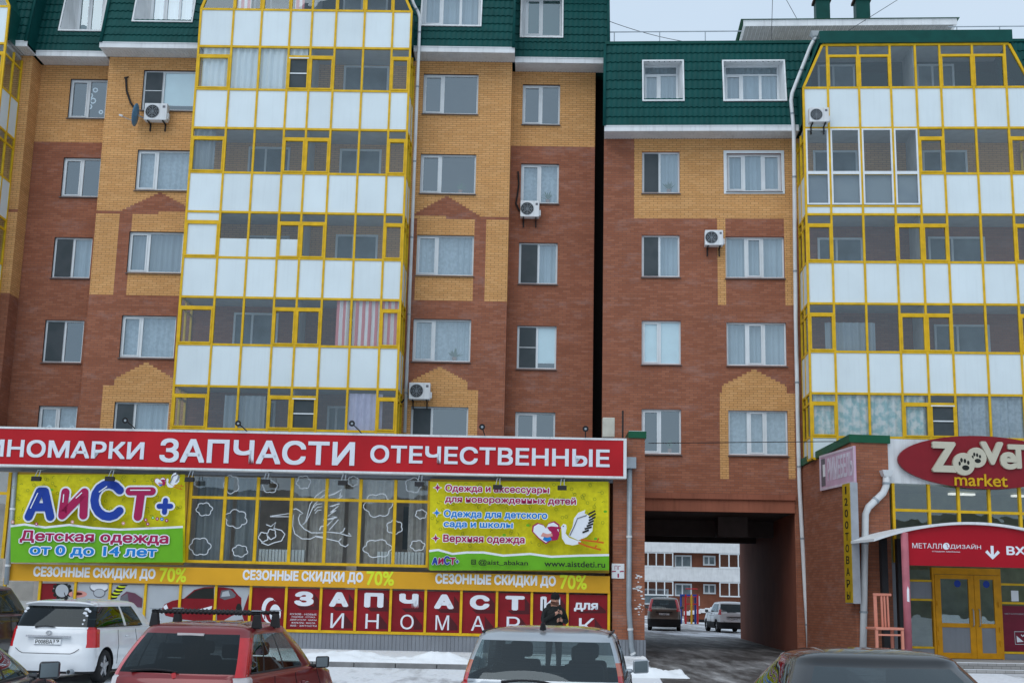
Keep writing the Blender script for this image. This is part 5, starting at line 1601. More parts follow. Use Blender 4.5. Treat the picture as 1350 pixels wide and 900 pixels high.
ac6 = ac_unit(L, 802.5, 563, 16, 26, YS + .3, "cream boxy unit standing on the shop roof by the joint", side=True)
def cable(name, label, pts, r, parent=None, mt=BLACK):
    m = MB(); m.tube(pts, r, 6); o = m.build(name, mt, parent)
    if label: tag(o, label, "cable")
    return o
def Lw(px, py, y): 
    a, b = L.q(px, py, y); return L.W(a, y, b)
cable("hose", "black hose hanging in a loop beside the patterned curtain window", [Lw(p, q, YB_ - .04) for p, q in ((683, 226), (684, 243), (682, 258), (680, 268), (684, 277), (690, 280))], .03)
cable("hose", "black pipe hanging down above the satellite dish", [Lw(p, q, -.05) for p, q in ((164, 103), (169, 102), (166, 104), (167, 120), (172, 135), (180, 147))], .035)
cable("hose", "short black hose from the low air conditioner round the drainpipe", [Lw(p, q, -.15) for p, q in ((541, 521), (534, 525), (529, 531))], .03)
# dish seen nearly edge on
x, z = L.q(181, 152, -.45)
D_ = L.root("satellite_dish", "small blue satellite dish tilted nearly edge on beside a window", "satellite dish", x, -.45, z)
DB = mat("dish blue", (0.10, 0.22, 0.34), .4)
m = MB(); n = 20; ax_ = Vector((-.985, -.06, .14)).normalized(); u_ = ax_.orthogonal().normalized(); v_ = ax_.cross(u_)
for j in range(5):
    rr = .40 * j / 4
    for k in range(n):
        q = u_ * rr * cos(2 * pi * k / n) + v_ * rr * sin(2 * pi * k / n) + ax_ * (.35 * rr * rr)
        m.v.append(tuple(q))
for j in range(4):
    for k in range(n):
        m.f.append((j * n + k, j * n + (k + 1) % n, (j + 1) * n + (k + 1) % n, (j + 1) * n + k)); m.m.append(0)
o = m.build("reflector", DB, D_, smooth=True); sm = o.modifiers.new("t", 'SOLIDIFY'); sm.thickness = .015
m = MB(); m.tube([tuple(ax_ * .0 - v_ * .3), tuple(ax_ * .55 + Vector((0, 0, -.12)))], .014, 6); m.build("feed_arm", GREY_METAL, D_)
m = MB(); m.tube([tuple(ax_ * .5 + Vector((0, 0, -.12))), tuple(ax_ * .62 + Vector((0, 0, -.1)))], .035, 8); m.build("receiver", WHITE_METAL, D_)
m = MB(); m.tube([(0.02, 0, 0), (.22, .2, -.05), (.22, .44, -.05)], .022, 6); m.build("wall_bracket", GREY_METAL, D_)
# downspouts
def downspout(fr, pts, y, r, label, mt=WHITE_METAL, funnel=None, ys=None):
    P = []
    for i, (px, py) in enumerate(pts):
        yy = ys[i] if ys else y
        a, b = fr.q(px, py, yy); P.append((a, yy, b))
    zb_ = min(p[2] for p in P)
    o = fr.root("downspout", label, "drainpipe", P[-1][0], P[-1][1], zb_, "downspouts")
    loc = lambda p: (p[0] - P[-1][0], p[1] - P[-1][1], p[2] - zb_)
    Q = [loc(p) for p in P]
    m = MB()
    R2 = []
    for i, q in enumerate(Q):                            # soften the elbows
        if 0 < i < len(Q) - 1:
            a, b, c = Vector(Q[i - 1]), Vector(q), Vector(Q[i + 1])
            R2 += [b + (a - b).normalized() * min(.12, (a - b).length * .4), b + (c - b).normalized() * min(.12, (c - b).length * .4)]
        else: R2.append(Vector(q))
    m.tube(R2, r, 12); m.build("pipe", mt, o, smooth=True)
    for i in range(len(Q) - 1):
        a, b = Vector(Q[i]), Vector(Q[i + 1]); n_ = max(1, int((a - b).length / 2.2))
        for k in range(n_):
            c = a.lerp(b, (k + .5) / n_); d = (b - a).normalized() * .03; m = MB()
            m.tube([c - d, c + d], r * 1.14, 12); m.build("clamp", GREY_METAL if mt is not GREY_METAL else WHITE_METAL, o)
    if funnel:
        q = Vector(Q[0]); m = MB(); w0, w1, h = funnel
        m.hexa([q + Vector((sx_ * w1, sy_ * w1, 0)) for sx_, sy_ in ((-1, -1), (1, -1), (1, 1), (-1, 1))], [q + Vector((sx_ * w0, sy_ * w0, h)) for sx_, sy_ in ((-1, -1), (1, -1), (1, 1), (-1, 1))])
        m.build("hopper", mt, o)
    return o
downspout(L, [(539, -20), (544, 4), (553.5, 20), (552, 66), (533.5, 570)], 0, .055, "slim white drainpipe running down brick beside the tall balconies above the red sign", ys=[-1.15, -1.2, -1.0, -.95, -.14])
downspout(R, [(1076, 49), (1070, 58), (1042.5, 128), (1046.5, 172), (1049, 420), (1052.5, 590), (1054, 640), (1061.5, 780), (1067, 866)], 0, .065, "long white drainpipe bending under the green roof and ending by the passage", ys=[-.95, -.95, -.85, -.8, -.14, -.14, -.14, -.14, -.14], funnel=(.2, .1, .14))
downspout(S, [(1168.5, 628), (1168, 646), (1141, 672), (1139.5, 760), (1138, 853)], -.12, .1, "thick white drainpipe with a hopper and a dogleg on the brick corner", funnel=(.17, .1, .18))
downspout(L, [(830, 616), (829, 800), (833, 858), (836, 864)], YS - .12, .075, "grey drainpipe with a square hopper on the brick end pillar", GREY_METAL)
x, z = L.q(831, 610, YS - .14); o = bpy.data.objects["downspout.003"]
m = MB(); zz = z - o.location.z; m.box(-.16, .16, -.14, .12, zz - .16, zz + .16); b_ = m.build("hopper", GREY_METAL, o)
b_.location.x = x - L.q(836, 864, YS - .12)[0]
downspout(L, [(20, 622), (13, 720), (8, 770)], YS - .2, .07, "grey drainpipe at the edge of the yellow balloon letter billboard", GREY_METAL)
# lamps
def lamp(px, py, y, up, label, grp, dx=1.0):
    x, z = L.q(px, py, y)
    o = L.root("floodlight", label, "floodlight", x, y, z, grp)
    if up:
        m = MB(); m.tube([(0, 0, 0), (.0, .12, .02)], [.09, .06], 10); m.build("lamp_head", BLACK, o)
        m = MB(); m.tube([(0, -.005, 0), (0, .0, 0)], .035, 10); m.build("lens", GREY_METAL, o)
        m = MB(); m.tube([(0.0, .1, 0), (.18 * dx, .25, -.16), (.28 * dx, .5, -.30)], .016, 6); m.build("arm", BLACK, o)
    else:
        m = MB(); m.hexa([(-.13, -.08, -.07), (.13, -.08, -.07), (.13, .06, -.05), (-.13, .06, -.05)], [(-.13, -.06, .07), (.13, -.06, .07), (.13, .08, .06), (-.13, .08, .06)]); bevel(m.build("lamp_head", BLACK, o), .01)
        m = MB(); m.tube([(-.05, 0, .06), (-.02, .1, .25), (.05, .5, .33)], .012, 6); m.tube([(.06, 0, .06), (.06, .1, .25), (.08, .5, .33)], .012, 6); m.build("arm", GREY_METAL, o)
    return o
LOWL = ["small black floodlight hanging over the left end letter of the balloon billboard", "small black floodlight hanging over the middle of the balloon letter billboard", "small black floodlight hanging at the inner edge of the balloon letter billboard",
        "small black floodlight hanging before the first curtained panes", "small black floodlight hanging over the drawn stork's feather tips", "small black floodlight hanging beside the goods list billboard",
        "small black floodlight hanging over the first line of the goods list", "small black floodlight hanging over the end of the goods list line"]
LOWL[0] = "small black floodlight hanging over the first balloon letter of the billboard"
for (px, py), lb_ in zip(((48, 631), (145, 631), (250, 632), (350, 635), (452, 636.5), (553, 638), (656, 642), (741, 643)), LOWL): lamp(px, py, YS - .62, False, lb_, "floodlights hung under the red sign")
UPL = ["small black spotlight above the red sign before a paper flower window", "small black spotlight above the red sign before the first pale curtain", "small black spotlight above the red sign before the lilac curtain", "small black spotlight above the red sign beside the brick gable pattern", "small black spotlight above the red sign near its end by the dark joint"]
for (px, py, d), lb_ in zip(((165, 554, 1), (314, 558, 1), (464, 558, 1), (635.6, 562.5, .3), (772, 565, .05)), UPL): lamp(px, py, YS - .75, True, lb_, "spotlights over the red sign", d)
m = MB(); x, z0 = L.q(821, 577, YS + .2); z1 = L.z(821, 541, YS + .2); m.tube([(x, YS + .2, z0 - .3), (x, YS + .2, z1)], .025, 6)
o = m.build("roof_pole", BLACK); o.location = L.o; o.rotation_euler = (0, 0, L.a); tag(o, "thin black pole standing on the shop roof beside the cream unit", "pole")
# wires and roof rail
def wire(label, p0_, p1_, y0, y1, fr, sag, r=.012, n=14):
    a = fr.q(*p0_, y0); b = fr.q(*p1_, y1)
    A_ = fr.W(a[0], y0, a[1]); B_ = fr.W(b[0], y1, b[1])
    pts = [A_.lerp(B_, i / n) - Vector((0, 0, sag * 4 * (i / n) * (1 - i / n))) for i in range(n + 1)]
    return cable("overhead_wire", label, pts, r)
wire("thin overhead wire sagging over the lower roof from the taller building", (797, 26), (980, 60), 1.0, 8.0, R, .3)
wire("straight thin wire rising from the roof house past the vent stacks", (1110, 46), (1185, -1), 4.0, 9.0, R, 0)
wire("thin stay wire running steeply into the sky over the lower roof", (1017, 51), (1019, -20), 4.0, 9.0, R, 0)
wire("thin slanting wire into the sky above the roof house eave", (1050, 24), (1030, -12), 5.5, 9.0, R, 0)
wire("low horizontal wire crossing the lower windows to the brick shop corner", (855, 584), (1172, 581), -2.0, -3.9, R, .0, .012)
def railing(px0, px1, py, label, yy, n):
    o = R.root("roof_railing", label, "railing", 0, 0, 0)
    x0, x1 = R.x(px0, py, yy), R.x(px1, py, yy); z = R.z((px0 + px1) / 2, py, yy)
    m = MB(); m.tube([(x0, yy, z), (x1, yy, z)], .02, 6); m.build("rail", GREY_METAL, o)
    for i in range(n):
        x = x0 + (x1 - x0) * (i + .2) / n; m = MB(); m.tube([(x, yy, ztR), (x, yy, z)], .018, 6); m.build("post", GREY_METAL, o)
railing(798, 978, 42, "thin grey railing along the roof edge beside the taller building", .6, 3)
railing(1250, 1420, 35, "thin grey railing on the roof behind the balcony block", 2.5, 3)
# display chair
CO = Fr(0, 0, 0)
x, _z = S.q(1167, 850, -1.9)
CH = S.root("chair", "tall salmon pink slat back chair standing on the porch beside the white drainpipe", "chair", x, -1.9, ZPO)
CHC = mat("salmon paint", (0.62, 0.24, 0.17), .5, 0, .08)
zt_c = S.z(1172, 783.5, -1.7) - ZPO; zs = S.z(1167, 827, -1.9) - ZPO
t = .035
for xx in (-.35, .36):
    m = MB(); m.box(xx - t, xx + t, -.34, -.27, 0, zs - .05); bevel(m.build("leg", CHC, CH), .008)
for xx in (-.10, .33):
    m = MB(); m.box(xx - t, xx + t, .28, .35, 0, zs - .05); bevel(m.build("leg", CHC, CH), .008)
m = MB(); m.box(-.385, .395, -.36, .36, zs - .05, zs + .015); bevel(m.build("seat", CHC, CH), .012)
def rake(name, xx, hw):
    m = MB(); z0, z1 = zs + .016, zt_c - .036
    m.hexa([(xx - hw, .28, z0), (xx + hw, .28, z0), (xx + hw, .34, z0), (xx - hw, .34, z0)], [(xx - hw, .31, z1), (xx + hw, .31, z1), (xx + hw, .37, z1), (xx - hw, .37, z1)])
    bevel(m.build(name, CHC, CH), .006)
rake("back_post", -.11, .042)
for xx in (.07, .15, .24): rake("back_slat", xx, .026)
m = MB(); m.box(-.155, .35, .30, .38, zt_c - .035, zt_c + .035); bevel(m.build("top_rail", CHC, CH), .01)
m = MB(); m.box(-.31, .32, -.32, -.29, zs - .2, zs - .155); m.build("stretcher", CHC, CH)
# ------------------------------------------------------------------ ground
def ground_mat(name, dark, pale, lo, hi, scale, rough=0.75, wet=0.0):
    m, t, p = _new(name)
    N, K = t.nodes.new, t.links.new
    tcn = N("ShaderNodeTexCoord")
    mp = N("ShaderNodeMapping"); mp.inputs["Scale"].default_value = (1.5, 0.30, 1.0); K(tcn.outputs["Object"], mp.inputs[0])
    n = N("ShaderNodeTexNoise"); n.inputs["Scale"].default_value = scale; n.inputs["Detail"].default_value = 10; n.inputs["Roughness"].default_value = 0.68
    K(mp.outputs[0], n.inputs["Vector"])
    r = N("ShaderNodeValToRGB")
    r.color_ramp.elements[0].position = lo; r.color_ramp.elements[1].position = hi
    r.color_ramp.elements[0].color = (*dark, 1); r.color_ramp.elements[1].color = (*pale, 1)
    e = r.color_ramp.elements.new((lo + hi) / 2); e.color = tuple(d * .55 + q * .35 for d, q in zip(dark, pale)) + (1,)
    K(n.outputs["Fac"], r.inputs["Fac"])
    n2 = N("ShaderNodeTexNoise"); n2.inputs["Scale"].default_value = 9; n2.inputs["Detail"].default_value = 8; K(tcn.outputs["Object"], n2.inputs["Vector"])
    mr = N("ShaderNodeMapRange"); mr.inputs["To Min"].default_value = .75; mr.inputs["To Max"].default_value = 1.2; K(n2.outputs["Fac"], mr.inputs["Value"])
    vm = N("ShaderNodeVectorMath"); vm.operation = 'SCALE'; K(r.outputs[0], vm.inputs[0]); K(mr.outputs[0], vm.inputs["Scale"])
    K(vm.outputs[0], p.inputs["Base Color"])
    bn = N("ShaderNodeBump"); bn.inputs["Strength"].default_value = .6; bn.inputs["Distance"].default_value = .05
    ad = N("ShaderNodeMath"); ad.operation = 'ADD'; K(n.outputs["Fac"], ad.inputs[0]); K(n2.outputs["Fac"], ad.inputs[1]); K(ad.outputs[0], bn.inputs["Height"]); K(bn.outputs[0], p.inputs["Normal"])
    p.inputs["Roughness"].default_value = rough
    return m
SLUSH = ground_mat("trodden snow", (0.20, 0.19, 0.19), (0.74, 0.76, 0.79), .24, .48, .55)
ASPH = ground_mat("wet asphalt with slush", (0.05, 0.047, 0.045), (0.52, 0.52, 0.52), .44, .70, .75, .55)
YARD = ground_mat("courtyard snow", (0.16, 0.15, 0.15), (0.74, 0.76, 0.79), .38, .6, .3)
def gz_(y): return 0.0 if y < 31 else (min(1, (y - 31) / 9.0) * 0.16)
m = MB()
ys_ = [-160, 0, 9, 10.5, 19.5, 21, 31, 34, 37, 40, 44, 60, 120, 900]
xs_ = [-500, -8, -6.5, -1.9, -1.2, 500]
def gxy(x, y):
    return -.12 if -6.6 <= x <= -1.8 and 10 < y < 20 else gz_(y)      # a worn hollow in the lot
for a, b in zip(ys_[:-1], ys_[1:]):
    for c, d in zip(xs_[:-1], xs_[1:]):
        m.poly([(c, a, gxy(c, a)), (d, a, gxy(d, a)), (d, b, gxy(d, b)), (c, b, gxy(c, b))])
tag(m.build("ground", SLUSH, weld=True), kind="structure")
m = MB()                                                # road from the lot through the passage
pl = lambda px, py, z: (lambda D: (CAMP + D * ((z - EYE) / D.z)))(FWD * F + RT * (px - 675) + DN * (py - 450))
A0 = R.W(xj0 + .02, 0, 0); A1 = R.W(xj1 - .02, 0, 0); B0 = R.W(xj0 + .02, PD + 1, 0); B1 = R.W(xj1 - .02, PD + 1, 0)
edge = [((2.2, 4), (8.5, 4)), ((2.7, 20), (8.0, 20)), ((3.6, 31), (8.4, 31)), ((3.75, 34.0), (8.9, 34.0)), ((3.9, 37), (9.3, 37)), ((3.95, 40), (9.3, 40)), ((A0.x, A0.y), (A1.x, A1.y)), ((B0.x, B0.y), (B1.x, B1.y))]
for (a, b), (c, d) in zip(edge[:-1], edge[1:]):
    h = lambda q: (q[0], q[1], gz_(q[1]) + .006)
    m.poly([h(a), h(b), h(d), h(c)])
tag(m.build("road", ASPH, weld=True), kind="structure")
m = MB(); m.poly([(-40, B0.y, .168), (80, B0.y, .168), (80, 124, .168), (-40, 124, .168)]); tag(m.build("courtyard_ground", YARD), kind="structure")
# footway in front of the shop, its kerb and the ridge of shovelled snow
YK = 32.0
xk = 3.35
m = MB(); m.poly([(-40, YK + .12, .13), (xk, YK + .12, .13), (xk + .45, 37.35, .2), (-40, 38.2, .2)]); tag(m.build("pavement", SLUSH), kind="structure")
m = MB()
for i in range(44):
    x = xk - i * 1.0
    m.box(x - .985, x, YK, YK + .14, -.02, .135)
for i in range(5):
    x = xk + .02 + i * .09; y = YK + .14 + i * 1.0
    m.hexa([(x, y, -.02), (x + .14, y, -.02), (x + .23, y + .98, -.02), (x + .09, y + .98, -.02)], [(x, y, .14), (x + .14, y, .14), (x + .23, y + .98, .17), (x + .09, y + .98, .17)])
tag(bevel(m.build("kerb", KERB), .02), kind="structure")
from mathutils import noise as mno
def bank(name, label, x0, x1, yc, wd, hgt, zb_, nx, seed, kind=None, cat="snow bank"):
    m = MB(); ny = 12
    for i in range(nx + 1):
        for j in range(ny + 1):
            x = x0 + (x1 - x0) * i / nx; t_ = j / ny * 2 - 1
            env = max(0, 1 - t_ * t_) * min(1, i / (nx * .06 + 1)) * min(1, (nx - i) / (nx * .06 + 1))
            h = hgt * env * (.62 + .75 * mno.noise(Vector((x * .9 + seed, t_ * 1.3, 0)))) + .07 * env * mno.noise(Vector((x * 4.1, t_ * 4 + seed, 1))) + .03 * env * mno.noise(Vector((x * 13, t_ * 12 + seed, 1)))
            m.v.append((x, yc + t_ * wd + .12 * mno.noise(Vector((x * .7, seed, 3))), zb_ - .03 + max(0, h)))
    for i in range(nx):
        for j in range(ny):
            a = i * (ny + 1) + j
            m.f.append((a, a + ny + 1, a + ny + 2, a + 1)); m.m.append(0)
    o = m.build(name, SNOW, smooth=True)
    return tag(o, label, cat)
bank("snow_bank", "low ridge of shovelled snow along the kerb before the grey cladding", -22, 2.9, 32.75, .55, .30, .13, 300, 2.0)
bank("snow_bank", "small dirty snow heap at the kerb corner by the passage", 2.7, 4.3, 31.2, .7, .26, .02, 60, 7.0)
bank("snow_bank", "patch of snow at the foot of the brick end pillar by the passage", 3.0, 3.9, 36.4, .7, .10, .16, 40, 5.0)

# ------------------------------------------------------------------ courtyard building through the passage
C = Fr(0, 126, -3.85)
CB = C.root("apartment_building", "distant brick apartment building with long white balcony fronts seen through the passage", "building")
cx0, cx1 = C.x(800, 760), C.x(1060, 760)
zy = [C.z(905, p) for p in (710, 728, 747.5, 764.5, 781, 799)]
fl = zy[0] - zy[2]
BRD = mat("far brick", (0.20, 0.075, 0.045), .9, 0, .15, 2)
m = MB(); m.box(cx0, cx1, 1.2, 13, 0, zy[0] + 5 * fl); m.build("wall", BRD, CB)
xs3 = [C.x(p, 760) for p in (887, 949)]
def gl_band(x0, x1, z0, z1, n, nm="loggia"):
    f = MB(); g = MB()
    for i in range(n + 1):
        x = x0 + (x1 - x0) * i / n; f.box(x - .055, x + .055, -.05, .05, z0, z1)
    f.box(x0, x1, -.04, .04, z0, z0 + .12); f.box(x0, x1, -.04, .04, z1 - .12, z1)
    g.poly([(x0, 0, z0), (x1, 0, z0), (x1, 0, z1), (x0, 0, z1)])
    o = f.build(nm, PVC, CB); g.build("pane", GLASS, o)
for k in range(-2, 5):
    zt, zb_ = zy[0] + k * fl, zy[1] + k * fl
    if zb_ < 1.0: continue
    m = MB(); m.box(cx0, cx1, -.1, 1.19, zb_, zt)
    m.box(cx0, cx1, -.13, -.1, zt - .07, zt + .03); m.build("balcony_front", WHITE_METAL, CB)
    zw0 = zb_ - (zy[1] - zy[2])
    gl_band(cx0, xs3[0], zw0, zb_, 8); gl_band(xs3[1], cx1, zw0, zb_, 9)
    for a, b, lo in ((889.5, 912, .0), (927, 943.5, .25)):
        x0, x1 = C.x(a, 750, 1.1), C.x(b, 750, 1.1); f = MB(); q = .14
        f.box(x0, x1, 1.08, 1.19, zw0 + lo, zw0 + lo + q); f.box(x0, x1, 1.08, 1.19, zb_ - .35, zb_ - .35 + q)
        for x in (x0, (x0 * .6 + x1 * .4), x1 - q): f.box(x, x + q, 1.081, 1.19, zw0 + lo + q, zb_ - .35)
        o = f.build("window", PVC, CB); g = MB(); g.box(x0 + q, x1 - q, 1.15, 1.18, zw0 + lo + q, zb_ - .35); g.build("pane", DARKPANE, o)
gx_, gw_ = C.x(862, 810, 1.1), 2.5
f = MB(); f.box(gx_ - 1.4, gx_ + 1.4, 1.05, 1.19, 1.2, 2.7); o = f.build("window", PVC, CB); g = MB(); g.box(gx_ - 1.2, gx_ + 1.2, 1.02, 1.049, 1.35, 2.55); g.build("pane", DARKPANE, o)
# low porch walls with snow on top, and play frame
def Wd(px, py, Y):
    D = FWD * F + RT * (px - 675) + DN * (py - 450); k = Y / D.y; return CAMP + D * k
a, b = Wd(903, 815, 96), Wd(952, 812, 96)
PW = thing("entrance_wall", "low dark red wall with a snowy top in the courtyard beside the play frame", "wall", (a.x, 96, .17))
m = MB(); z0 = 0; w_ = b.x - a.x; h0, h1 = Wd(903, 811, 96).z - .17, Wd(952, 803.5, 96).z - .17
m.hexa([(0, 0, 0), (w_, 0, 0), (w_, .5, 0), (0, .5, 0)], [(0, 0, h0), (w_, 0, h1), (w_, .5, h1), (0, .5, h0)]); m.build("wall", BRD, PW)
m = MB()
for k in range(7):
    u0, u1 = w_ * k / 7, w_ * (k + 1) / 7; hh = h0 + (h1 - h0) * (k + .5) / 7
    m.box(u0, u1 - .02, -.1, .6, hh, hh + .28)
m.build("snow_top", SNOW, PW)
m = MB(); m.box(0.3, w_, -.02, -.002, 0, h0 * .45); m.build("dark_base", BLACK, PW)
p_ = Wd(900, 830, 88)
PF = thing("play_frame", "red, blue and yellow steel play frame standing in the snowy courtyard", "playground frame", (p_.x, 88, .17))
sc_ = 88 / 1700
RDP, BLP, YLP = mat("play red", (.42, .02, .025), .4), mat("play blue", (.02, .06, .30), .4), mat("play yellow", (.55, .30, .02), .4)
ztp = Wd(908, 783, 88).z - .17
for px, mt in ((904, RDP), (919.5, RDP), (911.5, YLP), (898.5, BLP), (917, BLP)):
    x = (px - 900) * sc_; m = MB(); m.tube([(x, .2 if mt is BLP else 0, 0), (x, .2 if mt is BLP else 0, ztp)], .07, 8); m.build("post", mt, PF)
m = MB(); m.box(-.1, 20 * sc_, -.03, .23, ztp - .12, ztp); m.build("top_beam", BLP, PF)
m = MB(); m.box(-.15, .15, .1, .25, 1.9, ztp - .1); m.build("panel", BLP, PF)
m = MB(); m.box(20.6 * sc_, 22.6 * sc_, .1, .2, 1.2, ztp - .1); m.build("white_panel", WHITE_PAINT, PF)
for z in (1.3, 1.8, 2.3):
    m = MB(); m.tube([(904 * sc_ - 900 * sc_, 0, z), (19.5 * sc_, 0, z)], .04, 6); m.build("rung", RDP, PF)

# unseen ridge added behind the camera; it darkens reflections in the lower panes
m = MB(); nx = 80
for i in range(nx + 1):
    x = -260 + 520 * i / nx
    h = 15 + 5 * mno.noise(Vector((x * .03, 2, 0))) + 3 * mno.noise(Vector((x * .13, 5, 0))) + 1.5 * mno.noise(Vector((x * .5, 1, 0)))
    m.v += [(x, -95, -.1), (x, -110 - 3 * mno.noise(Vector((x * .2, 0, 0))), h), (x, -190, h * .8), (x, -230, -.1)]
for i in range(nx):
    for k in range(3):
        a = i * 4 + k; m.f.append((a, a + 1, a + 5, a + 4)); m.m.append(0)
tag(m.build("hills", mat("bare winter wood", (.095, .098, .10), .95, 0, .5, .35), smooth=False), kind="structure")
# ------------------------------------------------------------------ cars
CAR_GLASS = glass_mat("car glass", (0.62, 0.69, 0.68), 0.02)
TINT_GLASS = glass_mat("tinted car glass", (0.055, 0.065, 0.07), 0.0, 1.42)
TYRE = mat("tyre", (0.02, 0.02, 0.021), .85, 0, .2)
RIM = mat("alloy rim", (0.42, 0.43, 0.45), .35, .7)
CHROME = mat("chrome", (.6, .6, .62), .18, 1.0)
LAMP_R = mat("tail lamp red", (0.50, 0.014, 0.020), .15, 0, .08, 8, coat=.8)
LAMP_C = mat("clear lamp", (0.55, 0.50, 0.50), .15, 0, .05, 8, coat=.8)
LAMP_O = mat("amber lamp", (0.50, 0.12, 0.06), .15, 0, .05, 8, coat=.8)
SEATM = mat("seat cloth", (0.035, 0.036, 0.04), .9)
def paint(name, c, metal=0.0, rough=.28, dirt=.10):
    return mat(name, c, rough, metal, dirt, 1.6, coat=.9)

def smooth(t): return t * t * (3 - 2 * t)
def lerp(a, b, t): return a + (b - a) * t
NR, NC, NS = 6, 6, 44

def car(name, label, pos, phi, P, pmat, group=None):
    Ln, W, H, zb = P["L"], P["W"] / 2, P["H"], P["zb"]
    root = thing(name, label, P.get("cat", "car"), pos, -radians(phi), group)
    cowl, wst = P["cowl"], P["wst"]                     # windscreen base and top, from the rear
    rb, r0, r1 = P["rb"], P["r0"], P["r1"]              # rear at belt, rear glass base, rear glass top
    hz = P.get("hz", zb - .18)                          # bonnet nose height
    lev = []                                            # (z, w, yr, yf, rc, bowr, bowf, tag)
    for z, w, yr, yf in ((.19, .90, .16, Ln - .2), (.24, .965, .06, Ln - .08), (.34, .995, .01, Ln - .02), (.44, 1, 0, Ln), (.53, 1.0, 0.0, Ln), (.60, 1.0, .015, Ln - .01), (.67, 1, .05, Ln - .03)):
        lev.append((z, W * w, yr, yf, .30, .10, .22, "b"))
    nb = 4
    for k in range(1, nb + 1):
        t = k / nb
        lev.append((lerp(.67, zb, t), W * lerp(1.0, P.get("wb", .965), smooth(t)), lerp(.05, rb, t ** .8), lerp(Ln - .03, Ln - .22, t), .28, .11, .24, "b" if k < nb else "belt"))
    lev.append((zb + .025, W * P.get("wb", .965) * .975, lerp(rb, r0, .35) if r0 - rb > .3 else rb + .02, lerp(Ln - .22, cowl, .45), .27, .11, .2, "sh"))
    wg0, wg1 = W * P.get("wb", .965) * .955, W * P.get("wr", .78)
    zr = H - .10
    fs_ = (0, .07, .2, .34, .48, .62, .75, .86, .93, 1.0)
    for f in fs_:
        bend = f ** 1.45
        lev.append((lerp(zb + .03, zr, f), lerp(wg0, wg1, bend) , lerp(r0, r1, f ** P.get("rexp", 1.15)), lerp(cowl, wst, f ** 1.08), .20, .10, .22, "g%d" % int(f * 100)))
    for s, dz in ((.975, .022), (.93, .042), (.84, .063), (.68, .082), (.46, .094), (.2, .099), (.05, .10)):
        cy = (r1 + wst) / 2
        lev.append((zr + dz, wg1 * s, cy - (cy - r1) * s * (1.0 if s > .9 else 1), cy + (wst - cy) * s, .2 * s, .1 * s, .2 * s, "r"))
    def outline(l):
        z, w, yr, yf, rc, br, bf, tg = l
        pts = []
        for i in range(NR):
            u = i / NR * (1 - rc / w); pts.append((u * w, yr + br * (u ** 2)))
        y0 = yr + br * (1 - rc / w) ** 2
        for i in range(NC):
            a = (pi / 2) * i / NC
            pts.append((w - rc + rc * sin(a), y0 + rc * (1 - cos(a))))
        yl0 = y0 + rc
        yl1 = yf - bf * (1 - rc / w) ** 2 - rc
        for i in range(NS):
            t = i / NS
            pts.append((w * (1 - .035 * (2 * t - 1) ** 4), lerp(yl0, yl1, t)))
        for i in range(NC):
            a = (pi / 2) * i / NC
            pts.append((w * .965 - rc + rc * cos(a), yl1 + rc * sin(a)))
        for i in range(NR + 1):
            u = (1 - i / NR) * (1 - rc / w); pts.append((u * w * .965, yf - bf * u ** 2))
        out = []
        for x, y in pts:
            zz = z
            if tg in ("b", "belt", "sh") and y > cowl and z > .5:
                s = min(1, (y - cowl) / (Ln - cowl)); zz = z - (zb - hz) * (s ** 1.4) * min(1, (z - .5) / (zb - .5))
            out.append((x, y, zz))
        return out
    OL = [outline(l) for l in lev]
    n = len(OL[0])
    axles = P.get("axles", (.78, Ln - .82)); wr = P.get("wr_", .31)
    parts = {}
    gi0 = next(i for i, l in enumerate(lev) if l[7] == "g7"); gi1 = next(i for i, l in enumerate(lev) if l[7] == "g93")
    side_w = P["side"]
    def cls(k, i, sgn):
        seg = "R" if i < NR else "CR" if i < NR + NC else "S" if i < NR + NC + NS else "CF" if i < NR + 2 * NC + NS else "F"
        zc = lev[k][0]
        for (nm, segs, z0, z1) in P.get("lamps", ()):
            for (sg, i0, i1) in segs:
                if sg == seg:
                    j = i - {"R": 0, "CR": NR, "S": NR + NC}[sg]
                    if i0 <= j < i1 and z0 <= (zc + lev[k + 1][0]) / 2 < z1: return nm + ("|" + str(sgn))
        if gi0 <= k < gi1:
            if seg == "R" or (seg == "CR" and i - NR < P.get("rwrap", 1)): return "rear_window"
            if seg == "F" or (seg == "CF" and i - NR - NC - NS >= NC - 2): return "windshield"
            if seg == "S":
                t = (i - NR - NC + .5) / NS
                for w_i, (a, b) in enumerate(side_w):
                    if a <= t < b: return "side_window|%d|%d" % (w_i, sgn)
                if side_w[0][0] < t < side_w[-1][1] and not P.get("body_pillar"): return "pillar_trim|%d|%d" % (sum(1 for q in side_w if q[1] <= t), sgn)
        if k == 0 or lev[k][0] < P.get("trimz", .0): return "bumper_trim"
        return "body"
    ko = {}
    for k in range(len(lev) - 1):
        for i in range(n - 1):
            for sgn in (1, -1):
                q = [OL[k][i], OL[k][i + 1], OL[k + 1][i + 1], OL[k + 1][i]]
                cy = sum(p[1] for p in q) / 4; cz = sum(p[2] for p in q) / 4
                if NR + NC <= i < NR + NC + NS and any(math.hypot(cy - a, cz - wr) < wr + .05 for a in axles): continue
                q = [(p[0] * sgn, p[1], p[2]) for p in q]
                if sgn < 0: q = q[::-1]
                c = cls(k, i, sgn)
                parts.setdefault(c, MB()).poly(q)
    top = OL[-1]
    parts["body"].poly([(p[0], p[1], p[2]) for p in top] + [(-p[0], p[1], p[2]) for p in reversed(top) if p[0] > 1e-6])
    cy0 = Ln / 2
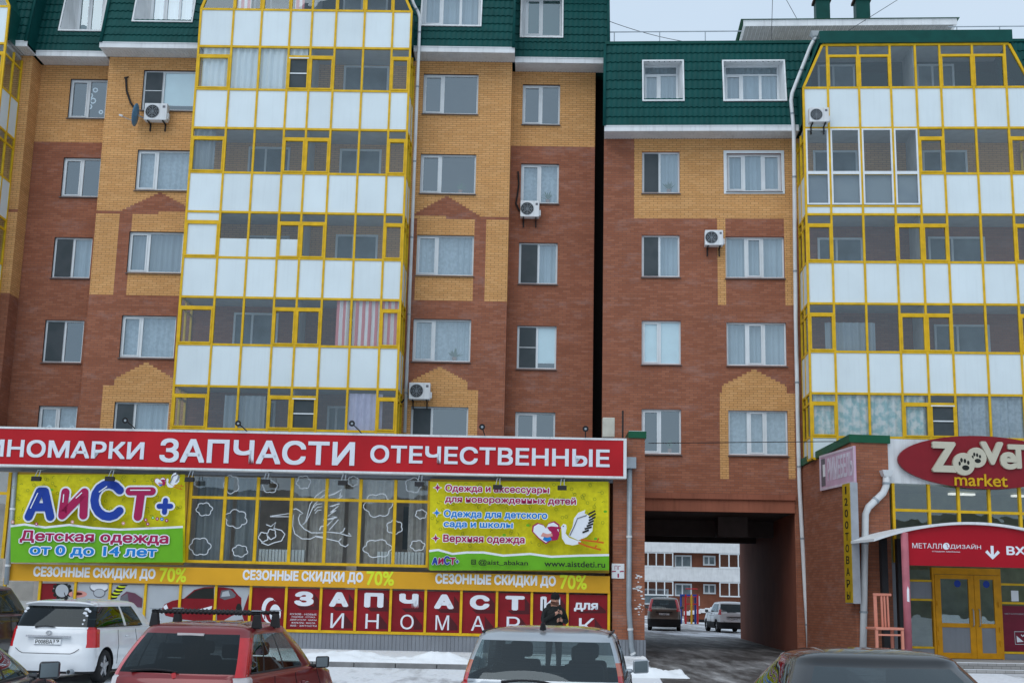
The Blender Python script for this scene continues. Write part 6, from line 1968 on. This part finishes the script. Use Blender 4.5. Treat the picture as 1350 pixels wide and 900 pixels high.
    def add(mb, nm, mt, parent=None, smooth_=False, weld=False):
        if parent is None: mb.v = [(x, y - cy0, z) for x, y, z in mb.v]
        else: mb.v = [(x, y - cy0, z) for x, y, z in mb.v]
        return mb.build(nm, mt, parent or root, smooth=smooth_, weld=weld)
    mats_ = {"body": pmat, "bumper_trim": P.get("trim", BLACK), "pillar_trim": BLACK, "rear_window": P.get("rglass", TINT_GLASS), "windshield": CAR_GLASS, "side_window": P.get("sglass", TINT_GLASS), "lamp_red": LAMP_R, "lamp_clear": LAMP_C, "lamp_amber": LAMP_O}
    names = {"lamp_red": "taillight", "lamp_clear": "reversing_light", "lamp_amber": "indicator"}
    body = None
    for c in sorted(parts, key=lambda c: c != "body"):
        b = c.split("|")[0]
        # wheel arch rims: pull loose verts near a wheel out to its circle
        if b in ("body", "bumper_trim"):
            mb = parts[c]
            for vi, (x, y, z) in enumerate(mb.v):
                for a in axles:
                    d = math.hypot(y - a, z - wr)
                    if abs(x) > W * .8 and 1e-4 < d < wr + .108:
                        s = (wr + .055) / d; mb.v[vi] = (x, a + (y - a) * s, wr + (z - wr) * s)
        o = add(parts[c], names.get(b, b), mats_[b], None, True, True)
        if b == "body": body = o
    # under-body, cabin floor, seats
    m = MB(); m.box(-W * .80, W * .80, .25, Ln - .3, .2, .24); m.box(-W * .8, W * .8, rb + .3, cowl, zb - .35, zb - .32); m.box(-W * .82, W * .82, cowl - .25, cowl + .1, zb - .3, zb - .02)
    add(m, "interior", SEATM)
    for sx_ in (-1, 1):
        for yy in (lerp(r0, cowl, .62), lerp(r0, cowl, .30)):
            m = MB(); x = sx_ * W * .42
            m.hexa([(x - .24, yy, zb - .4), (x + .24, yy, zb - .4), (x + .24, yy + .14, zb - .4), (x - .24, yy + .14, zb - .4)], [(x - .2, yy - .1, zb + .18), (x + .2, yy - .1, zb + .18), (x + .2, yy + .02, zb + .18), (x - .2, yy + .02, zb + .18)])
            m.box(x - .12, x + .12, yy - .12, yy - .02, zb + .2, zb + .36)
            bevel(add(m, "seat", SEATM), .04, 3)
    # wheels
    for a in axles:
        for sx_ in (-1, 1):
            xo = sx_ * (W - .02); xi = sx_ * (W - .22)
            m = MB()
            prof = [(xi, wr * .62), (xi, wr * .9), (lerp(xi, xo, .12), wr), (lerp(xi, xo, .85), wr), (xo, wr * .93), (xo + sx_ * .0, wr * .68), (lerp(xi, xo, .93), wr * .64)]
            K_ = 28
            for x, r in prof:
                for k in range(K_): m.v.append((x, a + r * cos(2 * pi * k / K_), wr + r * sin(2 * pi * k / K_)))
            for j in range(len(prof) - 1):
                for k in range(K_):
                    f = (j * K_ + k, j * K_ + (k + 1) % K_, (j + 1) * K_ + (k + 1) % K_, (j + 1) * K_ + k)
                    m.f.append(f if sx_ > 0 else f[::-1]); m.m.append(0)
            whl = add(m, "wheel", TYRE, None, True)
            m = MB(); xr = lerp(xi, xo, .86)
            rr = wr * .655
            m.tube([(xr - sx_ * .03, a + rr * cos(t_ * pi / 14), wr + rr * sin(t_ * pi / 14)) for t_ in range(29)], .014, 6)
            for k in range(5):
                an = 2 * pi * k / 5 + .3; c_, s_ = cos(an), sin(an)
                w0, w1 = .045, .03
                pts = [(c_ * .03 - s_ * w0, s_ * .03 + c_ * w0), (c_ * .03 + s_ * w0, s_ * .03 - c_ * w0), (c_ * rr + s_ * w1, s_ * rr - c_ * w1), (c_ * rr - s_ * w1, s_ * rr + c_ * w1)]
                m.hexa([(xr - sx_ * .03, a + p[0], wr + p[1]) for p in pts], [(xr + sx_ * .012, a + p[0], wr + p[1]) for p in pts])
            m.tube([(xr - sx_ * .04, a, wr), (xr + sx_ * .02, a, wr)], .06, 12)
            m.tube([(xr - sx_ * .07, a, wr), (xr - sx_ * .06, a, wr)], rr, 20, 1)
            add(m, "rim", [RIM, BLACK], whl)
            m = MB()                                    # inner arch
            rad = wr + .06
            for k in range(13):
                an = pi * k / 12 * 1.16 - .25
                for x in (sx_ * W * .97, sx_ * (W - .35)): m.v.append((x, a + rad * cos(an), wr + rad * sin(an)))
            for k in range(12): m.f.append((2 * k, 2 * k + 1, 2 * k + 3, 2 * k + 2)); m.m.append(0)
            m.poly([(sx_ * (W - .35), a + rad * cos(pi * k / 12 * 1.16 - .25), wr + rad * sin(pi * k / 12 * 1.16 - .25)) for k in range(13)])
            add(m, "wheel_arch", BLACK)
    # mirrors
    zm, ymr = zb + .09, cowl - .42
    for sx_ in (-1, 1):
        m = MB(); x0, x1 = sx_ * (W * .95), sx_ * (W + .17)
        a_, b_ = (x0 + sx_ * .03), x1
        m.hexa([(a_, ymr, zm - .085), (b_, ymr + .02, zm - .075), (b_ - sx_ * .03, ymr + .13, zm - .05), (a_, ymr + .15, zm - .06)], [(a_, ymr, zm + .075), (b_, ymr + .02, zm + .085), (b_ - sx_ * .03, ymr + .13, zm + .05), (a_, ymr + .15, zm + .05)])
        m.box(sx_ * W * .86, a_, ymr + .03, ymr + .1, zm - .08, zm - .03)
        o = bevel(add(m, "mirror", P.get("mirror", pmat)), .03, 3)
        m = MB(); q_ = .02
        m.poly([(a_ + sx_ * q_, ymr - .003, zm - .065), (b_ - sx_ * q_, ymr + .016, zm - .055), (b_ - sx_ * q_, ymr + .016, zm + .065), (a_ + sx_ * q_, ymr - .003, zm + .055)][::(1 if sx_ > 0 else -1)])
        add(m, "mirror_glass", CHROME if False else DARKPANE, o)
        # door handles
        for t in P.get("handles", (.40, .66)):
            m = MB(); yy = lerp(.5, Ln - .9, t); m.tube([(sx_ * (W * .985), yy - .1, zb - .13), (sx_ * (W * .985 + .03), yy - .07, zb - .125), (sx_ * (W * .985 + .03), yy + .07, zb - .125), (sx_ * (W * .985), yy + .1, zb - .13)], .014, 6)
            add(m, "door_handle", pmat)
        for t in P.get("seams", (.27, .52, .80)):         # door shut lines
            i = NR + NC + int(t * NS); m = MB()
            pts = [(OL[k][i][0] * sx_ + sx_ * .001, OL[k][i][1], OL[k][i][2]) for k in range(2, len(lev)) if lev[k][7] in ("b", "belt") and not any(math.hypot(OL[k][i][1] - a, OL[k][i][2] - wr) < wr + .07 for a in axles)]
            if len(pts) > 2: m.tube(pts, .006, 5); add(m, "door_seam", BLACK)
        m = MB(); kb = next(k for k, l in enumerate(lev) if l[7] == "g7")
        i0, i1 = NR + NC + int(side_w[0][0] * NS), NR + NC + int(side_w[-1][1] * NS)
        m.tube([(OL[kb][i][0] * sx_, OL[kb][i][1], OL[kb][i][2]) for i in range(i0, i1)], .011, 6); add(m, "belt_strip", BLACK)
    def rear_y(x, z):
        for k in range(len(lev) - 1):
            if lev[k][0] <= z <= lev[k + 1][0]:
                t = (z - lev[k][0]) / max(1e-6, lev[k + 1][0] - lev[k][0])
                return lerp(lev[k][2], lev[k + 1][2], t) + lerp(lev[k][5], lev[k + 1][5], t) * (x / lerp(lev[k][1], lev[k + 1][1], t)) ** 2
        return lev[-1][2]
    # rear plate
    if P.get("plate"):
        zp = P.get("plate_z", .72); yy = rear_y(0, zp) - .02
        m = MB(); m.box(-.26, .26, yy - .012, yy + .05, zp - .056, zp + .056); pl_ = add(m, "number_plate", WHITE_PAINT)
        m = MB(); text(m, P["plate"], -.23, .1, zp - .036, zp + .038, yy - .013, 0, .01, .002); text(m, P.get("region", "19"), .13, .23, zp - .01, zp + .042, yy - .013, 0, .01, .002)
        m.box(-.255, .255, yy - .0135, yy - .0122, zp - .055, zp - .050); m.box(-.255, .255, yy - .0135, yy - .0122, zp + .050, zp + .055); m.box(.115, .12, yy - .0135, yy - .0122, zp - .05, zp + .05)
        add(m, "plate_lettering", C_BLK, pl_)
        m = MB(); m.box(-.42, .42, yy - .03, yy + .06, zp + .085, zp + .115); add(m, "trim_strip", CHROME if P.get("chrome") else BLACK)
    if P.get("badge"):
        zq = P["badge"]; yy = rear_y(0, zq) - .012; m = MB()
        m.tube([(.055 * cos(t_ * pi / 10), yy, zq + .036 * sin(t_ * pi / 10)) for t_ in range(21)], .007, 6); m.tube([(.025 * cos(t_ * pi / 8), yy, zq + .034 * sin(t_ * pi / 8)) for t_ in range(17)], .005, 6); add(m, "badge", CHROME)
    if P.get("wiper"):
        x0, x1, zq = P["wiper"]; m = MB()
        pts = []
        for t_ in range(7):
            x = lerp(x0, x1, t_ / 6); z = zq + .05 * sin(pi * t_ / 6) * .4
            pts.append((x, rear_y(x, z) - .025, z))
        m.tube(pts, [.018] + [.012] * 5 + [.006], 6); add(m, "rear_wiper", BLACK)
    if P.get("seam_z"):
        zq = P["seam_z"]; m = MB(); pts = []
        for t_ in range(-8, 9):
            x = t_ / 8 * W * .72; pts.append((x, rear_y(x, zq) - .001, zq + .09 * max(0, abs(t_) / 8 - .8) / .2))
        m.tube(pts, .006, 5); add(m, "tailgate_seam", BLACK)
    if P.get("antenna"):
        x, yy, ln_, lean = P["antenna"]; m = MB(); zq = H - .012
        m.tube([(x, yy, zq - .01), (x, yy - .02, zq + .05)], [.035, .02], 8); m.tube([(x, yy - .02, zq + .04), (x, yy - .02 - lean, zq + ln_)], [.011, .006], 6); add(m, "antenna", BLACK)
    m = MB()                                             # black ceramic edge and heater wires of the rear glass
    zlo, zhi = lev[gi0][0], lev[gi1][0]
    for t_ in range(1, 9):
        z = lerp(zlo, zhi, t_ / 9.5); hwz = lerp(W * .70, W * .60, t_ / 9)
        m.tube([(lerp(-hwz, hwz, j / 8), rear_y(lerp(-hwz, hwz, j / 8), z) + .006, z) for j in range(9)], .0022, 4)
    if P.get("heater", True): add(m, "heater_wire", SEATM)
    if P.get("roof_gutter"):
        for sx_ in (-1, 1):
            m = MB(); pts = [(sx_ * wg1 * .93, lerp(r1 + .16, wst - .2, t_ / 6), zr + .045) for t_ in range(7)]; m.tube(pts, .012, 6); add(m, "roof_strip", BLACK)
    if P.get("spoiler"):
        m = MB(); pr = []
        for t_ in range(-8, 9):
            u = t_ / 8; pr.append((u * wg1 * .97, r1 - P["spoiler"] + .10 * u * u))
        nn = len(pr)
        for (x, y) in pr: m.v += [(x, y, zr + .03 - .05 * (x / wg1) ** 4), (x, y + .02, zr + .055 - .05 * (x / wg1) ** 4), (x, y + P["spoiler"] + .2, zr + .088 - .09 * (x / wg1) ** 4), (x, y + P["spoiler"] + .1, zr - .02)]
        for j in range(nn - 1):
            for k in range(4):
                k2 = (k + 1) % 4; m.f.append((j * 4 + k, j * 4 + k2, j * 4 + 4 + k2, j * 4 + 4 + k)); m.m.append(0)
        m.poly([m.v[k] for k in (3, 2, 1, 0)]); m.poly([m.v[(nn - 1) * 4 + k] for k in range(4)])
        add(m, "spoiler", pmat, None, True)
    if P.get("third_light"):
        m = MB(); zq = P["third_light"]; yy = rear_y(0, zq); m.box(-.16, .16, yy - .012, yy + .02, zq - .014, zq + .014); add(m, "brake_light", LAMP_C)
    if P.get("rails"):
        for sx_ in (-1, 1):
            m = MB(); x = sx_ * wg1 * .93; m.tube([(x, r1 + .15, H - .03), (x, r1 + .3, H + .05), (x, wst - .35, H + .05), (x, wst - .15, H - .03)], .022, 8); add(m, "roof_rail", BLACK)
    if P.get("rack"):
        for yy in P["rack"]:
            rk = MB(); xw = wg1 * .98
            pts = []
            for t_ in range(121):
                u = t_ / 120; a = u * 2 * pi * 24
                pts.append((lerp(-xw - .02, xw + .02, u), yy + .022 * cos(a), H + .105 + .022 * sin(a)))
            rk.tube(pts, .012, 5); rk.tube([(-xw - .04, yy, H + .105), (xw + .04, yy, H + .105)], .02, 8)
            o = add(rk, "roof_bar", BLACK)
            for sx_ in (-1, 1):
                m = MB(); x = sx_ * xw
                m.hexa([(x - .06, yy - .04, H - .075), (x + .06, yy - .04, H - .075), (x + .06, yy + .04, H - .075), (x - .06, yy + .04, H - .075)], [(x - .04, yy - .03, H + .09), (x + .04, yy - .03, H + .09), (x + .04, yy + .03, H + .09), (x - .04, yy + .03, H + .09)])
                bevel(add(m, "bar_foot", BLACK, o), .012)
                m = MB(); m.box(x - .06, x + .06, yy - .04, yy + .04, H + .128, H + .14); add(m, "foot_cap", GREY_METAL, o)
    if P.get("exhaust"):
        m = MB(); x = P["exhaust"]; m.tube([(x, -.05, .24), (x, .3, .25)], .045, 12); m.tube([(x, -.055, .24), (x, -.048, .24)], .035, 12, 1); add(m, "exhaust_pipe", [GREY_METAL, BLACK])
    return root, add, rear_y

P_WAGON = dict(L=4.55, W=1.72, H=1.55, zb=.98, cowl=3.45, wst=2.75, rb=.10, r0=.13, r1=.42, wr=.80, side=((0, .47), (.515, .84)), hz=.78, body_pillar=True, sglass=TINT_GLASS,
    lamps=(("lamp_red", (("CR", 2, 6), ("S", 0, 1)), .66, 1.06),), plate="Р008ВА", region="19", plate_z=.77, badge=.93, wiper=(-.30, .1, 1.03), seam_z=.56, spoiler=.10, third_light=0, exhaust=.5, chrome=True, rwrap=6, antenna=(-.1, .9, .13, .08), wr_=.31)
W1, addW, ryW = car("parked_car", "white wagon parked tail out with a rear spoiler and red corner lamps", (-8.30, 24.7 + 2.2, 0.0), 6, P_WAGON, paint("white car paint", (.66, .68, .70)), "cars parked before the shops")
m = MB()
for (x, z, r) in ((.56, 1.36, .05), (.62, 1.33, .035), (.55, 1.29, .045), (.60, 1.25, .03), (.58, 1.17, .025), (.58, 1.10, .02), (-.62, 1.36, .04), (-.64, 1.31, .03)):
    y = ryW(x, z) - .012; m.poly([(x + r * cos(k), y, z + r * .8 * sin(k)) for k in range(6)])
addW(m, "window_sticker", C_WHT)

P_RED = dict(L=4.3, W=1.70, H=1.54, zb=.92, cowl=3.3, wst=2.45, rb=.13, r0=.16, r1=.66, wr=.76, side=((.05, .20), (.22, .50), (.53, .82)), hz=.74, rwrap=2, rglass=TINT_GLASS, sglass=CAR_GLASS,
    lamps=(("lamp_clear", (("CR", 2, 6), ("S", 0, 1)), .74, .96), ("lamp_red", (("CR", 2, 6), ("S", 0, 1)), .96, 1.38)), plate="Т415ЕК", plate_z=.66, wiper=(-.52, .05, 1.0), seam_z=.5, rack=(1.05, 1.75), mirror=BLACK, third_light=1.40, roof_gutter=False)
R1, addR, ryR = car("parked_car", "dark red hatchback with black coiled roof bars before the poster windows", (-3.72 + .3, 14.7 + 2.1, -.12), 8, P_RED, paint("dark red car paint", (.19, .011, .014), .2, .3, .14), "cars parked before the shops")
m = MB(); m.tube([(.0, ryR(0, .99) - .02, .985), (.02, ryR(0, .99) - .03, .93)], .028, 8); addR(m, "wiper_pivot", LAMP_R)

P_SIL = dict(L=3.85, W=1.68, H=1.50, zb=.96, cowl=3.05, wst=2.35, rb=.12, r0=.15, r1=.50, wr=.80, side=((.05, .18), (.2, .48), (.51, .82)), hz=.78, rwrap=3, rglass=glass_mat("smoked rear glass", (.42, .50, .50), .02), sglass=CAR_GLASS,
    lamps=(("lamp_red", (("CR", 3, 6), ("S", 0, 1)), .80, 1.06), ("lamp_amber", (("CR", 3, 6), ("S", 0, 1)), 1.06, 1.18)), plate="О731ЕХ", plate_z=.68, wiper=(-.38, .1, 1.0), seam_z=.5, antenna=(-.03, .62, .28, -.02), roof_gutter=True)
S1, addS, ryS = car("parked_car", "silver hatchback seen from behind with a roof aerial in front of the man", (.33 + .2, 12.3 + 1.9, 0.0), 6, P_SIL, paint("silver car paint", (.40, .43, .46), .55, .32), "cars parked before the shops")

P_GREY = dict(L=4.55, W=1.74, H=1.43, zb=.98, cowl=3.25, wst=2.45, rb=.05, r0=.95, r1=1.35, wr=.72, side=((.05, .42), (.46, .90)), hz=.72, rwrap=1, sglass=CAR_GLASS, rglass=CAR_GLASS,
    lamps=(("lamp_red", (("R", 4, 6), ("CR", 0, 4)), .68, .9),), plate="К207МН", plate_z=.7)
car("parked_car", "dark grey saloon nearest the camera with its mirror below the white wagon", (-4.87, 11.0, 0.0), -7, P_GREY, paint("grey car paint", (.03, .032, .037), .3, .3), "cars parked before the shops")
P_BLK = dict(L=4.6, W=1.78, H=1.45, zb=.93, cowl=3.35, wst=2.6, rb=.05, r0=.80, r1=1.45, wr=.72, side=((.04, .18), (.2, .5), (.53, .88)), hz=.72, rwrap=1, rglass=glass_mat("sky-lit rear glass", (.05, .06, .065), .05), sglass=TINT_GLASS,
    lamps=(("lamp_red", (("R", 4, 6), ("CR", 0, 4)), .70, .9),), plate="Х554КУ", plate_z=.7, rexp=1.05)
car("parked_car", "glossy black saloon with a wide rear window before the pet shop porch", (2.86, 8.55 + 2.3, 0.0), 1, P_BLK, paint("black car paint", (.006, .006, .007), .0, .25, .05), "cars parked before the shops")
P_SUV = dict(L=4.6, W=1.85, H=1.80, zb=1.15, cowl=3.3, wst=2.75, rb=.12, r0=.15, r1=.40, wr=.80, side=((.03, .28), (.31, .56), (.59, .86)), hz=1.0, wr_=.36, rwrap=2, axles=(.9, 3.75), sglass=TINT_GLASS,
    lamps=(("lamp_red", (("CR", 1, 6),), .8, 1.2),), plate="М090ТТ", plate_z=.85, rails=False)
car("parked_car", "black tall off roader half hidden behind the white wagon", (-11.15, 27.6, 0.0), 7, P_SUV, paint("black off roader paint", (.007, .007, .008), .0, .3, .05), "cars parked before the shops")
P_TAN = dict(P_SUV); P_TAN.update(W=1.74, H=1.70, zb=1.08, rails=False, lamps=(("lamp_red", (("CR", 1, 6), ("S", 0, 1)), .98, 1.6),), rglass=TINT_GLASS, sglass=TINT_GLASS, plate="А112АВ", wr_=.34, trimz=.55, r1=.55)
car("parked_car", "muddy grey off roader with tall red lamps parked in the courtyard", (8.40, 70.0, .168), 7, P_TAN, paint("taupe car paint", (.14, .125, .11), .4, .4, .2), "cars in the courtyard")
P_WH = dict(P_SIL); P_WH.update(plate="С330КК", antenna=None, rglass=TINT_GLASS, sglass=TINT_GLASS, roof_gutter=False, W=1.66, L=4.1, H=1.55, trimz=.5, lamps=(("lamp_red", (("CR", 2, 6),), .86, 1.14),))
car("parked_car", "white hatchback partly hidden by the passage wall in the courtyard", (11.45, 68.5, .168), -3, P_WH, paint("snowy white paint", (.62, .64, .66)), "cars in the courtyard")

# ------------------------------------------------------------------ the man
def person():
    g = Vector((1.13, 31.0, 0.0))
    root = thing("person", "man in a black padded jacket and knit cap standing with both hands before his chest", "person", g, radians(14))
    V = [  # joint, radius x, radius y, parent
        ((0, 0, .98), .165, .125, None), ((0, .01, 1.14), .165, .13, 0), ((0, .01, 1.33), .20, .14, 1), ((0, .02, 1.50), .15, .11, 2), ((0.005, .01, 1.59), .062, .062, 3),
        ((.015, -.005, 1.68), .082, .095, 4), ((.02, -.01, 1.78), .082, .10, 5), ((.02, -.005, 1.84), .055, .07, 6),
        ((.10, 0, .93), .10, .11, 0), ((.12, -.02, .52), .072, .078, 8), ((.13, .02, .12), .05, .055, 9), ((.14, -.10, .05), .048, .04, 10), ((.15, -.18, .04), .04, .032, 11),
        ((-.10, 0, .93), .10, .11, 0), ((-.12, .0, .52), .072, .078, 13), ((-.13, .04, .12), .05, .055, 14), ((-.15, -.08, .05), .048, .04, 15), ((-.16, -.16, .04), .04, .032, 16),
        ((.215, .02, 1.46), .085, .085, 3), ((.30, .0, 1.20), .066, .066, 18), ((.17, -.21, 1.24), .05, .05, 19), ((.10, -.27, 1.25), .036, .026, 20), ((.06, -.29, 1.26), .036, .022, 21),
        ((-.215, .02, 1.46), .085, .085, 3), ((-.29, -.03, 1.20), .066, .066, 23), ((-.09, -.24, 1.37), .05, .05, 24), ((-.02, -.29, 1.42), .036, .026, 25), ((.02, -.305, 1.44), .036, .022, 26)]
    me = bpy.data.meshes.new("body")
    me.from_pydata([v[0] for v in V], [(i, v[3]) for i, v in enumerate(V) if v[3] is not None], [])
    o = bpy.data.objects.new("body", me); COL.objects.link(o)
    o.modifiers.new("skin", 'SKIN')
    sl = me.skin_vertices[0].data if len(me.skin_vertices) else None
    for i, v in enumerate(V):
        sl[i].radius = (v[1], v[2]); sl[i].use_root = (i == 0)
    s = o.modifiers.new("sub", 'SUBSURF'); s.levels = 2; s.render_levels = 2
    dg = bpy.context.evaluated_depsgraph_get()
    m2 = bpy.data.meshes.new_from_object(o.evaluated_get(dg))
    bpy.data.objects.remove(o)
    bm = bmesh.new(); bm.from_mesh(m2)
    # fingers and thumbs, folded over one another
    def finger(p, d, ln, r):
        a = Vector(p); d = Vector(d).normalized(); dn = Vector((0, .25, -1)).normalized()
        pts = [a, a + d * ln * .5, a + d * ln * .75 + dn * ln * .25, a + d * ln * .8 + dn * ln * .5]
        mb = MB(); mb.tube(pts, [r, r * .95, r * .85, r * .6], 6)
        vs_ = [bm.verts.new(q) for q in mb.v]
        for f in mb.f:
            try: bm.faces.new([vs_[k] for k in f])
            except ValueError: pass
    for (c, sg) in ((Vector((.055, -.295, 1.26)), -1), (Vector((.025, -.31, 1.44)), 1)):
        for k, ln in enumerate((.075, .085, .08, .065)):
            finger(c + Vector((sg * .012, 0, .028 - k * .02)), (sg * .9, -.35, .05), ln, .0095)
        finger(c + Vector((-sg * .03, -.01, .03)), (sg * .5, -.3, .7), .055, .011)
    # nose, ears
    for q, r in (((.03, -.118, 1.705), .018), ((.03, -.122, 1.69), .015)):
        bmesh.ops.create_icosphere(bm, subdivisions=1, radius=r, matrix=Matrix.Translation(q))
    for sx_ in (-1, 1):
        bmesh.ops.create_icosphere(bm, subdivisions=1, radius=.028, matrix=Matrix.Translation((.018 + sx_ * .088, .01, 1.70)) @ Matrix.Diagonal((.4, .8, 1.1, 1)))
    bm.to_mesh(m2); bm.free()
    SKIN = mat("skin", (.42, .22, .16), .55, 0, .08, 20); JACK = mat("black jacket", (.012, .014, .014), .75, 0, .3, 9, .4, 14); TROU = mat("dark trousers", (.016, .017, .02), .8); BOOT = mat("black boot", (.012, .012, .012), .5)
    for k in (JACK, SKIN, TROU, BOOT): m2.materials.append(k)
    for p in m2.polygons:
        c = p.center; p.use_smooth = True
        hand = (c - Vector((.055, -.295, 1.26))).length < .115 and c.x < .125 or (c - Vector((.02, -.305, 1.44))).length < .12 and c.x > -.06 and c.y < -.235
        if c.z > 1.57 or hand: p.material_index = 1
        elif c.z < .13: p.material_index = 3
        elif c.z < .90: p.material_index = 2
    b = bpy.data.objects.new("body", m2); COL.objects.link(b); b.parent = root
    # jacket hem and folded hood, knitted cap
    m = MB()
    rings = [(.84, .215, .165), (.90, .225, .175), (1.0, .215, .165), (1.12, .212, .168), (1.25, .225, .175), (1.36, .235, .17), (1.45, .21, .145), (1.52, .13, .11)]
    n = 24
    for z, rx, ry in rings:
        for k in range(n):
            a = 2 * pi * k / n; w_ = 1 + .03 * sin(5 * a + z * 20)
            m.v.append((rx * w_ * cos(a), .01 + ry * w_ * sin(a), z))
    for j in range(len(rings) - 1):
        for k in range(n): m.f.append((j * n + k, j * n + (k + 1) % n, (j + 1) * n + (k + 1) % n, (j + 1) * n + k)); m.m.append(0)
    m.build("jacket", JACK, root, smooth=True)
    m = MB()
    for t_ in range(-6, 7): pass
    m.tube([(.13 * sin(a), .02 + .12 * cos(a) if abs(a) < 2 else .02 - .07, 1.545 + .03 * cos(a)) for a in [radians(-150 + 25 * k) for k in range(13)]], [.03, .045, .055, .06, .065, .07, .07, .07, .065, .06, .055, .045, .03], 10)
    m.build("hood", JACK, root, smooth=True)
    m = MB(); rings = [(1.735, .104, .118), (1.775, .107, .122), (1.82, .100, .115), (1.86, .075, .088), (1.885, .03, .04)]
    for z, rx, ry in rings:
        for k in range(n): a = 2 * pi * k / n; m.v.append((.02 + rx * cos(a), -.005 + ry * sin(a), z + .012 * sin(a)))
    for j in range(len(rings) - 1):
        for k in range(n): m.f.append((j * n + k, j * n + (k + 1) % n, (j + 1) * n + (k + 1) % n, (j + 1) * n + k)); m.m.append(0)
    m.f.append(tuple(range(4 * n, 5 * n))); m.m.append(0)
    m.build("cap", mat("knit cap", (.010, .010, .011), .9, 0, .3, 30), root, smooth=True)
    m = MB()
    for sx_ in (-1, 1):
        m.tube([(.028 + sx_ * .034, -.1, 1.722), (.028 + sx_ * .034, -.108, 1.722)], .011, 8)
    m.build("eyes", BLACK, root)
    m = MB(); m.tube([(.005, -.103, 1.655), (.03, -.11, 1.652), (.055, -.102, 1.655)], .006, 5); m.build("mouth", mat("lips", (.25, .09, .08), .5), root)
person()
